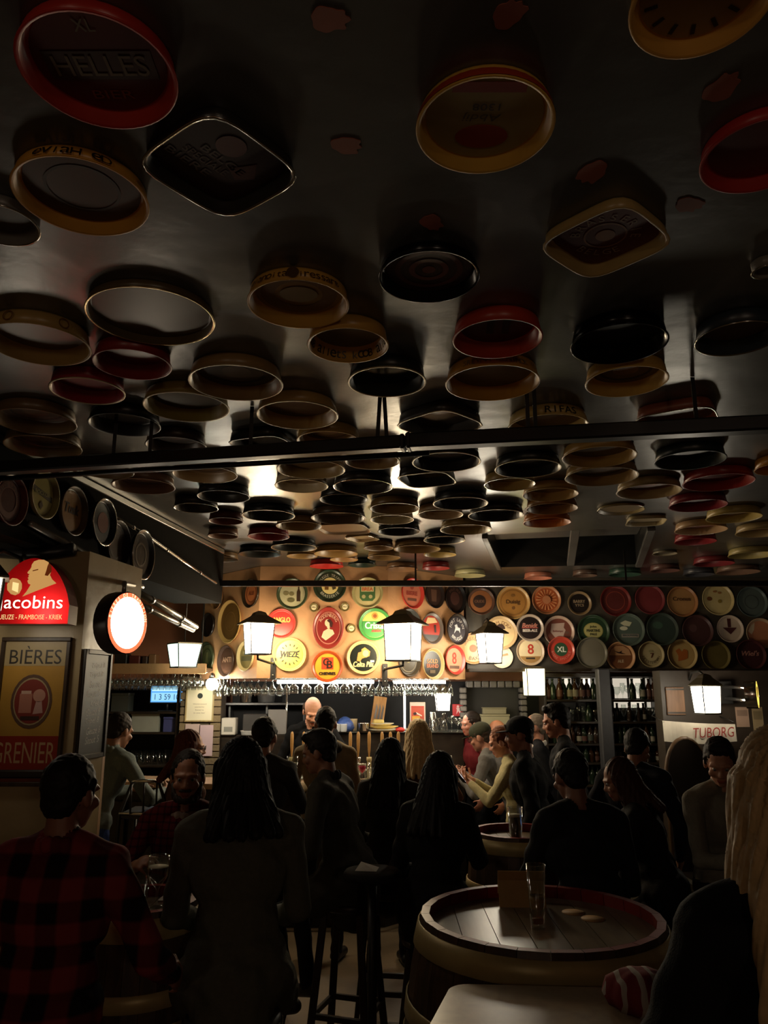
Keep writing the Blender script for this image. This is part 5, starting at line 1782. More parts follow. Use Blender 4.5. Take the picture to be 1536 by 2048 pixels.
# stone-framed niche with boxes
nz0, nz1 = at_y(985, 1450, 8.6)[0].z, at_y(985, 1374, 8.6)[0].z
nx0, nx1 = xat(934, 8.6), xat(1044, 8.6)
ni = empty('stone_niche', ((nx0 + nx1) / 2, 8.75, nz0))
tag(ni, 'niche framed with grey stones holding pale boxes', 'niche')
w2, h2 = (nx1 - nx0) / 2, nz1 - nz0
MB().box((0, .09, h2 / 2), (2 * w2, .02, h2), mat('niche_dark', (.015, .014, .014), .6)).build('back', ni)
GS = mat('grey_stone', srgb(104, 100, 96), .8, noise=.3, nscale=12, bump=.3)
for i in range(7):
    MB().box((-w2 + 2 * w2 * (i + .5) / 7, 0, h2 + .03), (2 * w2 / 7 - .01, .15, .07), GS, bevel=.01).build('stone', ni)
for i in range(6):
    for sg in (-1, 1):
        MB().box((sg * (w2 + .03), 0, h2 * (i + .5) / 6), (.07, .15, h2 / 6 - .01), GS, bevel=.01).build('stone', ni)
MB().box((0, 0, -.015), (2 * w2 + .12, .2, .03), GS, bevel=.006).build('sill', ni)
for k, (px0, px1, z0, h, c, lab) in enumerate(((962, 1018, .0, .11, (150, 144, 116), 'pale green-grey box, lower of two in the stone niche'), (966, 1012, .112, .07, (134, 128, 104), 'flat grey box, upper of two in the stone niche'))):
    x0, x1 = xat(px0, 8.65), xat(px1, 8.65)
    o = empty('flat_box', ((x0 + x1) / 2, 8.74, nz0 + z0))
    tag(o, lab, 'box')
    MB().box((0, 0, h * .4), (x1 - x0, .13, h * .8), paint(c, .5), bevel=.004).build('body', o)
    MB().box((0, 0, h * .9), (x1 - x0 + .008, .138, h * .18), paint(c, .5), bevel=.003).build('lid', o)

for x0, y0, x1, y1, lab in ((942, 1361, 962, 1374, 'small grey label on the dark panel above the niche, left'), (968, 1366, 984, 1377, 'small grey label on the dark panel above the niche, right')):
    o = boxat('paper_label', x0, y0, x1, y1, 8.6, .003, mat('label_grey2', srgb(130, 126, 120), .6), lab, 'label', 0)
    o.location.y = 8.876

# books and boxes on top of the left rack, pictures on the back wall
random.seed(12)
zr = RK.location.z + .03
for i, (x0, x1, ytop, c, lab) in enumerate(((229, 252, 1307, (40, 34, 30), 'dark brown box'), (258, 278, 1311, (110, 44, 34), 'dark red box'), (284, 293, 1312, (60, 36, 28), 'narrow brown box'), (297, 310, 1308, (120, 84, 54), 'tan box'))):
    onshelf('cigar_box', x0, x1, ytop, 7.85, zr, .14, paint(c, .5), lab + ' standing on top of the left rack', 'box')

# ================================================================ taps
def beer_tap(px, Y, white, label):
    x = xat(px, Y, ZB)
    o = empty('beer_tap', (x, Y, ZB))
    tag(o, label, 'beer tap', 'beer taps along the bar')
    MB().lathe([(.035, 0), (.035, .012), (.02, .02), (.02, .16), (.024, .17), (.024, .20)], mat('tap_ivory', srgb(226, 206, 150), .25) if white else CHROME, 12, cap0=True, cap1=True).build('column', o)
    MB().tube([(0, -.0, .15), (0, -.06, .15), (0, -.085, .13), (0, -.085, .10)], .009, CHROME, 8).build('spout', o)
    MB().lathe([(.006, .20), (.008, .23), (.012, .26), (.016, .34), (.015, .40), (.009, .42), (.001, .425)], wood('tap_wood', srgb(190, 140, 80), srgb(214, 170, 104), 8), 12).build('handle', o)
    return o


TP = [(582, 1), (606, 0), (622, 0), (700, 0), (716, 0), (738, 1), (764, 0), (781, 0), (797, 0)]
for i, (px, wv) in enumerate(TP):
    beer_tap(px, 7.36, wv, 'beer tap with a pale wooden handle%s, %s along the bar' % (' and ivory column' if wv else '', nth(i, len(TP))))
MB().box((xat(745, 7.2, ZB), 7.2, ZB + .008), (.62, .12, .016), CHROME, bevel=.003).build('drip_tray')
tag(bpy.data.objects['drip_tray'], 'long steel drip tray before the taps', 'tray')


def beer(name, x, y, z, h, r, color, fill, label, foam=True, stem=False, group=None, rb=None):
    o = empty(name, (x, y, z))
    tag(o, label, 'beer glass', group)
    if stem:
        zs = h * .4
        MB().lathe([(.001, 0), (.034, 0), (.034, .005), (.006, .012), (.005, zs - .01), (.014, zs), (r * .92, zs + .04), (r, h * .8), (r * .95, h), (r * .9, h), (r * .95, h * .8), (r * .86, zs + .042), (.004, zs + .01)], CLEAR, 18).build('glass', o)
        zt = zs + (h - zs) * fill
        MB().lathe([(.001, zs + .012), (r * .84, zs + .043), (r * .93, h * .78), (r * .92, zt), (.001, zt)], color, 18).build('beer', o)
        rt = r * .92
    else:
        rb = rb or r * .78
        MB().lathe([(.001, 0), (rb, 0), (rb * 1.0, .006), (r, h), (r - .0025, h), (rb - .003, .018), (.001, .018)], CLEAR, 20).build('glass', o)
        zt = .02 + (h - .02) * fill
        rt = rb + (r - rb) * zt / h - .004
        if fill > 0:
            MB().lathe([(.001, .019), (rb - .004, .019), (rt, zt), (.001, zt)], color, 18).build('beer', o)
    if foam and fill > 0:
        MB().lathe([(.001, zt + .0005), (rt * .99, zt + .0005), (rt * .99, zt + .012), (.001, zt + .014)], mat('foam', srgb(236, 222, 196), .7), 18).build('foam', o)
    return o


AMBER = glassmat('amber_beer', (.75, .36, .06), .05, .35)
DARKB = mat('dark_beer', (.03, .008, .005), .15)
PINKB = mat('pink_beer', srgb(230, 20, 90), .2, emit=.0)
RUBY = glassmat('ruby_beer', (.9, .05, .22), .05, .3)
x = xat(724, 7.1, ZB)
beer('pink_beer', x, 7.12, ZB, .17, .036, PINKB, .8, 'tall glass of bright pink beer on the lit bar top', True, True)
for i, (px, Y, h) in enumerate(((735, 7.3, .12), (750, 7.22, .12), (712, 7.3, .14))):
    o = tumbler(h, .032).build('beer_glass', loc=(xat(px, Y, ZB), Y, ZB))
    tag(o, 'empty clear glass on the bar top near the pink beer, ' + nth(i, 3), 'glass')
beer('red_beer', xat(712, 7.12, ZB), 7.2, ZB, .13, .033, mat('red_beer', srgb(120, 20, 30), .2), .7, 'dark red beer left of the pink beer', False)
o = MB().box((0, 0, .0015), (.11, .11, .003), mat('mat_orange', srgb(220, 120, 90), .7), bevel=.0).build('beer_mat', loc=(xat(726, 7.03, ZB), 7.035, ZB))
tag(o, 'orange beer mat in front of the pink beer', 'beer mat')
# menu cards standing on the right part of the bar
for i, (px, Y, yaw, lab) in enumerate(((912, 7.75, 20, 'white menu card standing on the right end of the bar'),)):
    o = MB().box((0, 0, .09), (.17, .006, .18), mat('card_white', srgb(240, 236, 225), .6), Matrix.Rotation(math.radians(-12), 4, 'X')).build('menu_card', loc=(xat(px, Y, ZB) - .1, Y, ZB + .002))
    o.rotation_euler = (0, 0, math.radians(yaw))
    tag(o, lab, 'card')
mb = stemglass(.1, .04).build('candle_glass', loc=(xat(893, 7.9, ZB), 8.05, ZB))
tag(mb, 'small stem glass behind the menu card on the bar', 'glass')

# ================================================================ bottle shelves on the right
BP_ = {}


def bottle_mesh(kind, m):
    k = (kind, m.name)
    if k not in BP_:
        p = {'long': [(.001, 0), (.03, 0), (.032, .006), (.032, .14), (.028, .17), (.013, .2), (.0125, .25), (.015, .252), (.015, .262), (.001, .263)],
             'stub': [(.001, 0), (.036, 0), (.037, .008), (.037, .1), (.03, .14), (.014, .17), (.0135, .2), (.016, .203), (.016, .215), (.001, .216)],
             'wine': [(.001, 0), (.036, 0), (.037, .006), (.037, .18), (.03, .215), (.014, .24), (.0135, .295), (.0155, .297), (.0155, .31), (.001, .311)]}[kind]
        mb = MB()
        mb.lathe(p, m, 14)
        BP_[k] = mb.mesh('bottle')
    return BP_[k]


LABM = [mat('bottle_label_%d' % i, srgb(*c), .6) for i, c in enumerate(((120, 110, 90), (80, 46, 38), (130, 124, 110), (54, 60, 54)))]
LAB_ = []
for m_ in LABM:
    mb = MB()
    mb.lathe([(.0375, .03), (.0375, .10)], m_, 14)
    LAB_.append(mb.mesh('paper_label'))
DB = [mat('bottle_dark', (.02, .012, .008), .12), mat('bottle_brown', (.04, .016, .006), .12), mat('bottle_green', (.012, .022, .012), .12)]


def shelf_unit(px0, px1, Y, name, lab, ys, where):
    x0, x1 = xat(px0, Y), xat(px1, Y)
    o = empty(name, ((x0 + x1) / 2, Y, 0))
    tag(o, lab, 'shelf')
    w2 = (x1 - x0) / 2
    zt = at_y(768, 1354, Y)[0].z
    zs = [at_y(768, y, Y)[0].z for y in ys]
    MB().box((0, .29, zt / 2), (2 * w2, .02, zt), mat('shelf_back', (.03, .025, .02), .5)).build('back', o)
    for sg in (-1, 1):
        MB().box((sg * (w2 + .012), .14, zt / 2), (.024, .3, zt), DARKW, bevel=.003).build('side', o)
    MB().box((0, .14, zt + .02), (2 * w2 + .05, .3, .04), DARKWX, bevel=.003).build('top_board', o)
    for z in zs:
        MB().box((0, .13, z - .012), (2 * w2, .28, .022), DARKWX, bevel=.003).build('shelf_board', o)
    return o, w2, zt, zs


random.seed(21)
total = 0
for px0, px1, name, where, bright in ((1092, 1196, 'bottle_shelf', 'left of the dark pillar', [(.0, .36, .1), (.42, .62, 1.0), (.80, 1.0, 1.6)]), (1221, 1318, 'bottle_shelf', 'right of the dark pillar', [(.0, .16, .5), (.2, .52, .6), (.56, .86, .8), (.90, 1.0, .5)])):
    o, w2, zt, zs = shelf_unit(px0, px1, 8.3, name, 'dark bottle shelf with backlit top row, ' + where, (1399, 1443, 1487, 1525, 1570), where)
    for a, b, e in bright:
        MB().box((-w2 + 2 * w2 * (a + b) / 2, .276, (zt + zs[0]) / 2), (2 * w2 * (b - a) - .01, .006, zt - zs[0] - .02), emitter('backlight_%d' % int(e * 10), (1, .88, .7), e)).build('light_panel', o)
    if 'right' in where:
        for a, b, e in bright:
            MB().box((-w2 + 2 * w2 * (a + b) / 2, .276, zs[0] - .06), (2 * w2 * (b - a) - .01, .006, .06), emitter('backlight_%d' % int(e * 10), (1, .88, .7), e)).build('light_panel', o)
    rn = ['top', 'second', 'third', 'fourth', 'fifth']
    for r, z in enumerate(zs):
        n = 9
        for i in range(n):
            kind = random.choice(['long', 'stub', 'long'])
            if r == 0:
                kind = 'stub'
            hgt = {'long': .263, 'stub': .216, 'wine': .311}[kind]
            gap = (zt if r == 0 else zs[r - 1] - .024) - z
            sc = min(1., (gap - .012) / hgt)
            m_ = random.choice(DB)
            isglass = (r == 0 and 'right' in where and i in (1, 2, 3, 5)) or (r in (1, 3) and random.random() < .5)
            x = o.location.x - w2 + 2 * w2 * (i + .5) / n + random.uniform(-.008, .008)
            if isglass:
                q = bpy.data.objects.new('shelf_glass', random.choice(protos))
                COL.objects.link(q)
                q.location = (x, 8.36, z)
                q.scale = (.9, .9, min(1, (gap - .01) / .17))
                tag(q, 'stem glass on the %s shelf %s, place %s' % (rn[r], where, nth(i, n)), 'glass', 'glassware on the bottle shelves')
                continue
            q = bpy.data.objects.new('bottle', bottle_mesh(kind, m_))
            COL.objects.link(q)
            q.location = (x, 8.37 + random.uniform(-.015, .03), z)
            q.scale = (min(1., .8 + .2 * sc), min(1., .8 + .2 * sc), sc)
            tag(q, 'dark bottle on the %s shelf %s, place %s' % (rn[r], where, nth(i, n)), 'bottle', 'bottles on the bottle shelves')
            if random.random() < .7:
                l_ = bpy.data.objects.new('paper_label', random.choice(LAB_))
                COL.objects.link(l_)
                l_.parent = q

# ---------------- right dark wall with its signs
WY = 7.2
wx0 = xat(1322, WY)
structure(MB().box(((wx0 + 4.6) / 2, WY + .1, 1.06), (4.6 - wx0, .2, 2.12), mat('right_wall_brown', (.035, .024, .016), .5, noise=.3)).build('wall_right_front'))
pa, sa = at_y(1350, 1402, WY)
w_, h_ = 36 * sa, 54 * sa
br = empty('kraft_sign', (pa.x, WY - .012, pa.z))
tag(br, 'brown kraft panel on the dark wall left of the lit lantern', 'sign')
MB().box((0, 0, 0), (w_, .02, h_), wood('kraft', srgb(110, 78, 54), srgb(134, 98, 70), 4, .5), bevel=.004).build('panel', br)
for dz in (-.42, .42):
    MB().box((0, -.012, h_ * dz), (w_ * 1.02, .006, .014), DARKWX).build('batten', br)
# keg-like projecting chrome tube with round yellow face
pk, sk_ = at_y(1508, 1389, 6.2)
pe, _ = at_y(1448, 1385, 7.1)
kg = empty('projecting_sign', pk)
tag(kg, 'chrome tube sign with a round lit yellow face, at the right edge', 'sign')
ax = Vector((pk.x - pe.x, pk.y - pe.y, pk.z - pe.z))
L = ax.length
axn = ax.normalized()
fn_ = Vector((.87, -.5, .0)).normalized()
rk = .108
Mk_ = frame_M((0, 0, 0), fn_)
for zz in (-.05, .05):
    MB().tube([Vector((0, 0, zz)) - axn * .03, Vector((0, 0, zz)) - axn * (L - .02)], .014, CHROME, 8).build('arm', kg)
MB().lathe([(rk, -.06), (rk, .02), (rk * .96, .026)], CHROME, 24, Mk_).build('drum', kg)
m = MB()
disc(m, rk * .95, .0255, emitter('lit_yellow', (1, .72, .12), 1.6), 24)
m.v = [tuple(Mk_ @ Vector(v)) for v in m.v]
m.build('face', kg)
m = MB()
ring(m, rk * .8, rk * .86, .0262, emitter('lit_brown', (.25, .12, .02), .8))
poly(m, [(-rk * .5, rk * .45), (-rk * .1, rk * .6), (rk * .45, rk * .5), (rk * .3, rk * .1), (rk * .5, -rk * .25), (rk * .1, -rk * .1), (-rk * .15, -rk * .3), (-rk * .4, rk * .05)], .0268, emitter('lit_brown', (.25, .12, .02), .8))
m.v = [tuple(Mk_ @ Vector(v)) for v in m.v]
m.build('emblem', kg)['kind'] = 'stuff'
MB().box(tuple(-axn * (L - .01)), (.14, .03, .2), BLACKM, bevel=.006).build('wall_plate', kg)
for x0, y0, x1, y1, c, lab in ((1470, 1414, 1500, 1454, (170, 140, 120), 'pinkish paper poster under the yellow sign, left'), (1503, 1414, 1530, 1470, (150, 130, 96), 'tan paper poster under the yellow sign, right')):
    o = boxat('paper_poster', x0, y0, x1, y1, WY - .004, .003, mat('poster_%d' % c[0], srgb(*c), .6, noise=.3, nscale=8), lab, 'poster', 0)
    MB().box((0, -.0008, o['_h'] * .7), (o['_w'] * .8, .001, o['_h'] * .3), ink(*[int(v * .8) for v in c])).build('print', o)
# white banner
ba, sb = at_y(1400, 1462, 6.9)
bn = empty('banner', ba)
tag(bn, 'pale banner lettered TUBORG on the dark wall', 'banner')
bw, bh = 146 * sb, 40 * sb
mb = MB()
nx = 16
vs, fs = [], []
for i in range(nx + 1):
    u = i / nx
    x = -bw / 2 + bw * u
    y = .02 * math.sin(u * 9)
    sag = -.02 * math.sin(u * math.pi) + .0
    vs += [(x, y, -bh / 2 + sag), (x, y + .008, bh / 2 + sag * .3 - .03 * u)]
fs = [(2 * i, 2 * i + 2, 2 * i + 3, 2 * i + 1) for i in range(nx)]
mb.add(vs, fs, mat('banner_cloth', srgb(180, 172, 156), .7, noise=.15))
mb.build('cloth', bn)
m = MB()
text(m, 'TUBORG', (bw * .17, -.01), bw * .56, bh * .48, ink(130, 44, 38), .03, .03, .2, M=frame_M((0, 0, 0), (0, -1, 0)))
m.build('lettering', bn)['kind'] = 'stuff'
for sx in (-1, 1):
    MB().tube([(sx * bw * .48, .01, bh / 2 - .01), (sx * bw * .48, WY - 6.9 - .002, bh / 2 + .03)], .004, BLACKM, 6).build('cord', bn)
# bench back under the banner
hb = empty('high_backed_bench', (xat(1362, 6.7), 6.72, 0))
tag(hb, 'dark arched high-backed bench below the banner', 'bench')
zt = at_y(1362, 1478, 6.7)[0].z
hw_ = (xat(1402, 6.7) - xat(1322, 6.7)) / 2
pts = [(-hw_, .5), (hw_, .5)] + [(hw_ * math.cos(t), zt - .3 + .3 * math.sin(t)) for t in np.linspace(0, math.pi, 14)]
Mb = Matrix(((1, 0, 0, 0), (0, 0, -1, 0), (0, 1, 0, 0), (0, 0, 0, 1)))
MB().prism(pts, -.03, .03, mat('bench_leather', (.02, .014, .01), .4), Mb).build('backrest', hb)
MB().tube([(x, 0, z) for x, z in [(hw_, .5)] + pts[2:] + [(-hw_, .5)]], .022, wood('bench_wood', (.09, .05, .025), (.14, .08, .04), 5), 8).build('rim', hb)
MB().box((0, -.2, .48), (2 * hw_, .42, .08), mat('bench_leather', (.02, .014, .01), .4), bevel=.02).build('seat', hb)
for sx in (-1, 1):
    for y in (-.36, 0):
        MB().box((sx * (hw_ - .04), y, .22), (.05, .05, .44), DARKW, bevel=.004).build('leg', hb)

# ================================================================ barrel tables, stools
STAVE = wood('barrel_oak', (.045, .022, .01), (.10, .05, .022), 6, .45)
HOOP = mat('hoop_iron', srgb(196, 176, 124), .42, .25, noise=.35, nscale=10)
HEADM = wood('barrel_head', srgb(104, 92, 78), srgb(134, 120, 100), 3, .3, 'Y')
REDP = mat('barrel_red', srgb(130, 34, 30), .42, noise=.3, nscale=12)


def barrel(x, y, top, rt, label, n=26, hoops=True):
    o = empty('barrel_table', (x, y, 0))
    tag(o, label, 'barrel')
    rb = rt * 1.16
    rad = lambda z: rt + (rb - rt) * (1 - ((z / top - .5) * 2) ** 2)
    zs = [0, top * .15, top * .3, top * .5, top * .7, top * .85, top - .03, top]
    for k in range(n):
        a0, a1 = 2 * math.pi * (k + .012) / n, 2 * math.pi * (k + .988) / n
        vs = []
        for z in zs:
            for r in (rad(z), rad(z) - .032):
                for a in (a0, a1):
                    vs.append((r * math.cos(a), r * math.sin(a), z))
        fs = []
        for i in range(len(zs) - 1):
            b, c = i * 4, i * 4 + 4
            fs += [(b, b + 1, c + 1, c), (b + 3, b + 2, c + 2, c + 3), (b + 2, b, c, c + 2), (b + 1, b + 3, c + 3, c + 1)]
        fs.append((0, 2, 3, 1))
        e = (len(zs) - 1) * 4
        mb = MB()
        mb.add(vs, fs, STAVE)
        # red painted chime: top end and inside of the stave
        mb.add([vs[e], vs[e + 1], vs[e + 3], vs[e + 2]], [(0, 1, 2, 3)], REDP)
        i0 = e - 4
        ins = [Vector(vs[q]) * 1 for q in (i0 + 2, i0 + 3, e + 3, e + 2)]
        sh = [Vector((v.x * .9985, v.y * .9985, v.z)) for v in ins]
        lo = [Vector((v.x, v.y, top - .06)) for v in sh[:2]]
        mb.add([lo[0], lo[1], sh[2], sh[3]], [(3, 2, 1, 0)], REDP)
        mb.build('stave', o)
    if hoops:
        for z0, z1 in ((top - .10, top - .022), (top - .33, top - .27), (top * .6, top * .6 + .06), (top * .36, top * .36 + .05), (.22, .28), (.03, .11)):
            MB().lathe([(rad(z0) + .001, z0), (rad(z0) + .006, z0 + .002), (rad(z1) + .006, z1 - .002), (rad(z1) + .001, z1)], HOOP, 48).build('hoop', o)
    # head planks, slightly sunk
    rh = rad(top - .05) - .034
    zh = top - .045
    m_ = 7
    for k in range(m_):
        x0, x1 = -rh + 2 * rh * k / m_ + .0015, -rh + 2 * rh * (k + 1) / m_ - .0015
        pts = []
        for x_ in np.linspace(x0, x1, 5):
            pts.append((x_, -math.sqrt(max(0, rh * rh - x_ * x_))))
        for x_ in np.linspace(x1, x0, 5):
            pts.append((x_, math.sqrt(max(0, rh * rh - x_ * x_))))
        MB().prism(pts, zh - .022, zh, HEADM).build('head_plank', o)
    return o, zh


BX, BYY = xat(1081, 3.2, 1.1), 3.2
b1, zh1 = barrel(BX, BYY, 1.12, .455, 'large oak barrel table with red rim inside and pale iron hoop, front right')
gx, _ = at_z(1076, 1857, zh1)
g1 = beer('tall_glass', gx.x, gx.y, zh1, .225, .037, AMBER, .0, 'tall thick-bottomed glass standing on the front barrel', False, rb=.026)
MB().lathe([(.0245, .07), (.0275, .10), (.028, .115), (.025, .095)], mat('print_gold', srgb(190, 150, 90), .5), 16).build('printed_band', g1)
MB().lathe([(.001, .019), (.0225, .019), (.0235, .035), (.001, .036)], AMBER, 16).build('beer', g1)
pc, _ = at_z(1046, 1815, zh1)
cd = empty('beer_card', (pc.x, pc.y, zh1))
tag(cd, 'tan card standing folded behind the tall glass on the barrel', 'card')
cm = mat('card_tan', srgb(206, 166, 104), .6, noise=.15)
cw = 98 * .00195 / 2
Mr = Matrix.Rotation(math.radians(-3), 4, 'Z')
MB().box((0, 0, .05), (2 * cw, .004, .105), cm, Mr @ Matrix.Rotation(math.radians(-24), 4, 'X')).build('front_leaf', cd)
MB().box((0, .09, .05), (2 * cw, .004, .105), cm, Mr @ Matrix.Rotation(math.radians(24), 4, 'X')).build('back_leaf', cd)
for px, py, ln in ((1147, 1825, 'left'), (1186, 1838, 'right')):
    p, s = at_z(px, py, zh1)
    o = MB().lathe([(.001, 0), (.046, 0), (.046, .002), (.001, .002)], mat('mat_tan', srgb(190, 150, 100), .7, noise=.2), 20).build('beer_mat', loc=(p.x, p.y, zh1))
    tag(o, 'round tan beer mat on the front barrel, ' + ln + ' of two', 'beer mat')
# pale table corner in front
tz = 1.05
pA, _ = at_z(930, 1968, tz)
pB, _ = at_z(1240, 1988, tz)
tb = empty('high_table', (pA.x + .5, pA.y - .55, 0))
tag(tb, 'pale high table with a rounded corner at the bottom of the photo', 'table')
yo = pA.y - tb.location.y
x0 = pA.x - tb.location.x - .06
rc_ = .07
pts = [(x0 - .16, yo - .62)] + [(x0 + rc_ - rc_ * math.cos(t) * 1.0, yo - rc_ + rc_ * math.sin(t)) for t in np.linspace(.15, math.pi / 2, 7)] + [(x0 + 1.1, yo - .07), (x0 + 1.1, yo - .62)]
MB().prism(pts, tz - .035, tz, wood('table_pale', srgb(150, 132, 110), srgb(168, 150, 126), 3, .3)).build('tabletop', tb)
MB().prism([(x * .97, y * .97) for x, y in pts], tz - .05, tz - .036, BLACK).build('edge_band', tb)
MB().tube([(x0 + .5, yo - .35, .03), (x0 + .5, yo - .35, tz - .052)], .04, BLACKM, 12).build('pedestal', tb)
MB().lathe([(.28, 0), (.28, .02), (.06, .035)], BLACKM, 24, cap0=True, cap1=True, off=(x0 + .5, yo - .35)).build('foot', tb)

B2 = (-1.0, 3.42)
b2, zh2 = barrel(B2[0], B2[1], 1.12, .24, 'dark barrel table between the two men in plaid shirts, mostly hidden')
p = Vector((B2[0] + .06, B2[1] + .04, 0))
beer('dark_beer', p.x, p.y, zh2, .2, .045, DARKB, .55, 'goblet of dark beer on the barrel by the bearded man', True, True)
p = Vector((B2[0] - .04, B2[1] + .15, 0))
o = tumbler(.09, .04).build('beer_glass', loc=(p.x, p.y, zh2))
tag(o, 'empty glass beside the dark beer goblet', 'glass')
p = Vector((B2[0] + .11, B2[1] + .16, 0))
o = MB().box((0, 0, .004), (.13, .09, .008), mat('paper_white', srgb(200, 196, 186), .7)).build('menu_card', loc=(p.x, p.y, zh2))
tag(o, 'white folded menu lying on the barrel by the bearded man', 'card')
B3 = (xat(1035, 5.1, 1.0), 5.1)
b3, zh3 = barrel(B3[0], B3[1], 1.1, .28, 'dark barrel table behind the front barrel, in the crowd')
p = Vector((B3[0] - .03, B3[1] - .14, 0))
beer('dark_beer', p.x, p.y, zh3, .2, .048, DARKB, .7, 'glass of dark beer on the barrel in the crowd', True, False)


def stool(x, y, z, label, chrome=False, sq=False, yaw=0):
    o = empty('bar_stool', (x, y, 0))
    tag(o, label, 'stool', 'high stools')
    w = wood('stool_wood', (.02, .012, .008), (.04, .024, .014), 6, .4)
    if chrome:
        MB().lathe([(.001, z - .07), (.17, z - .07), (.178, z - .05), (.178, z - .03), (.17, z - .01), (.1, z), (.001, z)], mat('stool_pad', (.02, .018, .016), .4), 28).build('seat', o)
        MB().lathe([(.179, z - .06), (.183, z - .055), (.183, z - .03), (.179, z - .025)], CHROME, 28).build('rim', o)
    else:
        MB().lathe([(.001, z - .04), (.16, z - .04), (.17, z - .03), (.17, z - .008), (.16, z), (.001, z - .004)], w, 28).build('seat', o)
    R = Matrix.Rotation(yaw, 3, 'Z')
    t = .042 if sq else .03
    ft = []
    for sx, sy in ((-1, -1), (1, -1), (1, 1), (-1, 1)):
        a = R @ Vector((sx * .105, sy * .105, z - .045))
        b = R @ Vector((sx * .17, sy * .17, 0.0))
        ft.append(a.lerp(b, .7))
        MB().bar(a, b + Vector((0, 0, .002)), t, t, w, up=(0, 1, 0)).build('leg', o)
    for i in range(4):
        MB().bar(ft[i], ft[(i + 1) % 4], .022, .03, w).build('rung', o)
    return o


# metal-backed chair at the left of the bar
ch = empty('bar_chair', (xat(304, 5.75), 5.75, 0))
tag(ch, 'dark bar chair with a shiny curved back rail, beside the man in grey', 'chair')
hx = (xat(333, 5.75) - xat(275, 5.75)) / 2
zr_ = at_y(300, 1562, 5.75)[0].z
MB().tube([(-hx, .05, zr_ - .03), (-hx * .8, -.02, zr_), (0, -.05, zr_ + .006), (hx * .8, -.02, zr_), (hx, .05, zr_ - .03)], .012, CHROME, 8).build('back_rail', ch)
zs_ = at_y(300, 1627, 5.75)[0].z
MB().box((0, .18, zs_ - .02), (.36, .36, .04), mat('stool_pad', (.02, .018, .016), .4), bevel=.012).build('seat', ch)
MB().tube([(-.17, -.01, zs_), (.17, -.01, zs_)], .012, CHROME, 8).build('seat_rail', ch)
for sx in (-1, 1):
    MB().tube([(sx * hx * .9, .0, zr_ - .01), (sx * .17, .0, zs_), (sx * .19, -.03, 0)], .013, BLACKM, 8).build('leg', ch)
    MB().tube([(sx * .16, .34, zs_ - .04), (sx * .19, .4, 0)], .013, BLACKM, 8).build('leg', ch)
for x in (-.09, 0, .09):
    MB().tube([(x, -.02, zs_), (x, -.04, zr_)], .007, BLACKM, 6).build('spindle', ch)

# small high table with a napkin in the middle, phone and scarf
nt_ = empty('high_table', (-.06, 4.3, 0))
tag(nt_, 'small dark round high table in the middle of the crowd with a napkin', 'table')
MB().lathe([(.001, 1.0), (.14, 1.0), (.15, 1.012), (.15, 1.028), (.14, 1.04), (.001, 1.04)], mat('dull_black_top', (.012, .01, .009), .8, spec=.2), 24).build('tabletop', nt_)
MB().tube([(0, 0, .02), (0, 0, .999)], .025, BLACKM, 10).build('pedestal', nt_)
MB().lathe([(.001, 0), (.15, 0), (.15, .015), (.03, .03), (.001, .03)], BLACKM, 20).build('foot', nt_)
mb = MB()
mb.add([(-.06, -.03, .001), (.05, -.045, .001), (.065, .04, .004), (-.03, .05, .03), (0, 0, .022)], [(0, 1, 4), (1, 2, 4), (2, 3, 4), (3, 0, 4)], mat('napkin', srgb(205, 200, 190), .8))
o = mb.build('napkin', loc=(-.09, 4.3, 1.041))
tag(o, 'crumpled white napkin on the small dark high table', 'napkin')
o = empty('phone', (B3[0] + .12, B3[1] - .1, zh3))
tag(o, 'phone with a small blue glow lying on the barrel in the crowd', 'phone')
MB().box((0, 0, .005), (.07, .14, .009), BLACK, bevel=.003).build('case', o)
MB().box((0, .03, .0102), (.05, .06, .001), emitter('phone_blue', (.2, .4, 1), 1.5)).build('screen', o)
p, _ = at_z(1285, 2015, tz)


def striped():
    m = mat('red_knit', srgb(130, 30, 34), .9)
    nt = m.node_tree
    tc = nt.nodes.new('ShaderNodeTexCoord')
    wv = nt.nodes.new('ShaderNodeTexWave')
    wv.inputs['Scale'].default_value = 7
    wv.inputs['Distortion'].default_value = 3
    r = nt.nodes.new('ShaderNodeValToRGB')
    r.color_ramp.interpolation = 'CONSTANT'
    r.color_ramp.elements[0].color = (*srgb(120, 26, 32), 1)
    r.color_ramp.elements[1].position = .72
    r.color_ramp.elements[1].color = (*srgb(176, 164, 156), 1)
    nt.links.new(tc.outputs['Object'], wv.inputs[0])
    nt.links.new(wv.outputs[0], r.inputs[0])
    nt.links.new(r.outputs[0], nt.nodes['Principled BSDF'].inputs['Base Color'])
    return m


mb = MB()
mb.lathe([(.001, 0), (.085, 0), (.10, .03), (.088, .07), (.05, .095), (.02, .10), (.001, .099)], striped(), 28, rf=lambda t: 1 + .10 * math.sin(3 * t) + .07 * math.sin(7 * t + 1))
o = mb.build('knitted_scarf', loc=(p.x, p.y, tz))
tag(o, 'crumpled red and white striped knitted scarf on the pale table corner', 'scarf')
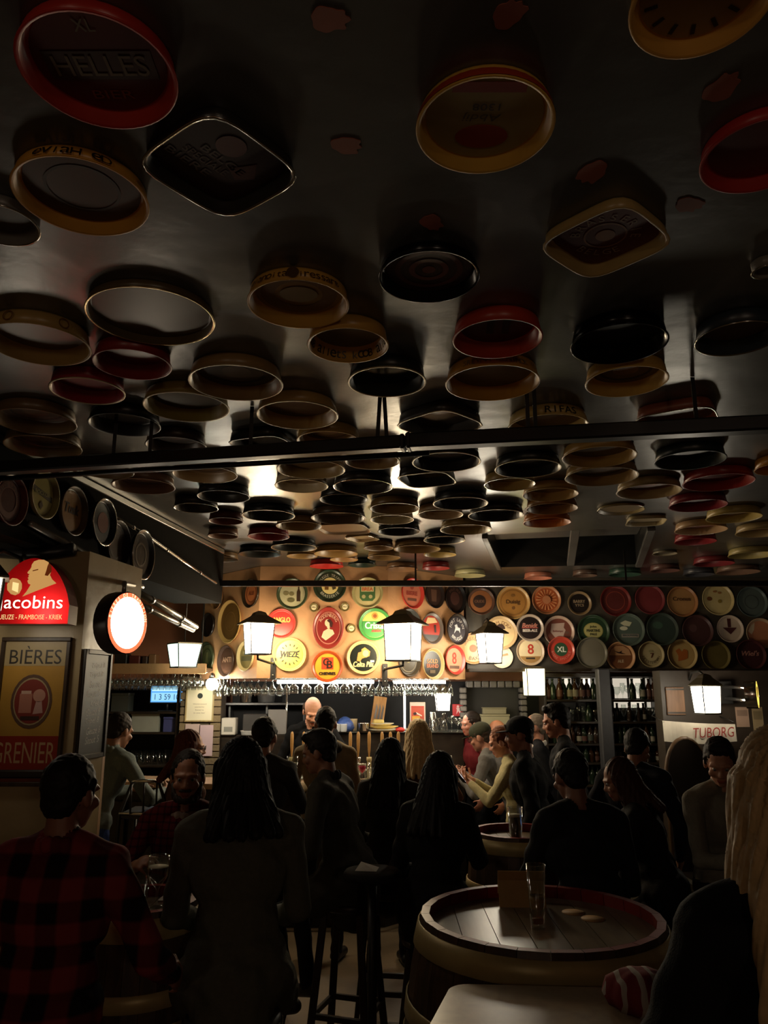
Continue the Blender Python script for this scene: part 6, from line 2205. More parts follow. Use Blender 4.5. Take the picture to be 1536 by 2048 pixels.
# ================================================================ people
class Fig:
    """solid shapes melted into ONE continuous skin by a voxel remesh"""

    def __init__(s):
        s.p = []

    def cap(s, a, b, r1, r2, tag_):
        s.p.append(('c', np.array(a, float), np.array(b, float), r1, r2, tag_))

    def ell(s, c, r, tag_, R=None):
        s.p.append(('e', np.array(c, float), np.array(r, float), np.eye(3) if R is None else np.array(R), None, tag_))

    def raw(s):
        V, Fc = [], []
        for p in s.p:
            o = len(V)
            if p[0] == 'c':
                a, b, r1, r2 = p[1:5]
                d = b - a
                L = np.linalg.norm(d)
                d = d / (L or 1)
                u = np.cross(d, [0, 0, 1.])
                if np.linalg.norm(u) < 1e-3:
                    u = np.array([1., 0, 0])
                u /= np.linalg.norm(u)
                w = np.cross(d, u)
                n = 12
                rings = []
                for t in (-80, -50, -20, 0):
                    t = math.radians(t)
                    rings.append((a + d * r1 * math.sin(t), r1 * math.cos(t)))
                for t in (0, 20, 50, 80):
                    t = math.radians(t)
                    rings.append((b + d * r2 * math.sin(t), r2 * math.cos(t)))
                for c, r in rings:
                    for k in range(n):
                        q = 2 * math.pi * k / n
                        V.append(c + (u * math.cos(q) + w * math.sin(q)) * r)
                m = len(rings)
            else:
                c, r, R = p[1:4]
                n = 16
                m = 10
                for i in range(m):
                    t = math.radians(-80 + 160 * i / (m - 1))
                    for k in range(n):
                        q = 2 * math.pi * k / n
                        v = np.array([r[0] * math.cos(t) * math.cos(q), r[1] * math.cos(t) * math.sin(q), r[2] * math.sin(t)])
                        V.append(c + R @ v)
            for i in range(m - 1):
                for k in range(n):
                    k2 = (k + 1) % n
                    Fc.append((o + i * n + k, o + i * n + k2, o + (i + 1) * n + k2, o + (i + 1) * n + k))
            Fc.append(tuple(o + k for k in range(n))[::-1])
            Fc.append(tuple(o + (m - 1) * n + k for k in range(n)))
        return [tuple(v) for v in V], Fc

    def build(s, name, mats, voxel, parent=None, smooth=4, wrinkle=None, strand=0.):
        V, Fc = s.raw()
        me = bpy.data.meshes.new(name)
        me.from_pydata(V, [], Fc)
        o = bpy.data.objects.new(name, me)
        COL.objects.link(o)
        r = o.modifiers.new('r', 'REMESH')
        r.mode = 'VOXEL'
        r.voxel_size = voxel
        k = o.modifiers.new('s', 'SMOOTH')
        k.factor = .5
        k.iterations = smooth
        dg = bpy.context.evaluated_depsgraph_get()
        me2 = bpy.data.meshes.new_from_object(o.evaluated_get(dg))
        o.modifiers.clear()
        o.data = me2
        me2.name = name
        bpy.data.meshes.remove(me)
        n = len(me2.vertices)
        co = np.empty(n * 3)
        me2.vertices.foreach_get('co', co)
        co = co.reshape(-1, 3)
        # nearest source shape -> region
        best = np.full(n, 1e9)
        reg = np.zeros(n, int)
        tags = list(mats.keys())
        for p in s.p:
            if p[0] == 'c':
                a, b, r1, r2, tg = p[1:6]
                d = b - a
                L2 = d @ d or 1e-9
                t = np.clip((co - a) @ d / L2, 0, 1)
                q = co - (a + t[:, None] * d)
                D = np.sqrt((q * q).sum(1)) - (r1 + (r2 - r1) * t)
            else:
                c, r, R, _, tg = p[1:6]
                q = (co - c) @ R
                l = np.sqrt(((q / r) ** 2).sum(1))
                ln = np.sqrt((q * q).sum(1))
                D = ln * (1 - 1 / np.maximum(l, 1e-6))
            if tg not in tags:
                continue
            m_ = D < best
            best[m_] = D[m_]
            reg[m_] = tags.index(tg)
        if wrinkle or strand:
            nr = np.empty(n * 3)
            me2.vertices.foreach_get('normal', nr)
            nr = nr.reshape(-1, 3)
            if strand:
                c0 = co.mean(0)
                ang = np.arctan2(co[:, 0] - c0[0], co[:, 1] - c0[1])
                dsp = strand * (np.sin(ang * 26 + co[:, 2] * 9) * .6 + np.sin(ang * 57 + co[:, 2] * 14 + 1) * .4) if strand > .0035 else strand * (np.sin(co[:, 0] * 210 + 3 * np.sin(co[:, 2] * 90)) * np.sin(co[:, 1] * 190 + 2 * np.sin(co[:, 0] * 110)) + .7 * np.sin(co[:, 2] * 160 + 2 * np.sin(co[:, 1] * 120)))
                co = co + nr * dsp[:, None]
            else:
                x, y, z = co.T
                f = (np.sin(x * 31 + z * 17 + 2 * np.sin(y * 21)) * np.sin(z * 27 + y * 23 + 1.3 * np.sin(x * 19)) + .5 * np.sin(z * 55 + x * 33 + 3 * np.sin(y * 11)))
                cloth = np.isin(reg, [tags.index(t) for t in wrinkle if t in tags])
                co = co + nr * (f * .0045 * cloth)[:, None]
            me2.vertices.foreach_set('co', co.ravel())
        me2.materials.clear()
        for t in tags:
            me2.materials.append(mats[t])
        npoly = len(me2.polygons)
        ls = np.empty(npoly, int)
        me2.polygons.foreach_get('loop_start', ls)
        lv = np.empty(len(me2.loops), int)
        me2.loops.foreach_get('vertex_index', lv)
        me2.polygons.foreach_set('material_index', reg[lv[ls]].astype(np.int32))
        me2.polygons.foreach_set('use_smooth', np.ones(npoly, bool))
        me2.update()
        if parent is not None:
            o.parent = parent
        return o


def rot3(ax, deg):
    return np.array(Matrix.Rotation(math.radians(deg), 3, ax))


def two_bone(S, T, a, b, hint):
    d = T - S
    L = np.linalg.norm(d)
    d = d / L
    L = min(L, (a + b) * .995)
    ca = (a * a + L * L - b * b) / (2 * a * L)
    h = hint - d * (hint @ d)
    h /= np.linalg.norm(h) or 1
    E = S + d * a * ca + h * a * math.sqrt(max(0, 1 - ca * ca))
    return E, S + d * L


SKIN = {}


def skin_mat(c):
    k = 'skin_%d_%d_%d' % c
    return mat(k, srgb(*c), .5, noise=.1, nscale=30)


def cloth_mat(c, rough=.85):
    return mat('cloth_%d_%d_%d' % c, srgb(*c), rough, noise=.22, nscale=60, bump=.25, bscale=220, spec=.2)


def plaid_mat(name, c1, c2, size, thin=False):
    if name in _M:
        return _M[name]
    m = mat(name, c1, .9, spec=.15)
    nt = m.node_tree
    b = nt.nodes['Principled BSDF']
    tc = nt.nodes.new('ShaderNodeTexCoord')
    sep = nt.nodes.new('ShaderNodeSeparateXYZ')
    nt.links.new(tc.outputs['Object'], sep.inputs[0])

    def stripe(sock):
        mu = nt.nodes.new('ShaderNodeMath')
        mu.operation = 'MULTIPLY'
        mu.inputs[1].default_value = 2 * math.pi / size
        nt.links.new(sock, mu.inputs[0])
        sn = nt.nodes.new('ShaderNodeMath')
        sn.operation = 'SINE'
        nt.links.new(mu.outputs[0], sn.inputs[0])
        gt = nt.nodes.new('ShaderNodeMapRange')
        gt.inputs['From Min'].default_value = -.25 if not thin else .5
        gt.inputs['From Max'].default_value = .25 if not thin else .8
        nt.links.new(sn.outputs[0], gt.inputs['Value'])
        return gt.outputs[0]

    a, c = stripe(sep.outputs[0]), stripe(sep.outputs[2])
    ad = nt.nodes.new('ShaderNodeMath')
    ad.operation = 'ADD'
    nt.links.new(a, ad.inputs[0])
    nt.links.new(c, ad.inputs[1])
    r = nt.nodes.new('ShaderNodeValToRGB')
    r.color_ramp.elements[0].position = 0
    r.color_ramp.elements[0].color = (*c1, 1)
    r.color_ramp.elements[1].position = 1
    r.color_ramp.elements[1].color = (*c2, 1)
    e = r.color_ramp.elements.new(.5)
    e.color = (*[(p * .45 + q * .25) for p, q in zip(c1, c2)], 1)
    hv = nt.nodes.new('ShaderNodeMath')
    hv.operation = 'MULTIPLY'
    hv.inputs[1].default_value = .5
    nt.links.new(ad.outputs[0], hv.inputs[0])
    nt.links.new(hv.outputs[0], r.inputs[0])
    nt.links.new(r.outputs[0], b.inputs['Base Color'])
    return m


def hand(f, W, d, n, side, curl, k=1.):
    """W wrist, d pointing out of the forearm, n out of the palm, side +1 right hand"""
    d = d / np.linalg.norm(d)
    n = n - d * (n @ d)
    n = n / (np.linalg.norm(n) or 1)
    lat = np.cross(d, n) * side            # towards the thumb
    R = np.column_stack((lat, d, n))
    f.ell(W + d * .048 * k, (.043 * k, .056 * k, .017 * k), 'skin', R)
    f.cap(W - d * .015, W + d * .02, .027 * k, .026 * k, 'skin')
    for i, (off, ln) in enumerate(((.031, .95), (.0105, 1.05), (-.0105, 1.), (-.031, .78))):
        p = W + d * (.088 - abs(off) * .25) * k + lat * off * k
        dr = d + lat * off * 4
        dr /= np.linalg.norm(dr)
        ang = 0
        for j, L in enumerate((.042, .028, .022)):
            ang += math.radians(curl * (.6, 1.0, .8)[j])
            v = dr * math.cos(ang) + n * math.sin(ang)
            q = p + v * L * ln * k
            f.cap(p, q, (.0088, .0082, .0074)[j] * k, (.0082, .0074, .0066)[j] * k, 'skin')
            p = q
    p = W + d * .03 * k + lat * .034 * k
    for j, L in enumerate((.038, .032)):
        v = d * (.72 + .1 * j) + lat * (.62 - .25 * j) + n * (.3 + curl / 110)
        v /= np.linalg.norm(v)
        q = p + v * L * k
        f.cap(p, q, .0105 * k, .0088 * k, 'skin')
        p = q


POOL = []


def person(label, px, ptop, Y, pose='stand', yaw=0., lean=0., side=0., head=(0, 0), skin=(150, 104, 80), top=(60, 60, 60), topm=None, bottom=(34, 36, 44),
           hair=None, lh=None, rh=None, bulk=1., coat=0., female=False, voxel=.0085, beard=None, extras=(), roll=0., stoolw=None, seat=None, feet=None, curl=(28, 28), H0=None):
    """px, ptop: picture place of the top of the head at depth Y; yaw 0 looks away from the camera"""
    target, sc_ = at_y(px, ptop, Y)
    sh = .185 if not female else .16
    hp = .10

    def skeleton(k, pelvis_z):
        J = {}
        P = np.array([0, 0, pelvis_z])
        Rl = rot3('X', -lean) @ rot3('Y', side)
        up = Rl @ np.array([0, 0, 1.])
        fw = Rl @ np.array([0, 1., 0])
        rt = Rl @ np.array([1., 0, 0])
        J['P'] = P
        J['up'], J['fw'], J['rt'] = up, fw, rt
        J['waist'] = P + up * .17 * k
        J['chest'] = P + up * .37 * k + fw * .01
        J['neck'] = P + up * .535 * k + fw * .005
        J['SR'] = P + up * .478 * k + rt * sh * k
        J['SL'] = P + up * .478 * k - rt * sh * k
        RH = Rl @ rot3('X', lean * .75) if False else rot3('Z', -head[0]) @ rot3('X', -(lean * .35 + head[1])) @ rot3('Y', roll)
        hu = RH @ np.array([0, 0, 1.])
        hf = RH @ np.array([0, 1., 0])
        J['RH'] = RH
        J['head'] = J['neck'] + (up * .05 + hu * .125 + hf * .022) * k
        J['top'] = J['head'] + hu * .125 * k
        return J

    if pose == 'stand':
        k = 1.
        for _ in range(4):
            J = skeleton(k, .93 * k)
            k *= (target.z) / J['top'][2]
        k = min(k, 1.12)
        J = skeleton(k, .93 * k)
        pz = .93 * k
    else:
        k = 1. if not female else .94
        if H0:
            k = H0
        J = skeleton(k, 0)
        pz = target.z - J['top'][2]
        J = skeleton(k, pz)
    th, shn = .43 * k, .43 * k
    f = Fig()
    B = bulk
    P, up, fw, rt = J['P'], J['up'], J['fw'], J['rt']
    Rt = np.column_stack((rt, fw, up))
    hipw = (.165 if not female else .172) * k
    f.ell(P + up * .02, (hipw * (1 + .3 * (B - 1)), .125 * k * B, .13 * k), 'bottom', Rt)
    f.ell(J['waist'], ((.145 if not female else .125) * k * B, .105 * k * B, .16 * k), 'top', Rt)
    f.ell(J['chest'], ((.175 if not female else .15) * k * B, .118 * k * B, .19 * k), 'top', Rt)
    f.cap(J['SL'] + rt * .02, J['SR'] - rt * .02, .068 * k * B, .068 * k * B, 'top')
    if female:
        for s in (-1, 1):
            f.ell(J['chest'] + fw * .085 * k + rt * s * .07 * k + up * .02, (.065 * k, .06 * k, .07 * k), 'top', Rt)
    for s in (-1, 1):
        f.cap(J['neck'] + rt * s * .035 * k + up * .022, (J['SR'] if s > 0 else J['SL']) + up * .012, .052 * k, .058 * k * B, 'top')
    f.cap(J['neck'] - up * .05 * k, J['head'] - J['RH'][:, 2] * .06 * k - J['RH'][:, 1] * .03 * k, .056 * k * (1 if not female else .88), .052 * k * (1 if not female else .88), 'skin')
    # hem of a jacket or coat
    f.ell(P + up * .07 * k, (hipw * 1.06 * B, .13 * k * B, .12 * k), 'top', Rt)
    # head
    RH, C = J['RH'], J['head']
    g = lambda x, y, z: C + RH @ (np.array([x, y, z]) * k)
    f.ell(g(0, -.012, .025), (.076 * k, .096 * k, .098 * k), 'skin', RH)
    f.ell(g(0, .022, -.035), (.060 * k, .072 * k, .085 * k), 'skin', RH)
    f.ell(g(0, .062, -.092), (.026 * k, .026 * k, .022 * k), 'skin', RH)
    f.ell(g(0, .03, -.075), (.05 * k, .05 * k, .035 * k), 'skin', RH)
    f.cap(g(0, .086, .006), g(0, .103, -.030), .009 * k, .0125 * k, 'skin')
    for s in (-1, 1):
        f.ell(g(s * .013, .094, -.034), (.010 * k, .011 * k, .009 * k), 'skin', RH)
        f.cap(g(s * .012, .088, .022), g(s * .05, .072, .020), .011 * k, .010 * k, 'skin')
        f.ell(g(s * .042, .066, -.028), (.024 * k, .022 * k, .022 * k), 'skin', RH)
        f.ell(g(s * .078, -.008, -.012), (.011 * k, .022 * k, .033 * k), 'skin', RH)
    f.cap(g(-.020, .086, -.060), g(.020, .086, -.060), .0075 * k, .0075 * k, 'lips')
    f.cap(g(-.016, .087, -.069), g(.016, .087, -.069), .008 * k, .008 * k, 'lips')
    # arms
    lat = {}
    for s, S, T, key in ((1, J['SR'], rh, 'r'), (-1, J['SL'], lh, 'l')):
        if T is None:
            T = np.array([s * (sh + .07) * k, .06, pz - (.0 if pose == 'stand' else -.1)]) if pose == 'stand' else np.array([s * .13, .33, pz + .1])
            if pose == 'stand':
                T = T + (S - np.array([s * sh * k, 0, pz + .5 * k])) * .8
            tz = None
        T = np.array(T, float)
        hint = np.array([s * .55, -.6, -.6])
        E, Wr = two_bone(np.array(S), T, .30 * k, .265 * k, hint)
        f.cap(S, E, .057 * k * B, .046 * k * B, 'top')
        q = E + (Wr - E) * .9
        f.cap(E, q, .046 * k * B, .034 * k * (1 + .4 * (B - 1)), 'top')
        dv = (Wr - E) / np.linalg.norm(Wr - E)
        nrm = np.array([-s * .75, .1, -.5]) if pose != 'stand' else np.array([-s, .1, 0.])
        if key in dict(extras).get('palm', {}):
            nrm = np.array(dict(extras)['palm'][key], float)
        hand(f, Wr, dv, nrm, s, curl[0 if s < 0 else 1], k)
        lat[key] = Wr
    # legs
    for s in (-1, 1):
        Hj = P + np.array([s * hp * k, 0, -.01])
        if pose == 'stand':
            A = np.array([s * .11 * k, -.02 + (.06 if s > 0 else -.04), .085])
            if feet:
                A = np.array(feet[0 if s < 0 else 1], float)
            Kn, A2 = two_bone(Hj, A, th, shn, np.array([s * .15, 1., 0]))
            fd = np.array([s * .3, 1., 0])
        else:
            fz = max(.09, pz - .62)
            A = np.array([s * .13 * k, .30, fz])
            if feet:
                A = np.array(feet[0 if s < 0 else 1], float)
            Kn, A2 = two_bone(Hj, A, th, shn, np.array([s * .25, 1., .45]))
            fd = np.array([s * .2, 1., -.1 if fz > .12 else 0])
        f.cap(Hj, Kn, .088 * k, .060 * k, 'bottom')
        f.cap(Kn, A2, .058 * k, .043 * k, 'bottom')
        fd = fd / np.linalg.norm(fd)
        f.cap(A2 - fd * .035 - np.array([0, 0, .035]), A2 + fd * .14 - np.array([0, 0, .048]), .040, .034, 'shoe')
        if coat:
            f.cap(Hj + up * .02, Hj + (Kn - Hj) * coat, .105 * k * B, .095 * k * B, 'top')
    if coat:
        f.cap(P + np.array([0, -.02, 0]), P + np.array([0, -.03 if pose == 'sit' else 0, -.33 * coat]), .14 * k * B, .13 * k * B, 'top')
    # place: rotate by yaw about z, then move so that the head top meets its picture place
    c_, s_ = math.cos(math.radians(-yaw)), math.sin(math.radians(-yaw))
    RZ = np.array([[c_, -s_, 0], [s_, c_, 0], [0, 0, 1]])
    ht = RZ @ J['top']
    off = np.array([target.x - ht[0], Y - ht[1], 0])

    def tr(fig):
        out = []
        for p in fig.p:
            if p[0] == 'c':
                out.append(('c', RZ @ p[1], RZ @ p[2], p[3], p[4], p[5]))
            else:
                out.append(('e', RZ @ p[1], p[2], RZ @ p[3], None, p[5]))
        fig.p = out
        return fig

    ms = {'skin': skin_mat(skin), 'top': topm or cloth_mat(top), 'bottom': cloth_mat(bottom), 'shoe': mat('shoe_dark', (.012, .01, .009), .45), 'lips': skin_mat(tuple(int(v * f_) for v, f_ in zip(skin, (.9, .66, .62))))}
    body = tr(f).build('person', ms, voxel, None, 4, wrinkle=('top', 'bottom'))
    body.location = tuple(off)
    tag(body, label, 'person', 'people in the bar')
    W_ = lambda v: RZ @ np.array(v)
    # eyes and brows
    if abs((yaw + head[0] + 180) % 360 - 180) > 50:
        for s in (-1, 1):
            c = W_(g(s * .031, .078, .002))
            MB().sphere(tuple(c), .0115 * k, mat('eye_white', (.28, .25, .22), .3), 10, 8).build('eye', body)
            c2 = W_(g(s * .031, .0858, .002))
            MB().sphere(tuple(c2), .006 * k, mat('iris_dark', (.02, .012, .008), .15), 8, 6).build('iris', body)
    hm = None
    if hair:
        hc, style = hair
        hm = mat('hair_%d_%d_%d' % hc, srgb(*hc), .62, noise=.35, nscale=45, spec=.22)
        h = Fig()
        if style in ('short', 'crop', 'quiff', 'long', 'bun', 'bob', 'wavy'):
            t_ = .004 if style == 'crop' else .009
            h.ell(g(0, -.026, .038), (.076 * k + t_ * k, .090 * k + t_ * k, .088 * k + t_ * k), 'hair', RH)
            h.ell(g(0, -.058, -.018), (.058 * k + t_ * k, .040 * k + t_ * k, .066 * k), 'hair', RH)
            for s in (-1, 1):
                h.cap(g(s * .074, .012, .04), g(s * .074, .010, -.005), .014 * k, .008 * k, 'hair')
        if style == 'quiff':
            h.cap(g(-.036, .048, .10), g(.036, .052, .112), .028 * k, .025 * k, 'hair')
            h.ell(g(0, -.01, .095), (.07 * k, .085 * k, .045 * k), 'hair', RH)
        ln = {'long': .36, 'wavy': .26, 'bob': .16}.get(style, 0)
        if ln:
            for i in range(11):
                a = math.radians(-118 + 236 * i / 10)
                x0, y0 = .078 * math.sin(a), -.015 - .082 * math.cos(a)
                dn = -J['up'] * .5 - np.array([0, 0, .5])
                p0 = g(x0, y0, .03)
                p1 = g(x0 * 1.12, y0 - .012, -.09)
                p2 = p1 + (dn * (ln - .12) + (RH @ np.array([x0 * .6, -.10 if abs(a) < 1 else -.04, 0]))) * k
                wv = .0
                h.cap(p0, p1, .026 * k, .030 * k, 'hair')
                h.cap(p1, p2, .032 * k, .020 * k, 'hair')
        if style == 'bun':
            h.ell(g(0, -.115, .07), (.05 * k, .05 * k, .05 * k), 'hair', RH)
        if style == 'sides':
            for s in (-1, 1):
                h.ell(g(s * .068, -.035, .005), (.018 * k, .055 * k, .05 * k), 'hair', RH)
            h.ell(g(0, -.085, -.005), (.06 * k, .025 * k, .05 * k), 'hair', RH)
        tr(h).build('hair', {'hair': hm}, max(.006, voxel * .85), body, 3, strand=.0042 if ln else .0018)
    if beard:
        bm_ = mat('hair_%d_%d_%d' % beard, srgb(*beard), .6, noise=.35, nscale=45)
        h = Fig()
        for i in range(7):
            a = math.radians(-75 + 150 * i / 6)
            h.ell(g(.062 * math.sin(a), .012 + .064 * math.cos(a), -.078 - .022 * math.cos(a)), (.016 * k, .014 * k, .024 * k), 'hair', RH)
        for s in (-1, 1):
            h.cap(g(s * .070, .02, -.03), g(s * .062, .04, -.07), .011 * k, .016 * k, 'hair')
        h.cap(g(-.026, .093, -.050), g(.026, .093, -.050), .0085 * k, .0085 * k, 'hair')
        tr(h).build('beard', {'hair': bm_}, .006, body, 2, strand=.001)
    ex = dict(extras)
    if 'moustache' in ex:
        bm_ = mat('hair_%d_%d_%d' % ex['moustache'], srgb(*ex['moustache']), .6)
        h = Fig()
        h.cap(g(-.028, .090, -.054), g(0, .102, -.047), .006 * k, .009 * k, 'hair')
        h.cap(g(.028, .090, -.054), g(0, .102, -.047), .006 * k, .009 * k, 'hair')
        tr(h).build('moustache', {'hair': bm_}, .005, body, 2)
    if 'cap' in ex:
        cm_ = cloth_mat(ex['cap'])
        h = Fig()
        h.ell(g(0, -.014, .052), (.090 * k, .108 * k, .082 * k), 'cap', RH)
        tr(h).build('cap', {'cap': cm_}, .008, body, 3)
        M4 = Matrix.Identity(4)
        Rw = RZ @ RH
        for i in range(3):
            for j in range(3):
                M4[i][j] = Rw[i][j]
        c = W_(g(0, .10, .035))
        M4.translation = Vector(c)
        MB().prism([(-.07, -.03), (.07, -.03), (.062, .035), (.03, .065), (-.03, .065), (-.062, .035)], -.003, .003, cm_, M4).build('visor', body)
        if ex.get('capmark'):
            MB().box((0, -.008, .035), (.05, .012, .03), cloth_mat((200, 180, 170)), M4, .004).build('cap_badge', body)
    if 'glasses' in ex:
        gm = mat('spectacle_frame', (.02, .02, .02), .3)
        mb = MB()
        for s in (-1, 1):
            pts_ = [tuple(W_(g(s * .033 + .023 * math.cos(t), .104, .002 + .018 * math.sin(t)))) for t in np.linspace(0, 2 * math.pi, 13)]
            mb.tube(pts_, .0022, gm, 6, caps=False)
            mb.tube([tuple(W_(g(s * .056, .102, .006))), tuple(W_(g(s * .083, .0, .004)))], .0022, gm, 6)
        mb.tube([tuple(W_(g(-.010, .105, .004))), tuple(W_(g(.010, .105, .004)))], .0022, gm, 6)
        mb.build('spectacles', body)
    if 'hood' in ex:
        h = Fig()
        b_ = J['neck']
        for i in range(9):
            a = math.radians(-140 + 280 * i / 8)
            c = b_ + rt * .095 * math.sin(a) * k - fw * (.095 * math.cos(a) + .02) * k + up * (.0 - .02 * math.cos(a)) * k
            h.ell(c, (.048 * k, .048 * k, .045 * k), 'top')
        h.ell(b_ - fw * .13 * k - up * .05 * k, (.1 * k, .05 * k, .085 * k), 'top', Rt)
        tr(h).build('hood', {'top': ms['top'] if ex['hood'] is True else cloth_mat(ex['hood'])}, .010, body, 3)
    if 'collar' in ex:
        h = Fig()
        for i in range(13):
            a = 2 * math.pi * i / 13
            h.ell(J['neck'] + rt * .068 * math.sin(a) * k + fw * .066 * math.cos(a) * k + up * (.005 - .02 * math.cos(a)) * k, (.02 * k, .02 * k, .03 * k), 'c')
        tr(h).build('collar', {'c': cloth_mat(ex['collar']) if ex['collar'] is not True else ms['top']}, .007, body, 2)
    if 'scarf' in ex:
        h = Fig()
        for i in range(12):
            a = 2 * math.pi * i / 12
            h.ell(J['neck'] + rt * .085 * math.sin(a) * k + fw * .085 * math.cos(a) * k + up * .02 * math.sin(3 * a) * k, (.045 * k, .045 * k, .05 * k), 's')
        tr(h).build('scarf', {'s': cloth_mat(ex['scarf'])}, .009, body, 3)
    if pose == 'sit' and stoolw:
        zs = seat if seat else pz - .115 * k
        pw = RZ @ P + off
        stool(pw[0], pw[1], max(.35, zs), stoolw, ex.get('chrome', False), ex.get('sq', False), math.radians(-yaw))
    return body, {k_: RZ @ v + off for k_, v in lat.items()}, RZ, off, pz


PLAID = plaid_mat('red_buffalo_plaid', srgb(128, 46, 48), srgb(26, 13, 15), .125)
PLAID2 = plaid_mat('dark_red_check', srgb(92, 24, 28), srgb(44, 14, 18), .035, True)

# in the front
person('man from behind in a red and black buffalo plaid shirt, bottom left', 154, 1512, 2.75, 'stand', 4, 3, 0, (14, 4), topm=PLAID, bottom=(24, 24, 28), hair=((22, 16, 14), 'short'),
       skin=(140, 92, 72), rh=(.34, .22, 1.02), lh=(-.32, .16, 1.0), bulk=1.16, voxel=.0075, extras=[('collar', True)])
b, hw2, *_ = person('bearded man facing the camera in a dark red checked shirt', 378, 1503, 4.12, 'sit', 176, 4, 0, (-4, 4), topm=PLAID2, bottom=(120, 104, 84), hair=((26, 18, 14), 'short'), beard=(40, 26, 18),
                     skin=(160, 108, 82), rh=(.16, .40, 1.16), lh=(-.2, .34, 1.0), voxel=.0065, extras=[('collar', (150, 130, 116))], stoolw='high wooden stool under the bearded man', curl=(30, 50))
person('person from behind with long dark hair in a grey-green coat on a chrome-edged stool', 478, 1478, 3.22, 'sit', -10, 4, 0, (-20, 6), top=(84, 82, 70), bottom=(18, 18, 22), hair=((18, 14, 13), 'wavy'),
       skin=(120, 84, 66), bulk=1.1, coat=.75, voxel=.0075, extras=[('chrome', True), ('scarf', (30, 28, 26))], stoolw='high stool with a chrome-edged round seat under the person in the coat')
person('blonde person in a black coat cut by the right photo edge, closest to the camera', 1556, 1458, 1.62, 'stand', 6, 2, 0, (8, 6), top=(14, 14, 16), bottom=(14, 14, 16), hair=((176, 146, 104), 'long'),
       skin=(170, 120, 92), bulk=1.2, coat=.5, female=True, voxel=.007, lh=(-.22, .34, 1.12))
# round the barrels
person('man in profile facing left in a dark grey coat, seated in the middle', 628, 1463, 4.85, 'sit', -72, 14, 0, (-6, 10), top=(66, 64, 56), bottom=(20, 20, 24), hair=((24, 18, 15), 'quiff'), skin=(140, 96, 74), bulk=1.2, coat=.4,
       rh=(.05, .42, 1.05), lh=(-.15, .36, 1.05), extras=[('collar', (28, 26, 24)), ('sq', True)], stoolw='dark square-legged stool in the middle of the floor, under the man in profile')
person('woman from behind with long straight black hair, left of the blonde woman', 783, 1478, 5.3, 'sit', 8, 6, 0, (8, 8), top=(52, 48, 42), bottom=(18, 18, 22), hair=((17, 13, 12), 'long'), female=True, bulk=1.12, coat=.4, stoolw='stool under the woman with straight black hair')
person('woman from behind with long dark hair in a black jacket, left of the front barrel', 885, 1506, 4.45, 'sit', 18, 10, 0, (12, 8), top=(22, 20, 20), bottom=(16, 16, 18), hair=((17, 12, 11), 'long'), female=True, bulk=1.2, coat=.5, rh=(.08, .46, 1.08), stoolw='stool under the woman in the black jacket')
person('man from behind in a black jacket with bare neck, right of the front barrel', 1130, 1503, 4.15, 'sit', -12, 12, 0, (-4, 14), top=(24, 25, 28), bottom=(16, 16, 20), hair=((20, 15, 13), 'short'), skin=(130, 88, 70), bulk=1.14, lh=(-.10, .44, 1.08), stoolw='stool under the man in the black jacket')
person('woman with long reddish dark hair facing left, at the right', 1222, 1520, 4.75, 'sit', -72, 16, 0, (-10, 14), top=(26, 24, 24), bottom=(18, 18, 22), hair=((58, 30, 22), 'wavy'), skin=(150, 104, 80), female=True, bulk=1.2, rh=(.2, .36, .98), lh=(-.12, .46, 1.06), stoolw='stool under the woman with reddish hair')
person('person in a dark blue jacket stooping before the bottle shelves', 1278, 1462, 5.6, 'stand', 30, 22, 0, (10, 16), top=(24, 26, 36), bottom=(18, 18, 22), hair=((18, 14, 13), 'short'), bulk=1.2)
person('young man in a grey sweater looking down at the right', 1436, 1484, 4.5, 'sit', 168, 12, 4, (34, 20), top=(120, 116, 104), bottom=(40, 40, 48), hair=((34, 24, 18), 'quiff'), skin=(176, 124, 98), voxel=.007, rh=(.1, .4, 1.06), lh=(-.2, .36, 1.05), stoolw='stool under the man in the grey sweater')
# along the bar
person('man in a grey shirt and jeans leaning on the bar at the left', 250, 1428, 6.1, 'stand', 24, 20, 0, (6, 10), top=(112, 122, 120), bottom=(60, 84, 150), hair=((38, 30, 24), 'short'), skin=(150, 106, 82), rh=(.26, .52, 1.2), lh=(-.08, .54, 1.2), bulk=1.05,
       extras=[('collar', True)])
person('woman with wavy auburn hair and glasses at the left of the bar', 386, 1461, 5.7, 'stand', 62, 4, 0, (20, 2), top=(88, 62, 50), bottom=(22, 22, 26), hair=((84, 40, 28), 'wavy'), skin=(196, 146, 118), female=True, voxel=.0065, extras=[('glasses', 1), ('scarf', (110, 84, 66))])
_, hb6, *_ = person('man from behind with dark hair holding a dark beer at the bar', 532, 1436, 5.5, 'stand', 6, 4, 0, (4, 4), top=(40, 38, 34), bottom=(20, 20, 24), hair=((20, 16, 14), 'short'), bulk=1.06, rh=(.10, .36, 1.33), curl=(28, 60), extras=[('palm', {'r': (-.9, .2, .2)})])
person('bald barman with a moustache in black looking down behind the bar', 628, 1398, 7.72, 'stand', 196, 16, 0, (-30, 26), top=(20, 20, 22), bottom=(18, 18, 20), hair=((60, 44, 34), 'sides'), skin=(226, 168, 140), voxel=.0065, extras=[('moustache', (80, 54, 40))], rh=(.24, .38, 1.2), lh=(-.3, .34, 1.24))
person('man from behind in a beige hooded jacket at the bar', 652, 1414, 6.35, 'stand', 2, 6, 0, (-6, 6), top=(150, 134, 106), bottom=(30, 30, 36), hair=((26, 20, 17), 'crop'), skin=(140, 96, 76), bulk=.98, extras=[('hood', (52, 46, 40))], rh=(.1, .40, 1.2), lh=(-.14, .40, 1.2))
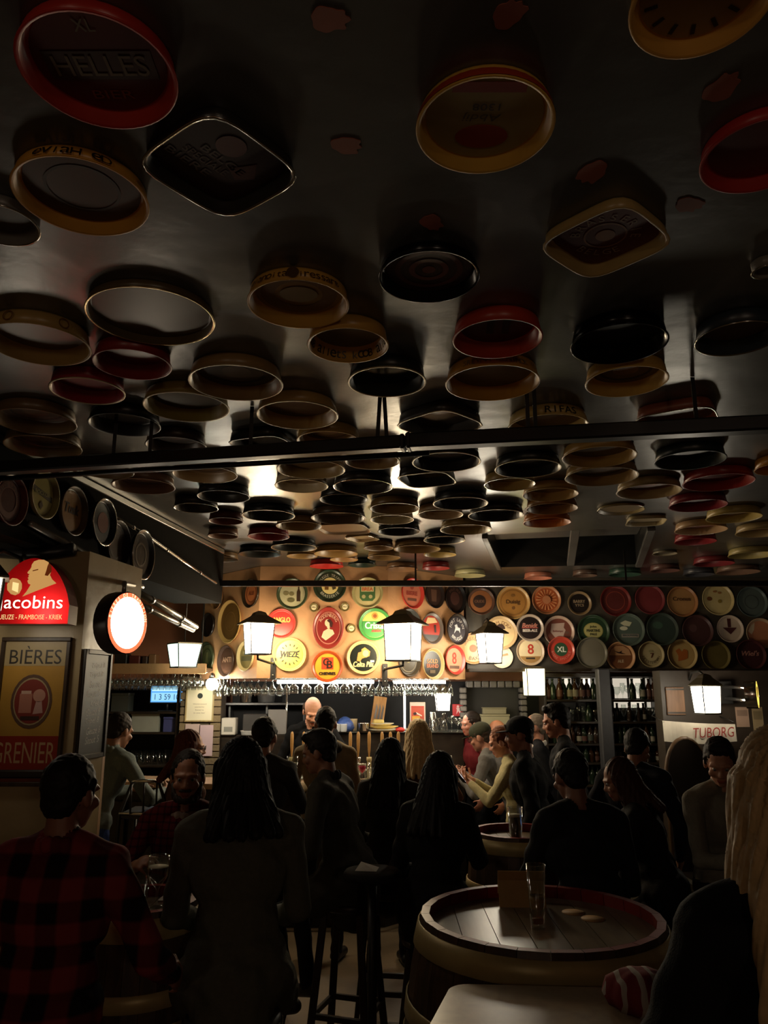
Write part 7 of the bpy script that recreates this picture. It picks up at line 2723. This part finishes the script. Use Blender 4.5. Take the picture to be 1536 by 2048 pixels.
person('blonde woman from behind with long hair in a brown fur jacket at the bar', 836, 1440, 6.35, 'stand', 4, 6, 0, (-4, 8), top=(112, 76, 56), bottom=(22, 22, 26), hair=((216, 190, 146), 'long'), female=True, bulk=1.25, rh=(.2, .38, 1.16), lh=(-.2, .38, 1.16))
person('man in a dark red jumper facing left at the right end of the bar', 938, 1424, 8.3, 'stand', 250, 6, 0, (0, 4), top=(104, 30, 34), bottom=(20, 20, 24), hair=((34, 24, 20), 'short'), skin=(190, 130, 108), bulk=1.02)
person('man with a flat cap and glasses in a grey shirt bent over the bar', 952, 1447, 7.3, 'stand', -58, 34, 0, (-6, 6), top=(122, 120, 118), bottom=(26, 26, 32), hair=((70, 58, 48), 'crop'), skin=(188, 134, 110), voxel=.0065, extras=[('cap', (64, 66, 52)), ('glasses', 1), ('collar', True)], rh=(.0, .58, 1.2), lh=(-.22, .5, 1.2))
b, hnd, RZp, offp, _ = person('woman with tied-back reddish hair in a cream sweater looking at her phone', 990, 1456, 6.55, 'stand', -74, 10, 0, (-4, 16), top=(206, 196, 150), bottom=(60, 64, 60), hair=((116, 70, 48), 'bun'), skin=(226, 166, 140), female=True, voxel=.0065,
                              rh=(.06, .40, 1.22), lh=(-.10, .40, 1.22), extras=[('palm', {'r': (-.5, -.2, .8), 'l': (.5, -.2, .8)})], curl=(36, 36))
person('bald man behind the woman in the cream sweater', 990, 1440, 8.35, 'stand', 262, 4, 0, (0, 4), top=(40, 36, 36), bottom=(20, 20, 24), hair=((60, 44, 34), 'sides'), skin=(190, 128, 96))
person('man in a black cap and black coat behind the woman in cream', 1032, 1434, 5.85, 'stand', -70, 6, 0, (-6, 6), top=(16, 16, 18), bottom=(16, 16, 18), hair=((22, 16, 14), 'crop'), skin=(150, 100, 78), bulk=1.16, coat=.6, extras=[('cap', (18, 18, 20)), ('capmark', 1)])
person('grey-haired man with a white collar among the dark coats', 1066, 1428, 7.6, 'stand', -78, 4, 0, (0, 2), top=(20, 20, 24), bottom=(18, 18, 22), hair=((110, 98, 86), 'crop'), skin=(176, 124, 100), extras=[('collar', (214, 206, 196))], bulk=1.1)
person('tall dark-haired man in a black coat facing left, rightmost at the bar', 1102, 1410, 6.4, 'stand', -76, 6, 0, (0, 12), top=(18, 18, 20), bottom=(16, 16, 18), hair=((20, 15, 13), 'quiff'), skin=(176, 122, 98), bulk=1.12, coat=.5, voxel=.007)

# things held
w1 = hnd['r']
w2_ = hnd['l']
mid = (w1 + w2_) / 2
o = empty('phone', (mid[0] - .10, mid[1] - .0, mid[2] + .045))
tag(o, 'phone with a glowing screen held by the woman in the cream sweater', 'phone')
Mp = Matrix.Rotation(math.radians(-74), 4, 'Z') @ Matrix.Rotation(math.radians(90), 4, 'Z') @ Matrix.Rotation(math.radians(50), 4, 'Y')
MB().box((0, 0, 0), (.14, .07, .009), BLACK, Mp, .003).build('case', o)
MB().box((0, 0, .0052), (.13, .062, .001), emitter('phone_screen', (.9, .92, 1), 3), Mp).build('screen', o)

q = hb6['r']
beer('dark_beer', q[0] + .03, q[1] + .075, q[2] - .02, .17, .042, DARKB, .62, 'glass of dark beer held up by the man at the bar', True, False)
